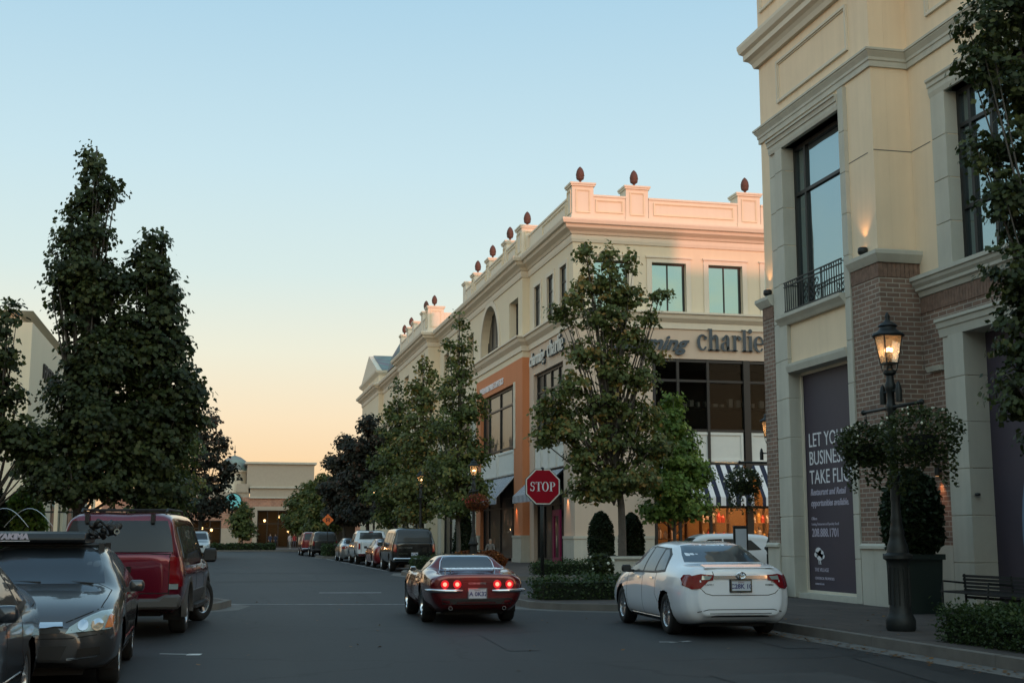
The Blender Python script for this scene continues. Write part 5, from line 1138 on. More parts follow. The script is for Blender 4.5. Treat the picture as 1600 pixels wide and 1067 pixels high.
for i in range(16):
    p0 = Vector((random.uniform(-.18, .16), random.uniform(-.3, .3), .03+random.uniform(-.02, .12))); k.tube([p0, p0+Vector((random.uniform(-.09, .09), random.uniform(-.14, .14), random.uniform(.0, .08)))], random.uniform(.018, .036), 7)
for i in range(5): k.lathe([(.02, -.02), (.05, -.02), (.055, 0), (.05, .02), (.02, .02)], (random.uniform(-.15, .15), random.uniform(-.25, .2), .06+random.uniform(0, .1)), 10, 'y')
k.tube([(-.1, -.5, .02), (-.1, .6, .02)], .02, 6); k.tube([(.08, -.4, .05), (.02, 0, .16), (.1, .5, .05)], .015, 6); build(k, 'clamp', M['plastic'], t, world=False, smooth=True); build(MB().lathe([(.02, 0), (.035, 0), (.035, .015), (.02, .015)], (.17, -.28, .09), 12, 'y'), 'ring', M['chrome'], t, world=False)
t = thing('cargo_wire', 'thin curved silver wires arching over the roof carrier', 'wire', (-2.3, 16.2, 1.68)); k = MB()
for x0 in (-.40, -.12): k.tube([(x0+.55*u, 0, .22*math.sin(math.pi*u)-.02) for u in np.linspace(0, 1, 12)], .0045, 5)
build(k, 'strand', M['alloy'], t, world=False)

# ---- dark car cut by the lower left corner
P_navy = paint_mat('paint_navy', (0.03, 0.04, 0.055), metal=.5)
c = Car('parked_car', 'dark blue sedan cut off by the lower left corner, in front of the grey sedan', 'car', SEDAN, (1.06, 3.84), .33, P_navy, (-2.42, 13.05, 0), R(180), spokes=7); sedan_glass(c); front_sedan(c); c.mirror(3.1, 1.0, .90, P_navy, (.085, .10, .065))

# ---- large maroon utility vehicle
SUV = [
 (0.00, .50, .72, [(.82, .60), (.86, .82), (.86, 1.08), (.83, 1.22), (.70, 1.28)], 1.29),
 (0.07, .47, .80, [(.91, .60), (.95, .84), (.935, 1.14), (.865, 1.40), (.74, 1.55)], 1.57),
 (0.20, .42, .82, [(.95, .58), (.985, .84), (.965, 1.16), (.86, 1.52), (.74, 1.82)], 1.85),
 (0.45, .36, .82, [(.96, .55), (1.0, .84), (.975, 1.16), (.86, 1.58), (.74, 1.875)], 1.915),
 (1.60, .33, .82, [(.96, .52), (1.0, .84), (.975, 1.16), (.86, 1.60), (.74, 1.895)], 1.94),
 (2.80, .33, .82, [(.96, .52), (1.0, .84), (.975, 1.16), (.86, 1.59), (.74, 1.88)], 1.925),
 (3.20, .33, .82, [(.96, .52), (1.0, .84), (.97, 1.16), (.87, 1.54), (.75, 1.80)], 1.835),
 (3.90, .33, .82, [(.96, .52), (.995, .84), (.965, 1.14), (.89, 1.24), (.76, 1.30)], 1.31),
 (4.40, .35, .82, [(.96, .54), (.99, .84), (.95, 1.08), (.86, 1.17), (.66, 1.21)], 1.22),
 (4.95, .40, .78, [(.92, .56), (.95, .82), (.90, 1.02), (.80, 1.09), (.60, 1.13)], 1.14),
 (5.20, .45, .68, [(.78, .58), (.82, .78), (.78, .92), (.68, .97), (.5, .99)], 1.0)]
def suv_glass(c, zr=1.84, zw=1.28):
    c.decal('side_window', [(.40, 1.22), (1.18, 1.20), (1.18, 1.72), (.50, 1.70)], 'side', M['car_glass'], sides=(1, -1)); c.decal('side_window', [(1.26, 1.20), (2.12, 1.19), (2.12, 1.73), (1.26, 1.73)], 'side', M['car_glass'], sides=(1, -1))
    c.decal('side_window', [(2.22, 1.19), (3.42, 1.18), (3.38, 1.24), (3.02, 1.62), (2.86, 1.72), (2.22, 1.73)], 'side', M['car_glass'], sides=(1, -1))
    c.decal('windscreen', [(-.80, 1.34), (.80, 1.34), (.74, 1.60), (.68, 1.80), (-.68, 1.80), (-.74, 1.60)], 'front', M['car_glass'], off=.004)
    c.lines('panel_gaps', [[(1.22, .62), (1.22, 1.18)], [(2.17, .42), (2.17, 1.18)], [(3.42, .46), (3.46, 1.16)], [(1.5, .5), (3.4, .5)]], 'side', M['gap'], sides=(1, -1))
    c.lines('door_handle', [[(1.34, 1.05), (1.52, 1.05)], [(2.28, 1.05), (2.46, 1.05)]], 'side', M['chrome'], wd=.03, off=.025, sides=(1, -1))
P_mar = paint_mat('paint_maroon', (0.16, 0.005, 0.022), metal=.5, rough=.22); P_clad = mat('cladding', (0.075, 0.073, 0.072), .5)
a_ = -R(5)
c = Car('parked_car', 'large maroon sport utility vehicle with grey lower cladding seen from behind', 'car', SUV, (1.15, 4.17), .39, P_mar, (-1.36+1.15*math.sin(a_), 22.2-1.15*math.cos(a_), 0), a_, ww=.26, spokes=5, steer=-R(24))
suv_glass(c); c.mirror(3.35, 1.22, .99, M['plastic'], (.12, .12, .13))
c.decal('rear_window', [(-.84, 1.31), (.84, 1.31), (.80, 1.55), (.72, 1.795), (-.72, 1.795), (-.80, 1.55)], 'rear', M['tinted_glass'], off=.008)
c.decal('tail_light', [(.80, .83), (.93, .83), (.94, 1.20), (.84, 1.26), (.80, 1.24)], 'rear', M['red_lens'], off=.016, sides=(1, -1)); c.decal('reversing_lens', [(.80, .74), (.92, .74), (.925, .82), (.80, .82)], 'rear', M['clear_lens'], off=.016, sides=(1, -1))
c.decal('tail_light_side', [(.03, .78), (.17, .78), (.18, 1.22), (.08, 1.24)], 'side', M['red_lens'], off=.012, sides=(1, -1))
c.part('rear_bumper', MB().prism([(-.98, .44), (.98, .44), (.98, .66), (.72, .66), (.66, .60), (-.66, .60), (-.72, .66), (-.98, .66)], 'y', -.14, .12), P_clad).modifiers.new('b', 'BEVEL').width = .04
c.decal('cladding', [(1.62, .42), (3.66, .42), (3.66, .66), (1.62, .66)], 'side', P_clad, off=.02, sides=(1, -1))
for wy in (1.15, 4.17):
    for sg in (1, -1):
        mb = MB()
        for a in range(-8, 189, 8):
            b = a+8; r0, r1 = .44, .52; xo = sg*1.012
            mb.prism([(wy+r_*math.cos(R(q)), .385+r_*math.sin(R(q))) for r_, q in ((r0, a), (r1, a), (r1, b), (r0, b))], 'x', xo, sg*.93)
        c.part('arch_flare', mb, P_clad)
c.lines('panel_gaps', [[(-.80, .66), (-.80, 1.28), (-.84, 1.30)], [(.80, .66), (.80, 1.28), (.84, 1.30)], [(-.8, 1.28), (.8, 1.28)], [(-.8, .68), (.8, .68)]], 'rear', M['gap'], wd=.016)
c.part('tailgate_handle', MB().box(-.22, .22, -.085, -.03, 1.0, 1.09), M['gap'])
for sg in (-1, 1): c.part('window_hinge', MB().box(sg*.50-.03, sg*.50+.03, .08, .22, 1.76, 1.90), M['plastic'])
mb = MB()
for sg in (-1, 1): mb.tube([(sg*.66, .5, 1.93), (sg*.66, .6, 1.985), (sg*.66, 2.6, 1.985), (sg*.66, 2.75, 1.93)], .018, 8)
for yy in (.9, 1.9): mb.tube([(-.66, yy, 1.985), (.66, yy, 1.985)], .014, 6)
c.part('roof_rack', mb, M['plastic']); c.plate(-.085, .86, '1A 4F27', w_=.3, h_=.15); 
for sg in (-1, 1): c.part('running_board', MB().box(sg*.90, sg*1.06, 1.75, 3.55, .36, .42), M['plastic'])

# ---- old maroon two-seater driving away
VET = [
 (0.00, .36, .50, [(.66, .44), (.76, .60), (.75, .78), (.64, .865), (.42, .885)], .89),
 (0.10, .28, .58, [(.74, .40), (.82, .60), (.80, .80), (.66, .872), (.42, .882)], .882),
 (0.50, .22, .66, [(.80, .38), (.865, .60), (.83, .85), (.68, .90), (.46, .885)], .88),
 (0.85, .20, .68, [(.83, .38), (.885, .60), (.83, .90), (.70, .955), (.50, .905)], .90),
 (1.14, .20, .68, [(.83, .38), (.89, .60), (.83, .915), (.70, .97), (.54, .945)], .925),
 (1.30, .20, .68, [(.83, .38), (.885, .60), (.82, .90), (.64, 1.04), (.52, 1.10)], 1.12),
 (1.42, .20, .68, [(.82, .38), (.87, .60), (.80, .87), (.60, 1.08), (.49, 1.17)], 1.195),
 (1.80, .20, .68, [(.80, .36), (.84, .58), (.78, .82), (.59, 1.09), (.47, 1.195)], 1.22),
 (2.20, .20, .68, [(.79, .36), (.83, .58), (.77, .80), (.60, 1.07), (.47, 1.17)], 1.19),
 (2.55, .20, .68, [(.79, .36), (.83, .58), (.77, .80), (.64, .95), (.50, 1.01)], 1.03),
 (2.80, .20, .68, [(.80, .36), (.84, .58), (.78, .82), (.66, .87), (.46, .87)], .88),
 (3.30, .20, .68, [(.84, .38), (.88, .58), (.80, .86), (.66, .90), (.46, .83)], .85),
 (3.63, .20, .68, [(.85, .38), (.885, .58), (.80, .87), (.66, .905), (.46, .82)], .84),
 (4.05, .24, .62, [(.80, .38), (.84, .55), (.74, .78), (.62, .80), (.44, .74)], .76),
 (4.45, .30, .50, [(.66, .40), (.70, .52), (.62, .64), (.52, .66), (.36, .64)], .65),
 (4.62, .36, .36, [(.48, .42), (.50, .50), (.46, .57), (.38, .59), (.26, .59)], .59)]
P_vet = paint_mat('paint_wine', (0.145, 0.009, 0.012), metal=.45, rough=.22)
a_ = -R(2.0)
c = Car('sports_car', 'wine red vintage sports coupe driving away with four round lit tail lights', 'car', VET, (1.14, 3.63), .335, P_vet, (4.62+1.14*math.sin(a_), 23.85-1.14*math.cos(a_), 0), a_, ww=.24, spokes=5, round_=.03, wheel_mat='chrome')
c.decal('rear_window', [(-.50, .955), (.50, .955), (.47, 1.08), (.42, 1.155), (.25, 1.17), (-.25, 1.17), (-.42, 1.155), (-.47, 1.08)], 'rear', M['sky_glass'], off=.006)
c.lines('window_trim', [[(-.52, .94), (.52, .94)], [(-.52, .94), (-.49, 1.09), (-.43, 1.175), (-.25, 1.188), (.25, 1.188), (.43, 1.175), (.49, 1.09), (.52, .94)]], 'rear', M['chrome'], wd=.016, off=.012)
c.decal('side_window', [(1.50, .90), (2.52, .87), (2.42, .97), (2.15, 1.10), (1.62, 1.11)], 'side', M['car_glass'], sides=(1, -1)); c.decal('windscreen', [(-.55, .90), (.55, .90), (.46, 1.15), (-.46, 1.15)], 'front', M['car_glass'])
c.lines('panel_gaps', [[(1.52, .30), (1.50, .86)], [(2.62, .30), (2.60, .82)], [(1.55, .30), (2.60, .30)]], 'side', M['gap'], sides=(1, -1)); c.lines('side_vent', [[(2.78, .45), (2.74, .68)], [(2.86, .45), (2.82, .68)], [(2.94, .45), (2.90, .68)]], 'side', M['gap'], wd=.03, sides=(1, -1))
for x in (-.58, -.36, .36, .58):
    tl = MB(); tl.lathe([(.001, 0), (.068, 0), (.072, .012), (.068, .05)], (x, -.045, .715), 24, 'y'); o = c.part('tail_light', tl, M['red_lit'])
    c.part('lamp_core', MB().lathe([(.001, 0), (.036, .003), (.030, .012)], (x, -.052, .715), 16, 'y'), M['red_core'], parent=o)
    c.part('lamp_bezel', MB().lathe([(.070, .02), (.074, -.002), (.077, .03)], (x, -.045, .715), 24, 'y'), M['chrome'], parent=o)
point('tail_glow', (4.5, 22.35, .75), .5, (1, .04, .03), .2)
for sg in (-1, 1):
    c.part('bumper', MB().tube([(sg*.27, -.06, .60), (sg*.40, -.10, .60), (sg*.70, -.08, .605), (sg*.84, .03, .61), (sg*.90, .18, .61)], [.022, .034, .034, .03, .02], 10), M['chrome'])
    c.part('exhaust', MB().lathe([(.028, -.06), (.034, -.06), (.034, .2), (.028, .2), (.028, -.06)], (sg*.48, 0, .30), 12, 'y'), M['chrome'])
c.plate(-.055, .555, 'JA 0K32', w_=.32, h_=.165)
text_on(c, 'CORVETTE', .042, 0, -.036, .715, M['chrome'], name='badge', xs=1.5, bold=.001)
rk = MB(); yr0, yr1 = .22, .86
for yy in (yr0, (yr0+yr1)/2, yr1): rk.tube([(-.52, yy, .975), (.52, yy, .975)], .009, 6)
for i in range(9): xx = -.52+1.04*i/8; rk.tube([(xx, yr0, .975), (xx, yr1, .975)], .008, 6)
for xx in (-.45, .45):
    for yy in (yr0, yr1): rk.tube([(xx, yy, .975), (xx, yy, .90)], .010, 6)
c.part('luggage_rack', rk, M['chrome']); c.mirror(2.45, .93, .80, M['chrome'], (.06, .05, .05))
c.decal('lower_valance', [(-.60, .37), (.60, .37), (.64, .47), (-.64, .47)], 'rear', M['plastic'], off=.006)

# ---- parked along the right kerb, far side of the crossing
def suv_rear(c, chrome=True):
    c.decal('rear_window', [(-.80, 1.30), (.80, 1.30), (.70, 1.80), (-.70, 1.80)], 'rear', M['tinted_glass'], off=.008)
    c.decal('tail_light', [(.80, .88), (.92, .88), (.93, 1.20), (.82, 1.22)], 'rear', M['red_lens'], off=.016, sides=(1, -1))
    c.part('rear_bumper', MB().box(-.95, .95, -.14, .1, .46, .62), M['chrome'] if chrome else M['plastic']).modifiers.new('b', 'BEVEL').width = .04; c.plate(-.075, .78, '2C 19K')
    c.lines('panel_gaps', [[(-.78, .66), (-.78, 1.26)], [(.78, .66), (.78, 1.26)], [(-.78, 1.27), (.78, 1.27)]], 'rear', M['gap'], wd=.02)
def sedan_rear(c):
    c.decal('tail_light', [(.48, .965), (.66, .97), (.82, .92), (.84, .80), (.66, .78), (.50, .86)], 'rear', M['red_lens'], off=.014, sides=(1, -1)); c.plate(-.06, .72, '1A 22C'); c.mirror(3.1, 1.0, .90, M['plastic'], (.085, .10, .065))
P_black = paint_mat('paint_black', (0.006, 0.0065, 0.007), rough=.2); P_red = paint_mat('paint_red', (0.16, 0.008, 0.012), metal=.3); P_silver = paint_mat('paint_silver', (0.36, 0.38, 0.40), metal=.7); P_red2 = paint_mat('paint_red_dark', (0.22, 0.015, 0.02), metal=.3)
G_ = 'cars parked along the far right kerb'
c = Car('parked_car', 'black pickup-like utility vehicle with a chrome bumper, nearest in the row past the crossing', 'car', SUV, (1.15, 4.1), .39, P_black, (8.72, 57.4, 0), 0, G_, ww=.26, spokes=6); suv_glass(c); suv_rear(c); c.mirror(3.35, 1.22, .99, M['chrome'], (.13, .12, .12)); c.lines('chrome_trim', [[(-.72, 1.06), (-.1, 1.06)], [(-.7, .80), (-.3, .80)]], 'rear', M['chrome'], wd=.03, off=.02)
c = Car('parked_car', 'dark red sedan between the black vehicle and the white pickup', 'car', SEDAN, (1.06, 3.84), .33, P_red, (8.72, 64.8, 0), 0, G_); sedan_glass(c); sedan_rear(c)
PICK = [(0.00, .50, .76, [(.90, .60), (.95, .84), (.95, 1.10), (.92, 1.26), (.85, 1.28)], 1.20), (0.10, .48, .80, [(.95, .58), (.985, .84), (.98, 1.12), (.95, 1.28), (.88, 1.30)], 1.22), (1.85, .42, .82, [(.96, .56), (1.0, .84), (.98, 1.12), (.95, 1.28), (.88, 1.30)], 1.22),
 (1.98, .40, .82, [(.96, .56), (1.0, .84), (.98, 1.13), (.90, 1.36), (.80, 1.60)], 1.62), (2.12, .40, .82, [(.96, .56), (1.0, .84), (.975, 1.14), (.87, 1.56), (.74, 1.83)], 1.86)]+[(3.0, .38, .82, [(.96, .54), (1.0, .84), (.975, 1.14), (.86, 1.58), (.74, 1.87)], 1.90)]+[(y+.5, a, b, p, z) for y, a, b, p, z in SUV[6:]]
P_pw = paint_mat('paint_white_truck', (0.62, 0.68, 0.72), rough=.3)
c = Car('pickup_truck', 'white pickup truck seen from behind between the red and silver sedans', 'truck', PICK, (1.25, 4.75), .40, P_pw, (8.78, 72.4, 0), 0, ww=.27)
c.decal('rear_window', [(-.68, 1.40), (.68, 1.40), (.62, 1.78), (-.62, 1.78)], 'rear', M['car_glass'], off=.008); c.decal('side_window', [(2.25, 1.24), (3.9, 1.22), (3.5, 1.64), (3.3, 1.72), (2.3, 1.72)], 'side', M['car_glass'], sides=(1, -1)); c.decal('windscreen', [(-.8, 1.34), (.8, 1.34), (.68, 1.80), (-.68, 1.80)], 'front', M['car_glass'])
c.decal('tail_light', [(.82, .85), (.93, .85), (.93, 1.18), (.83, 1.18)], 'rear', M['red_lens'], off=.016, sides=(1, -1)); c.part('rear_bumper', MB().box(-.95, .95, -.16, .06, .48, .62), M['chrome']); c.plate(-.17, .55, '8C 77'); c.lines('panel_gaps', [[(-.78, .66), (-.78, 1.24)], [(.78, .66), (.78, 1.24)]], 'rear', M['gap'], wd=.02)
c.part('brake_light', MB().box(-.12, .12, 2.03, 2.10, 1.80, 1.84), M['red_lens']); c.mirror(3.9, 1.25, .99, M['plastic'], (.13, .12, .12))
c = Car('parked_car', 'silver sedan ahead of the white pickup', 'car', SEDAN, (1.06, 3.84), .33, P_silver, (8.55, 80.6, 0), 0, G_); sedan_glass(c); sedan_rear(c)
P_dk = paint_mat('paint_graphite', (0.03, 0.032, 0.036), metal=.5)
c = Car('parked_car', 'dark utility vehicle with red tail lights just past the orange diamond sign', 'car', SUV, (1.15, 4.1), .38, P_dk, (8.3, 100.2, 0), 0, G_); suv_glass(c); suv_rear(c, False)
c = Car('parked_car', 'farthest vehicle on the right kerb, deep red, ahead of the dark one', 'car', SUV, (1.15, 4.1), .38, P_red2, (7.95, 107.0, 0), 0, G_); suv_glass(c); suv_rear(c)
c = Car('parked_car', 'pale utility vehicle far down the left kerb, half hidden by the maroon one', 'car', SUV, (1.15, 4.1), .38, P_pw, (-1.25, 97.5, 0), R(180)); suv_glass(c); c.decal('headlight', [(.62, .84), (.84, .86), (.84, .98), (.62, .98)], 'front', M['clear_lens'], sides=(1, -1)); c.decal('grille', [(-.5, .78), (.5, .78), (.5, .96), (-.5, .96)], 'front', M['black'])
# ---- white crossover on the cross street
CROSS = [(y*.90, a*.82, b*.92, [(px_*.92, (pz-.4)*.86+.33 if pz > .6 else pz*.82) for px_, pz in p], (z-.4)*.86+.33) for y, a, b, p, z in SUV]
CROSS[1] = (.12, *CROSS[1][1:]); CROSS[2] = (.42, *CROSS[2][1:]); CROSS[3] = (.95, *CROSS[3][1:])
P_cw = paint_mat('paint_white_cross', (0.70, 0.73, 0.76), rough=.3)
c = Car('passing_car', 'white crossover standing side on at the crossing behind the white sedan', 'car', CROSS, (1.0, 3.72), .35, P_cw, (20.0, 44.4, 0), R(83))
c.decal('side_window', [(.62, 1.08), (1.28, 1.05), (1.28, 1.44), (.98, 1.42)], 'side', M['car_glass'], sides=(1, -1)); c.decal('side_window', [(1.33, 1.05), (2.0, 1.03), (2.0, 1.47), (1.33, 1.46)], 'side', M['car_glass'], sides=(1, -1)); c.decal('side_window', [(2.06, 1.03), (3.05, 1.02), (2.72, 1.34), (2.56, 1.45), (2.06, 1.47)], 'side', M['car_glass'], sides=(1, -1))
c.decal('windscreen', [(-.72, 1.12), (.72, 1.12), (.64, 1.50), (-.64, 1.50)], 'front', M['car_glass']); c.decal('rear_window', [(-.68, 1.14), (.68, 1.14), (.6, 1.48), (-.6, 1.48)], 'rear', M['car_glass'], off=.008)
c.decal('tail_light', [(.03, .98), (.34, 1.02), (.36, 1.10), (.10, 1.12)], 'side', M['red_lens'], off=.014, sides=(1, -1)); c.mirror(2.95, 1.08, .91, P_cw, (.11, .1, .08)); c.lines('panel_gaps', [[(2.03, .3), (2.03, 1.0)], [(1.3, .7), (1.3, 1.03)], [(3.1, .4), (3.1, 1.0)]], 'side', M['gap'], sides=(1, -1))
# ================================================================== TREES AND PLANTS
def sc_(l, k, z0=1.4): return [(x*k, y*k, z0+(z-z0)*k, r*k, rz*k) for x, y, z, r, rz in l]
K = 0.805
tree('maple_tree', 'tallest dark green maple on the left with a slender pointed crown', (-2.98, 30.3, .15), sc_([(0, 0, 12.1, .42, .75), (-.1, 0, 11.2, .72, .6), (-.5, .1, 10.7, .45, .4), (.4, 0, 11.5, .35, .35), (-.2, 0, 10.0, .95, .7), (-.35, 0, 9.0, 1.1, .8), (.3, 0, 8.6, .9, .8),
  (-.15, 0, 7.9, .95, .9), (.1, 0, 6.7, .95, .9), (.6, 0, 6.3, 1.2, 1.0), (1.05, 0, 8.5, .6, .5), (.95, 0, 7.4, .85, .7), (-.75, 0, 8.3, .65, .5), (.05, 0, 5.3, 1.3, 1.1), (.5, 0, 4.6, 1.6, 1.2), (-.9, .2, 3.9, 1.4, .8), (.8, 0, 3.2, 1.5, .8), (-.3, -.2, 3.0, 1.6, .7)], K), M['leaf_dark'], leaf=.13, cpm=4.6, leaves=30, spread=.22, trunk_r=.16, trunk_h=1.7)
tree('maple_tree', 'dark green maple rising just right of the tallest left maple', (-1.66, 30.6, .15), sc_([(0, 0, 9.9, .55, .65), (-.15, 0, 9.1, .8, .6), (.35, 0, 8.6, .7, .5), (.25, 0, 7.8, 1.0, .8), (.7, 0, 6.9, .7, .6), (.1, 0, 6.7, 1.2, .9), (.75, 0, 5.8, 1.25, .8), (.95, 0, 4.9, .9, .6), (0, 0, 5.0, 1.3, 1.0), (.6, 0, 4.5, 1.0, .9), (0, 0, 3.7, 1.4, .9), (.4, 0, 2.8, 1.3, .6)], K), M['leaf_dark'], leaf=.15, cpm=3.6, leaves=30, spread=.22, trunk_r=.13, trunk_h=1.7)
tree('maple_tree', 'lower dark maple at the left edge in front of the cream building', (-4.75, 30.0, .15), [(.1, 0, 6.2, .30, .45), (.0, 0, 5.5, .45, .45), (-.35, 0, 4.9, .55, .4), (.15, 0, 4.6, .5, .4), (-.2, 0, 4.1, .7, .45), (.5, 0, 3.6, .7, .5), (.9, 0, 3.0, .6, .4)], M['leaf_dark'], leaf=.15, cpm=3.6, leaves=28, spread=.2, trunk_r=.1, trunk_h=1.6)
tree('maple_tree', 'fresh green smaller tree behind the left maples', (-1.9, 50.2, .15), [(0, 0, 5.7, .8, .8), (.5, 0, 4.7, 1.1, .9), (-.5, 0, 4.3, 1.3, .9), (.3, 0, 3.2, 1.5, .8), (-.3, 0, 2.3, 1.4, .5)], M['leaf_mid'], leaf=.16, cpm=3.0, leaves=24, trunk_h=1.5)
tree('plum_tree', 'open dark purple-leaved tree far down the left kerb', (-1.1, 104, .15), [(.4, 0, 10.6, 1.0, 1.0), (-.6, 0, 9.3, 1.5, 1.0), (1.3, 0, 8.8, 1.2, .8), (.3, 0, 7.6, 2.0, 1.0), (2.1, 0, 6.6, 1.2, .9), (-1.4, 0, 6.4, 1.6, 1.0), (.4, 0, 5.5, 2.2, 1.0), (0, 0, 3.8, 2.4, 1.1), (2, 0, 4.0, 1.1, .8), (-2, 0, 3.0, 1.4, .8)], M['leaf_plum'], leaf=.30, cpm=1.15, leaves=16, spread=.38, trunk_r=.16, trunk_h=2.2)
tree('plum_tree', 'dark tree between the fresh green one and the purple one on the left', (-3.4, 88, .15), [(0, 0, 6.6, 1.4, 1.2), (.3, 0, 5.0, 2.0, 1.2), (-.3, 0, 3.2, 2.2, 1.2)], M['leaf_plum'], leaf=.28, cpm=1.6, leaves=18, spread=.36, trunk_r=.14, trunk_h=1.8)
tree('round_tree', 'small rounded green tree in front of the far lit entrance', (2.9, 142, .15), [(0, 0, 4.2, 1.3, 1.0), (-.3, 0, 3.0, 1.7, 1.2), (.3, 0, 2.0, 1.6, .9)], M['leaf_mid'], leaf=.30, cpm=2.0, leaves=18, spread=.3, trunk_r=.1, trunk_h=1.0)
T1 = [(-1.45, 0, 12.5, .42, .6), (-.45, 0, 12.5, .50, .7), (.5, .2, 12.3, .38, .6), (-1.3, 0, 11.4, .7, .6), (-.3, 0, 11.2, .9, .7), (-2.0, -.3, 10.6, .65, .45), (.5, 0, 10.9, .8, .6), (1.65, 0, 10.9, .35, .22), (1.2, 0, 10.1, .5, .4), (-.6, 0, 10.0, 1.2, .7), (-2.3, -.2, 9.9, .5, .4), (.4, 0, 9.0, 1.1, .7), (-1.5, 0, 8.6, 1.0, .6), (-.4, 0, 7.9, 1.1, .7), (-1.9, 0, 7.3, .8, .6),
  (.9, 0, 7.6, .8, .6), (-2.9, -.4, 6.6, .6, .5), (-.9, 0, 6.5, 1.2, .7), (.7, 0, 6.2, 1.2, .8), (-2.2, -.3, 5.6, .9, .6), (1.4, 0, 5.0, 1.1, .8), (-.4, 0, 5.2, 1.3, .8), (-1.7, -.2, 4.4, .9, .6), (.5, 0, 3.8, 1.4, .8), (-.6, 0, 3.5, 1.2, .7), (-3.3, -.3, 5.3, .6, .5), (-3.4, -.3, 6.2, .45, .4), (-2.6, -.2, 5.9, .8, .6), (-1.5, 0, 3.3, .9, .5), (-2.6, 0, 10.3, .45, .4), (2.0, 0, 11.1, .3, .2), (1.5, 0, 8.6, .5, .4)]
tree('maple_tree', 'tall green maple with bronze tips in front of the corner of the lettered building', (15.4, 48, .15), T1, M['leaf_olive'], leaf=.19, cpm=2.6, leaves=20, spread=.26, trunk_r=.17, trunk_h=2.6)
tree('maple_tree', 'bright green young maple below the front lettering', (18.3, 50, .15), [(0, 0, 6.9, .5, .6), (-.2, 0, 6.0, .9, .7), (.5, 0, 5.4, .8, .6), (.1, 0, 4.7, 1.4, .8), (1.1, 0, 4.0, .8, .6), (-.2, 0, 3.6, 1.5, .8), (.4, 0, 2.7, 1.5, .6), (-.8, 0, 2.5, .9, .5)], M['leaf_light'], leaf=.18, cpm=3.6, leaves=24, trunk_r=.1, trunk_h=1.4)
T3 = [(0, 0, 11.7, .30, .7), (.25, 0, 10.7, .5, .7), (-.5, 0, 10.2, .4, .8), (.1, 0, 9.5, .8, .8), (-.3, 0, 8.4, 1.0, .9), (.6, 0, 7.6, 1.0, .8), (-.4, 0, 6.8, 1.4, 1.0), (.5, 0, 5.6, 1.5, 1.0), (-.6, 0, 4.6, 1.7, .9), (.5, 0, 3.7, 1.5, .8), (-.3, 0, 2.9, 1.4, .5)]
G3 = 'loose upright trees along the lettered building'
tree('upright_tree', 'loose upright olive green tree with thin spires, nearest beside the orange frontage', (11.3, 60.6, .15), T3, M['leaf_mid'], leaf=.19, cpm=2.1, leaves=19, spread=.30, trunk_r=.12, trunk_h=1.9, group=G3)
tree('upright_tree', 'loose upright olive tree, second behind the black parked vehicle', (10.75, 68, .15), [(x*1.1, y, z*.92, r*1.1, rz) for x, y, z, r, rz in T3], M['leaf_olive'], leaf=.20, cpm=2.0, leaves=18, spread=.32, trunk_r=.12, trunk_h=1.9, group=G3)
tree('upright_tree', 'loose upright green tree above the white pickup', (10.6, 77, .15), [(x*1.1, y, z*.88, r*1.15, rz) for x, y, z, r, rz in T3], M['leaf_mid'], leaf=.22, cpm=1.8, leaves=18, spread=.34, trunk_r=.12, trunk_h=1.9, group=G3)
T4 = [(0, 0, 9.4, 1.0, .8), (.7, 0, 8.3, 1.3, .8), (-.8, 0, 7.7, 1.4, .9), (.6, 0, 6.7, 1.9, 1.0), (-.9, 0, 5.6, 1.8, 1.0), (.3, 0, 4.7, 2.3, 1.0), (0, 0, 3.4, 2.3, 1.0)]
tree('plum_tree', 'big dark purple tree rising behind the orange diamond sign', (10.6, 92, .15), T4, M['leaf_plum'], leaf=.25, cpm=2.4, leaves=20, spread=.34, trunk_r=.16, trunk_h=2.0)
tree('plum_tree', 'dark purple tree just left of the big one on the right kerb', (10.7, 110, .15), [(x, y, z*1.0, r*1.05, rz) for x, y, z, r, rz in T4], M['leaf_plum'], leaf=.28, cpm=1.9, leaves=20, spread=.36, trunk_r=.16, trunk_h=2.0)
tree('round_tree', 'green round tree at the far right kerb left of the purple trees', (10.0, 124, .15), [(x, y, z*.72, r, rz*.9) for x, y, z, r, rz in T4], M['leaf_mid'], leaf=.30, cpm=1.8, leaves=18, spread=.34, trunk_r=.14, trunk_h=1.3)
tree('round_tree', 'low green tree closest to the far lit entrance on its right', (9.5, 140.6, .15), [(.3, 0, 6.2, 1.7, 1.2), (-.4, 0, 4.8, 2.4, 1.3), (-.8, 0, 3.3, 2.4, 1.2), (.6, 0, 2.3, 2.4, 1.0)], M['leaf_mid'], leaf=.32, cpm=1.7, leaves=18, spread=.34, trunk_r=.12, trunk_h=1.1)
tree('maple_tree', 'dark leafy maple hanging into the picture at the right edge', (11.8, 15.7, .15), [(-.2, 0, 9.6, 1.0, .7), (-.9, .1, 8.9, .75, .5), (-1.3, 0, 8.1, .45, .35), (-.6, 0, 7.9, .7, .5), (-.7, .1, 7.1, .5, .45), (-1.25, .2, 6.9, .35, .4), (-1.0, 0, 6.2, .5, .45), (-.5, 0, 6.0, .7, .6), (-.9, 0, 5.2, .6, .5), (-.3, 0, 4.9, .9, .7), (-.75, .2, 4.3, .6, .5),
  (-.9, .1, 3.5, .5, .5), (-.3, 0, 3.6, .9, .7), (-.45, .1, 2.8, .5, .4), (.8, 0, 7, 1.2, 1.5), (.8, 0, 4.6, 1.3, 1.3)], M['leaf_dark'], leaf=.105, cpm=7.5, leaves=19, spread=.14, trunk_r=.11, trunk_h=2.2)
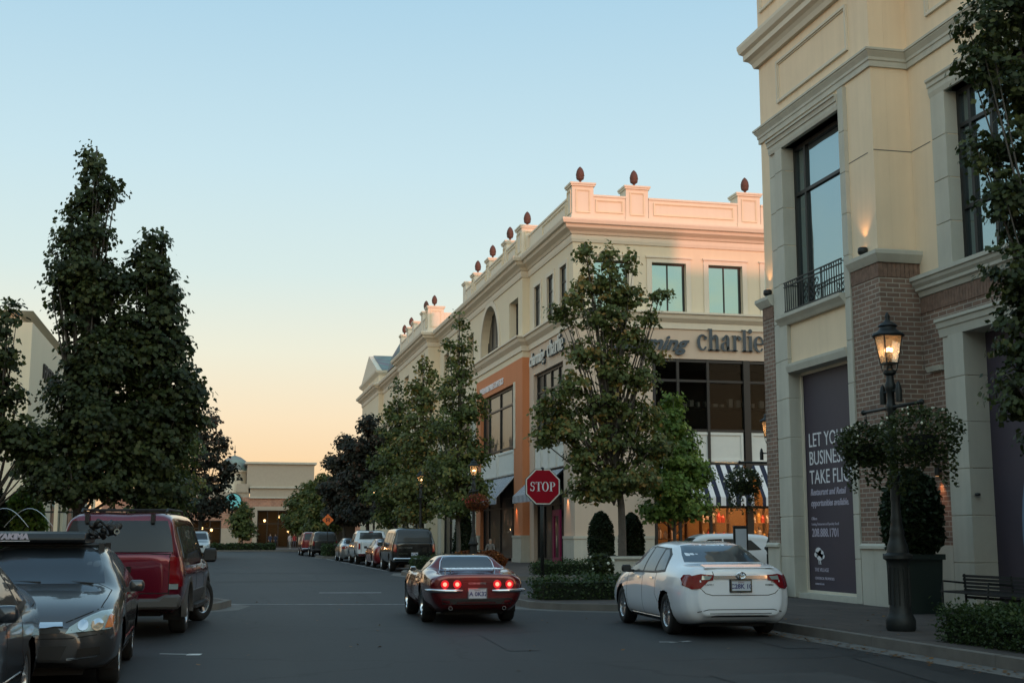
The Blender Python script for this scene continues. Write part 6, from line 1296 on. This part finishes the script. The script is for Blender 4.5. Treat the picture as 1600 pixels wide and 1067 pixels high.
def topiary(name, label, loc, prof, m, leaf=.07, n=5000, cat='shrub', group=None):
    t = thing(name, label, cat, loc, 0, group); zs = [p[1] for p in prof]; z = RNG.uniform(min(zs), max(zs), n); rr = np.interp(z, zs, [p[0] for p in prof]); a = RNG.uniform(0, 6.283, n); r_ = rr*RNG.uniform(.82, 1.05, n)
    p = np.stack([r_*np.cos(a), r_*np.sin(a), z], 1)+RNG.normal(0, .02, (n, 3)); link('foliage', leaf_mesh('foliage', p, leaf*1.6, m, LEAF_S), None, t)
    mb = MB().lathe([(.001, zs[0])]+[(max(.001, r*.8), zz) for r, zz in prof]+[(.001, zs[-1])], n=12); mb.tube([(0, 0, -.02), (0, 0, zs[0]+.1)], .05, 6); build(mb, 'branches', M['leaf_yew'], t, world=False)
    return t
topiary('arborvitae', 'dark clipped evergreen column left of the maple trunk', (15.35, 50.6, .15), [(.35, .05), (.5, .5), (.52, 1.3), (.45, 1.9), (.25, 2.25), (.05, 2.4)], M['leaf_yew'], n=6000, group='clipped evergreens by the corner')
topiary('arborvitae', 'dark clipped evergreen column right of the maple trunk', (16.85, 51.2, .15), [(.35, .05), (.5, .5), (.52, 1.3), (.42, 1.9), (.25, 2.2), (.05, 2.35)], M['leaf_yew'], n=6000, group='clipped evergreens by the corner')
topiary('conical_evergreen', 'slim dark evergreen cone above the orange flowers', (11.9, 62.4, .15), [(.55, .3), (.5, 1.2), (.32, 2.4), (.05, 3.7)], M['leaf_yew'], n=6000)
topiary('conical_evergreen', 'dark evergreen cone at the left edge behind the roof carrier', (-4.95, 31.2, .15), [(.55, .1), (.5, 1.0), (.3, 2.0), (.03, 3.0)], M['leaf_yew'], n=7000)
topiary('shrub', 'lime green bush beside the evergreen cone on the left', (-4.35, 31.8, .15), [(.4, .2), (.55, .9), (.55, 1.6), (.35, 2.2), (.05, 2.5)], M['leaf_light'], n=4500, leaf=.09)
topiary('flower_bed', 'mound of red and orange flowers past the sports car', (10.95, 56.2, .15), [(.75, .1), (.9, .35), (.7, .62), (.2, .75)], M['leaf_red'], n=4000, leaf=.07)
topiary('flower_bed', 'second smaller mound of red and orange flowers behind the first', (12.2, 57.4, .15), [(.65, .1), (.75, .35), (.5, .62), (.1, .75)], M['leaf_red'], n=3000, leaf=.07)
hedge('clipped box hedge on the corner island below the stop sign', 7.15, 9.5, 28.1, 29.3, .15, .60, M['leaf_box']); hedge('clipped box hedge running behind the white sedan from the island', 9.6, 13.0, 28.4, 29.3, .15, .58, M['leaf_box'])
hedge('low box hedge across the street below the shop corner', 11.7, 13.9, 46.6, 47.7, .15, .60, M['leaf_box']); hedge('box hedge at the kerb in front of the black vehicle', 8.1, 10.1, 53.2, 54.4, .15, .68, M['leaf_box'])
hedge('grass-like hedge on the far island below the orange diamond sign', 7.9, 9.4, 94.2, 98.5, .15, .9, M['leaf_box'], leaf=.1); hedge('box hedge at the near right kerb beside the lamp post', 9.62, 10.75, 12.4, 16.0, .15, .56, M['leaf_box'], leaf=.035, n=14000)
hedge('long low hedge in front of the far lit entrance', -3.2, 6.3, 140.2, 141.4, .15, .75, M['leaf_box'], leaf=.14, n=3000); hedge('low hedge along the far end of the right kerb', 9.6, 11, 127, 138, .15, 1.3, M['leaf_box'], leaf=.14, n=3000)
# white rose bush
t = topiary('rose_bush', 'rose bush with white blooms beside the white sedan', (8.95, 29.6, .15), [(.2, .1), (.30, .4), (.30, .7), (.15, .98)], M['leaf_dark'], n=1100, leaf=.07); mb = MB(); random.seed(4)
for i in range(11): a = random.uniform(3.2, 6.2); mb.ball((.31*math.cos(a), .31*math.sin(a), random.uniform(.3, .95)), random.uniform(.02, .042), 6, 4)
build(mb, 'blossom', M['petal'], t, world=False)
t = thing('planter', 'low stone planter wall under the tall maple', 'planter', (15.5, 47.4, .15)); mb = MB(); mb.box(-1.1, 1.5, -.6, 1.3, 0, .55); build(mb, 'wall', M['trim'], t, world=False, bevel=.02); mb = MB(); mb.box(-1.18, 1.58, -.68, 1.38, .55, .66); build(mb, 'coping', M['trim'], t, world=False, bevel=.02); build(MB().box(-1.0, 1.4, -.5, 1.2, .6, .665), 'soil', M['soil'], t, world=False)
# fallen leaves along the gutter
n = 420; p = np.stack([RNG.normal(8.85, .16, n), RNG.uniform(11, 24, n), np.full(n, .016)], 1); p2 = np.stack([RNG.uniform(9.3, 12.8, 160), RNG.uniform(11, 24, 160), np.full(160, .166)], 1); p3 = np.stack([RNG.uniform(-1, 9, 90), RNG.uniform(9, 34, 90), np.full(90, .014)], 1)
M['dry_leaf'] = leaf_mat('dry_leaf', (.10, .05, .02), (.22, .11, .035), (.35, .2, .05)); o = link('fallen_leaves', leaf_mesh('fallen_leaves', np.concatenate([p, p2, p3]), .055, M['dry_leaf'], LEAF, up_bias=5), None, None); tag(o, 'dry fallen leaves scattered along the right gutter', 'leaves'); o['kind'] = 'stuff'

# ================================================================== STREET LAMPS WITH HANGING BASKETS
M['lantern_glass'] = clear_glass('lantern_glass', (.95, .88, .78), .03)
m = M['lantern_glass']; t_ = m.node_tree; df = N(t_, 'ShaderNodeBsdfTranslucent', inp={0: (.95, .80, .60, 1)}); mx = N(t_, 'ShaderNodeMixShader', inp={0: .25}); out = t_.nodes['Material Output']; src = out.inputs[0].links[0].from_socket
t_.links.new(src, mx.inputs[1]); t_.links.new(df.outputs[0], mx.inputs[2]); t_.links.new(mx.outputs[0], out.inputs[0])
def lamp_parts(label):
    t = thing('street_lamp', label, 'street lamp', (0, 0, 0), 0, 'cast iron street lamps')
    b = MB().lathe([(.001, 0), (.25, 0), (.27, .04), (.27, .16), (.24, .22), (.21, .27), (.205, .32), (.19, .36), (.185, .95), (.195, 1.0), (.22, 1.04), (.27, 1.07), (.27, 1.12), (.20, 1.16), (.19, 1.26), (.16, 1.32), (.13, 1.42), (.14, 1.46), (.12, 1.52), (.10, 1.62), (.11, 1.66), (.09, 1.72), (.085, 1.85), (.075, 1.95)], n=20)
    for k in range(12): a = k*math.pi/6; b.box(.188*math.cos(a)-.012, .188*math.cos(a)+.012, .188*math.sin(a)-.012, .188*math.sin(a)+.012, .38, .94)
    b.v = [(x*.82, y*.82, z) for x, y, z in b.v]; build(b, 'base', M['iron'], t, world=False, angle=45)
    p = MB().lathe([(.075, 1.94), (.065, 2.6), (.06, 3.30), (.08, 3.34), (.08, 3.40), (.06, 3.44), (.058, 3.6), (.08, 3.64), (.085, 3.72), (.06, 3.78), (.055, 3.86), (.10, 3.90), (.10, 3.94), (.05, 3.97), (.045, 4.02), (.001, 4.02)], n=16)
    build(p, 'post', M['iron'], t, world=False, angle=45)
    c_ = MB().tube([(0, -.86, 3.37), (0, .86, 3.37)], .026, 8)
    for y in (-.88, .88): c_.ball((0, y, 3.37), .045, 8, 5)
    for y in (-.8, .8): c_.tube([(0, y, 3.36), (0, y, 3.22), (0, y+.02, 3.14)], .008, 5)
    build(c_, 'crossbar', M['iron'], t, world=False, smooth=True)
    f = MB()
    for y in (-.24, .24): f.tube([(0, 0, 3.62), (0, y, 3.62)], .018, 6); f.lathe([(.001, 3.44), (.05, 3.44), (.05, 3.62), (.03, 3.72), (.001, 3.76)], (0, y, 0), 10)
    build(f, 'flood_light', M['iron'], t, world=False, angle=45)
    g = MB()
    for k in range(4):
        a, b2 = k*math.pi/2+math.pi/4, (k+1)*math.pi/2+math.pi/4; q = lambda r_, z, an: (r_*math.cos(an), r_*math.sin(an), z); g.add([q(.165, 4.06, a), q(.165, 4.06, b2), q(.265, 4.54, b2), q(.265, 4.54, a)], [(0, 1, 2, 3)])
    g.v = [(x*.80, y*.80, 4.04+(z-4.04)*.86) for x, y, z in g.v]; build(g, 'lantern_glass', M['lantern_glass'], t, world=False)
    fr = MB()
    for k in range(4):
        a = k*math.pi/2+math.pi/4; fr.tube([(.168*math.cos(a), .168*math.sin(a), 4.05), (.268*math.cos(a), .268*math.sin(a), 4.55)], .012, 6); fr.tube([(.05*math.cos(a), .05*math.sin(a), 3.86), (.14*math.cos(a), .14*math.sin(a), 3.95), (.168*math.cos(a), .168*math.sin(a), 4.05)], .010, 5)
    fr.lathe([(.12, 4.04), (.18, 4.04), (.18, 4.07), (.12, 4.07), (.12, 4.04)], n=4, a0=math.pi/4, a1=2*math.pi+math.pi/4)
    fr.lathe([(.001, 4.55), (.30, 4.54), (.315, 4.57), (.30, 4.60), (.22, 4.63), (.17, 4.68), (.16, 4.72), (.19, 4.74), (.14, 4.79), (.06, 4.83), (.04, 4.87), (.055, 4.91), (.035, 4.96), (.012, 5.0), (.001, 5.0)], n=16)
    fr.v = [(x*.80, y*.80, 4.04+(z-4.04)*.86 if z > 4.04 else z) for x, y, z in fr.v]; build(fr, 'lantern_frame', M['iron'], t, world=False, angle=45)
    bb = MB(); bs = MB()
    for k in range(3): a = k*2.1; bb.ball((.045*math.cos(a), .045*math.sin(a), 4.30), .026, 8, 6, 1.5); bs.tube([(0, 0, 4.06), (.045*math.cos(a), .045*math.sin(a), 4.20), (.045*math.cos(a), .045*math.sin(a), 4.26)], .012, 5)
    bb.v = [(x, y, z-.03) for x, y, z in bb.v]; build(bs, 'candle_arm', M['iron'], t, world=False); build(bb, 'bulb', M['bulb'], t, world=False, smooth=True); return t
def basket(label, loc, r=.48, seed=1, flower='petal', m='leaf_mid', ivy=True):
    t = thing('hanging_basket', label, 'basket', loc, 0, 'hanging baskets on the lamps'); n = 2600
    d = RNG.normal(size=(n, 3)); d /= np.linalg.norm(d, axis=1)[:, None]; p = d*(RNG.uniform(.55, 1.08, n)**.6)[:, None]*np.array([r, r, r*.72]); p += RNG.normal(0, .03, (n, 3))
    if ivy:
        tr = []
        for k in range(16): a = RNG.uniform(0, 6.28); ln = RNG.uniform(.25, .75); m_ = int(ln*90); zz = -np.linspace(.1, 1, m_)*ln-.15; tr.append(np.stack([r*.75*math.cos(a)+RNG.normal(0, .03, m_), r*.75*math.sin(a)+RNG.normal(0, .03, m_), zz], 1))
        p = np.concatenate([p]+tr)
    link('foliage', leaf_mesh('foliage', p, .055, M[m], LEAF), None, t)
    bk = MB().lathe([(.001, -.28), (.14, -.26), (.24, -.14), (.27, 0), (.25, 0), (.001, -.02)], n=16)
    for k in range(3): a = k*2.09; bk.tube([(.25*math.cos(a), .25*math.sin(a), 0), (0, 0, .42)], .006, 4)
    build(bk, 'pot', M['iron'], t, world=False); fl = MB(); random.seed(seed)
    for k in range(18):
        a, e = random.uniform(0, 6.28), random.uniform(-.1, 1.3); fl.ball((r*1.02*math.cos(a)*math.cos(e), r*1.02*math.sin(a)*math.cos(e), r*.74*math.sin(e)), random.uniform(.014, .026), 6, 4)
    build(fl, 'blossom', M[flower], t, world=False); return t
l0 = lamp_parts('cast iron street lamp nearest the viewer on the right, lit, with a fluted base')
lamps = [((10.13, 17.9, .15), 0, None), ((14.55, 32.2, .15), R(90), 'lit street lamp partly hidden behind the brick tower corner'), ((11.05, 55.6, .15), 0, 'lit street lamp left of the orange pillar, above the flowers'),
  ((10.2, 65.2, .15), 0, 'lit street lamp glimpsed through the upright trees'), ((10.2, 85, .15), 0, 'farthest lit street lamp, behind the dark purple tree')]
for loc, rz, lab in lamps:
    o = l0 if lab is None else copy_tree(l0)
    o.location = loc; o.rotation_euler = (0, 0, rz)
    if lab: o['label'] = lab
    point('street_lamp_light', (loc[0], loc[1], loc[2]+4.28), 3.0, (1, .55, .24), .05)
basket('large hanging basket on the near end of the nearest lamp, white flowers and trailing ivy', (10.13, 17.08, 3.02), .60, 2, m='leaf_dark')
basket('hanging basket on the far end of the nearest lamp, covering part of the poster', (10.13, 18.72, 3.0), .47, 3, m='leaf_dark')
basket('hanging basket beside the second lamp, against the striped awning', (13.75, 32.2, 3.0), .50, 4, m='leaf_dark')
basket('basket of red flowers under the lamp left of the orange pillar', (11.05, 54.8, 3.0), .5, 6, 'petal_red', 'leaf_red', False); basket('dark leafy basket on the far arm of the lamp over the flowers', (11.05, 56.4, 3.0), .48, 7, 'petal_red', 'leaf_mid', False)

# ================================================================== SIGNS, BENCH, BIN
t = thing('stop_sign', 'red octagonal stop sign on a dark post at the corner island', 'sign', (7.62, 29.9, .15)); S = .42
oc = lambda s_: [(s_/math.cos(math.pi/8)*math.cos(math.pi/8+k*math.pi/4), 2.58+s_/math.cos(math.pi/8)*math.sin(math.pi/8+k*math.pi/4)) for k in range(8)]
build(MB().prism(oc(S), 'y', -.045, -.035), 'border', M['white_panel'], t, world=False); build(MB().prism(oc(S-.03), 'y', -.052, -.044), 'plate', M['sign_red'], t, world=False); build(MB().prism(oc(S+.012), 'y', -.036, -.02), 'backing', M['iron'], t, world=False)
mb = MB(); w_ = didone(MB(), 'STOP', .150, (0, 0, 0), (1, 0, 0), (0, 0, 1), wscale=1.1); didone(mb, 'STOP', .150, (-w_/2, -.056, 2.47), (1, 0, 0), (0, 0, 1), ext=.003, wscale=1.1); build(mb, 'lettering', M['lettering'], t, world=False)
build(MB().tube([(0, .03, 0), (0, .03, 2.98)], .045, 12).lathe([(.001, 0), (.11, 0), (.11, .1), (.06, .16), (.05, .3)], n=14).lathe([(.05, 2.96), (.055, 3.0), (.03, 3.04), (.001, 3.05)], n=12), 'post', M['iron'], t, world=False, smooth=True)
t = thing('road_sign', 'orange diamond roadworks sign on a post beside the far parked cars', 'sign', (8.0, 94.6, .15)); build(MB().prism([(-.42, 2.6), (0, 2.18), (.42, 2.6), (0, 3.02)], 'y', -.03, 0), 'board', M['sign_orange'], t, world=False); build(MB().tube([(0, .03, 0), (0, .03, 2.9)], .03, 8), 'post', M['iron'], t, world=False)
mb = MB(); mb.box(-.16, .16, -.036, -.031, 2.66, 2.72); mb.box(-.13, -.07, -.036, -.031, 2.45, 2.66); mb.box(.07, .13, -.036, -.031, 2.45, 2.66); mb.box(-.05, .05, -.036, -.031, 2.52, 2.60); build(mb, 'symbol', M['black'], t, world=False)
t = thing('bench', 'black slatted bench against the wall behind the near hedge', 'bench', (12.9, 19.55, .15)); mb = MB()
for i in range(7): mb.box(.27-.02*i*.2, .30-.02*i*.2, -1.45, 1.45, .31+i*.062, .355+i*.062)
build(mb, 'backrest', M['black'], t, world=False); mb = MB()
for i in range(6): mb.box(-.22+i*.08, -.16+i*.08, -1.45, 1.45, .42, .45)
build(mb, 'seat', M['black'], t, world=False)
for y in (-1.4, 0, 1.4):
    mb = MB().tube([(-.2, y, 0), (-.2, y, .43), (-.18, y, .62), (.25, y, .58)], .02, 6).tube([(.26, y, 0), (.27, y, .43), (.25, y, .74)], .02, 6); build(mb, 'leg', M['iron'], t, world=False)
M['bin'] = mat('bin_green', (.010, .022, .019), .5)
t = topiary('evergreen_tub', 'dark evergreen in a tall green tub behind the nearest lamp post', (12.75, 21.95, .15), [(.30, 1.0), (.52, 1.35), (.56, 1.9), (.42, 2.4), (.1, 2.65)], M['leaf_yew'], n=5000)
build(MB().prism([(-.32, 0), (.32, 0), (.38, 1.05), (-.38, 1.05)], 'y', -.36, .36).box(-.41, .41, -.41, .41, .98, 1.08), 'tub', M['bin'], t, world=False)
t = thing('menu_board', 'narrow dark framed notice board on the pavement beyond the white sedan', 'sign', (13.3, 31.4, .15)); build(MB().box(-.20, .20, -.03, .03, .85, 1.68), 'frame', M['black'], t, world=False, bevel=.01); build(MB().box(-.15, .15, -.036, -.03, .92, 1.60), 'board', M['plate'], t, world=False); build(MB().box(-.03, .03, -.02, .02, 0, .86).box(-.16, .16, -.12, .12, 0, .03), 'post', M['iron'], t, world=False)

t = thing('pergola', 'slim tan posts with a dark crossbar beside the lime bush on the left', 'pergola', (-4.3, 33.2, .15))
t.location = (-5.6, 46.5, .15)
for x in (-.9, .3, 1.5): build(MB().box(x-.06, x+.06, -.06, .06, 0, 2.9), 'post', M['stucco'], t, world=False)
build(MB().box(-1.0, 1.6, -.05, .05, 2.9, 3.02).box(-1.0, 1.6, -.03, .03, 2.2, 2.26), 'crossbar', M['iron'], t, world=False)
# ================================================================== PEOPLE (small, far away)
def person(label, loc, rz, top, legs_c, hair=(.05, .03, .02), seated=False, stride=.12, arm=.12):
    me = bpy.data.meshes.new('person'); hip = .50 if seated else .92
    J = dict(pel=(0, 0, hip), bel=(0, 0, hip+.20), che=(0, 0, hip+.38), nk=(0, 0, hip+.56), hd=(0, .02, hip+.66), ht=(0, .02, hip+.80))
    for s_, n_ in ((-1, 'l'), (1, 'r')):
        J['hp'+n_] = (s_*.09, 0, hip-.04)
        if seated: J['kn'+n_] = (s_*.11, .42, hip+.0); J['an'+n_] = (s_*.11, .44, .08); J['to'+n_] = (s_*.11, .60, .04)
        else: J['kn'+n_] = (s_*.10, s_*stride*.7+.03, .49); J['an'+n_] = (s_*.10, s_*stride, .09); J['to'+n_] = (s_*.10, s_*stride+.17, .04)
        J['sh'+n_] = (s_*.17, 0, hip+.50); J['el'+n_] = (s_*.22, -.03 if not seated else .05, hip+.24); J['wr'+n_] = (s_*.22, arm*s_+(.25 if seated else .05), hip+(.10 if seated else .02)); J['ha'+n_] = (s_*.21, arm*s_+(.32 if seated else .07), hip+(.10 if seated else -.09))
    keys = list(J); E2 = [('pel', 'bel'), ('bel', 'che'), ('che', 'nk'), ('nk', 'hd'), ('hd', 'ht')]
    for n_ in 'lr': E2 += [('pel', 'hp'+n_), ('hp'+n_, 'kn'+n_), ('kn'+n_, 'an'+n_), ('an'+n_, 'to'+n_), ('che', 'sh'+n_), ('sh'+n_, 'el'+n_), ('el'+n_, 'wr'+n_), ('wr'+n_, 'ha'+n_)]
    me.from_pydata([J[k] for k in keys], [(keys.index(a), keys.index(b)) for a, b in E2], []); o = bpy.data.objects.new('person', me); C.objects.link(o)
    sk = o.modifiers.new('skin', 'SKIN'); o.modifiers.new('sub', 'SUBSURF').levels = 1; rad = dict(pel=.13, bel=.12, che=.14, nk=.055, hd=.085, ht=.085, hp=.095, kn=.06, an=.042, to=.035, sh=.062, el=.043, wr=.03, ha=.035)
    for k, v in zip(keys, me.skin_vertices[0].data): q = rad.get(k) or rad[k[:-1]]; v.radius = (q, q*.8 if k in ('pel', 'bel', 'che') else q); v.use_root = k == 'pel'
    dg = bpy.context.evaluated_depsgraph_get(); nm = bpy.data.meshes.new_from_object(o.evaluated_get(dg)); bpy.data.objects.remove(o)
    for mm in (M['skin'], mat('top', top, .8), mat('trousers', legs_c, .8), mat('hair_', hair, .7)): nm.materials.append(mm)
    for p in nm.polygons:
        c_ = p.center; hz = hip
        if c_.z > hz+.74 or (c_.z > hz+.60 and c_.y < -.01 and abs(c_.x) < .1): i = 3
        elif c_.z > hz+.55: i = 0
        elif (not seated and c_.z < hz-.02 and abs(c_.x) < .18) or (seated and (c_.z < hz-.02 or c_.y > .2 and abs(c_.x) < .18)): i = 2
        elif c_.z < hz-.04 or abs(c_.x) > .17 and c_.z < hz+.12: i = 0
        else: i = 1
        p.material_index = i
    nm.shade_smooth(); o = bpy.data.objects.new('person', nm); C.objects.link(o); o.location = loc; o.rotation_euler = (0, 0, rz); tag(o, label, 'person'); return o
person('person in a white top and pale trousers standing at the far end of the street', (8.45, 150, .15), R(190), (.6, .5, .5), (.3, .3, .3))
person('person in dark clothes walking before the far lit entrance', (6.9, 152, .15), R(20), (.02, .03, .06), (.02, .02, .03)); person('person in a navy jacket beside the dark walker at the far entrance', (6.2, 150, .15), R(200), (.03, .05, .10), (.03, .03, .04))
person('person in a red top near the far brick wall', (9.3, 156, .15), R(160), (.35, .03, .03), (.05, .05, .07)); person('person in black standing left of the far lit windows', (-.6, 146, .15), R(180), (.02, .02, .02), (.02, .02, .03))
for i, (x, y, rz, tc_, lab) in enumerate(((12.35, 63.4, R(200), (.35, .35, .36), 'seated person in a grey top at the cafe table under the orange frontage'), (13.55, 63.8, R(150), (.25, .22, .2), 'seated person in a brown top on the right side of the cafe table'))):
    person(lab, (x, y, .15), rz, tc_, (.05, .05, .07), hair=(.3, .25, .2) if i else (.05, .03, .02), seated=True)
    t = thing('cafe_chair', 'dark metal cafe chair under the %s' % ('person in brown' if i else 'person in grey'), 'chair', (x, y, .15), rz, 'cafe chairs'); build(MB().box(-.2, .2, -.18, .22, .38, .41), 'seat', M['iron'], t, world=False); build(MB().box(-.2, .2, -.22, -.19, .55, .85).box(-.2, -.17, -.22, -.19, .38, .85).box(.17, .2, -.22, -.19, .38, .85), 'backrest', M['iron'], t, world=False)
    for a in (-.18, .18):
        for b in (-.17, .2): build(MB().tube([(a, b, 0), (a, b, .38)], .012, 6), 'leg', M['iron'], t, world=False)
t = thing('cafe_table', 'small round cafe table between the two seated people', 'table', (12.9, 63.0, .15)); build(MB().lathe([(.001, .71), (.38, .71), (.38, .74), (.001, .74)], n=20), 'tabletop', M['iron'], t, world=False); build(MB().lathe([(.22, 0), (.2, .02), (.03, .05), (.03, .71)], n=14), 'leg', M['iron'], t, world=False)
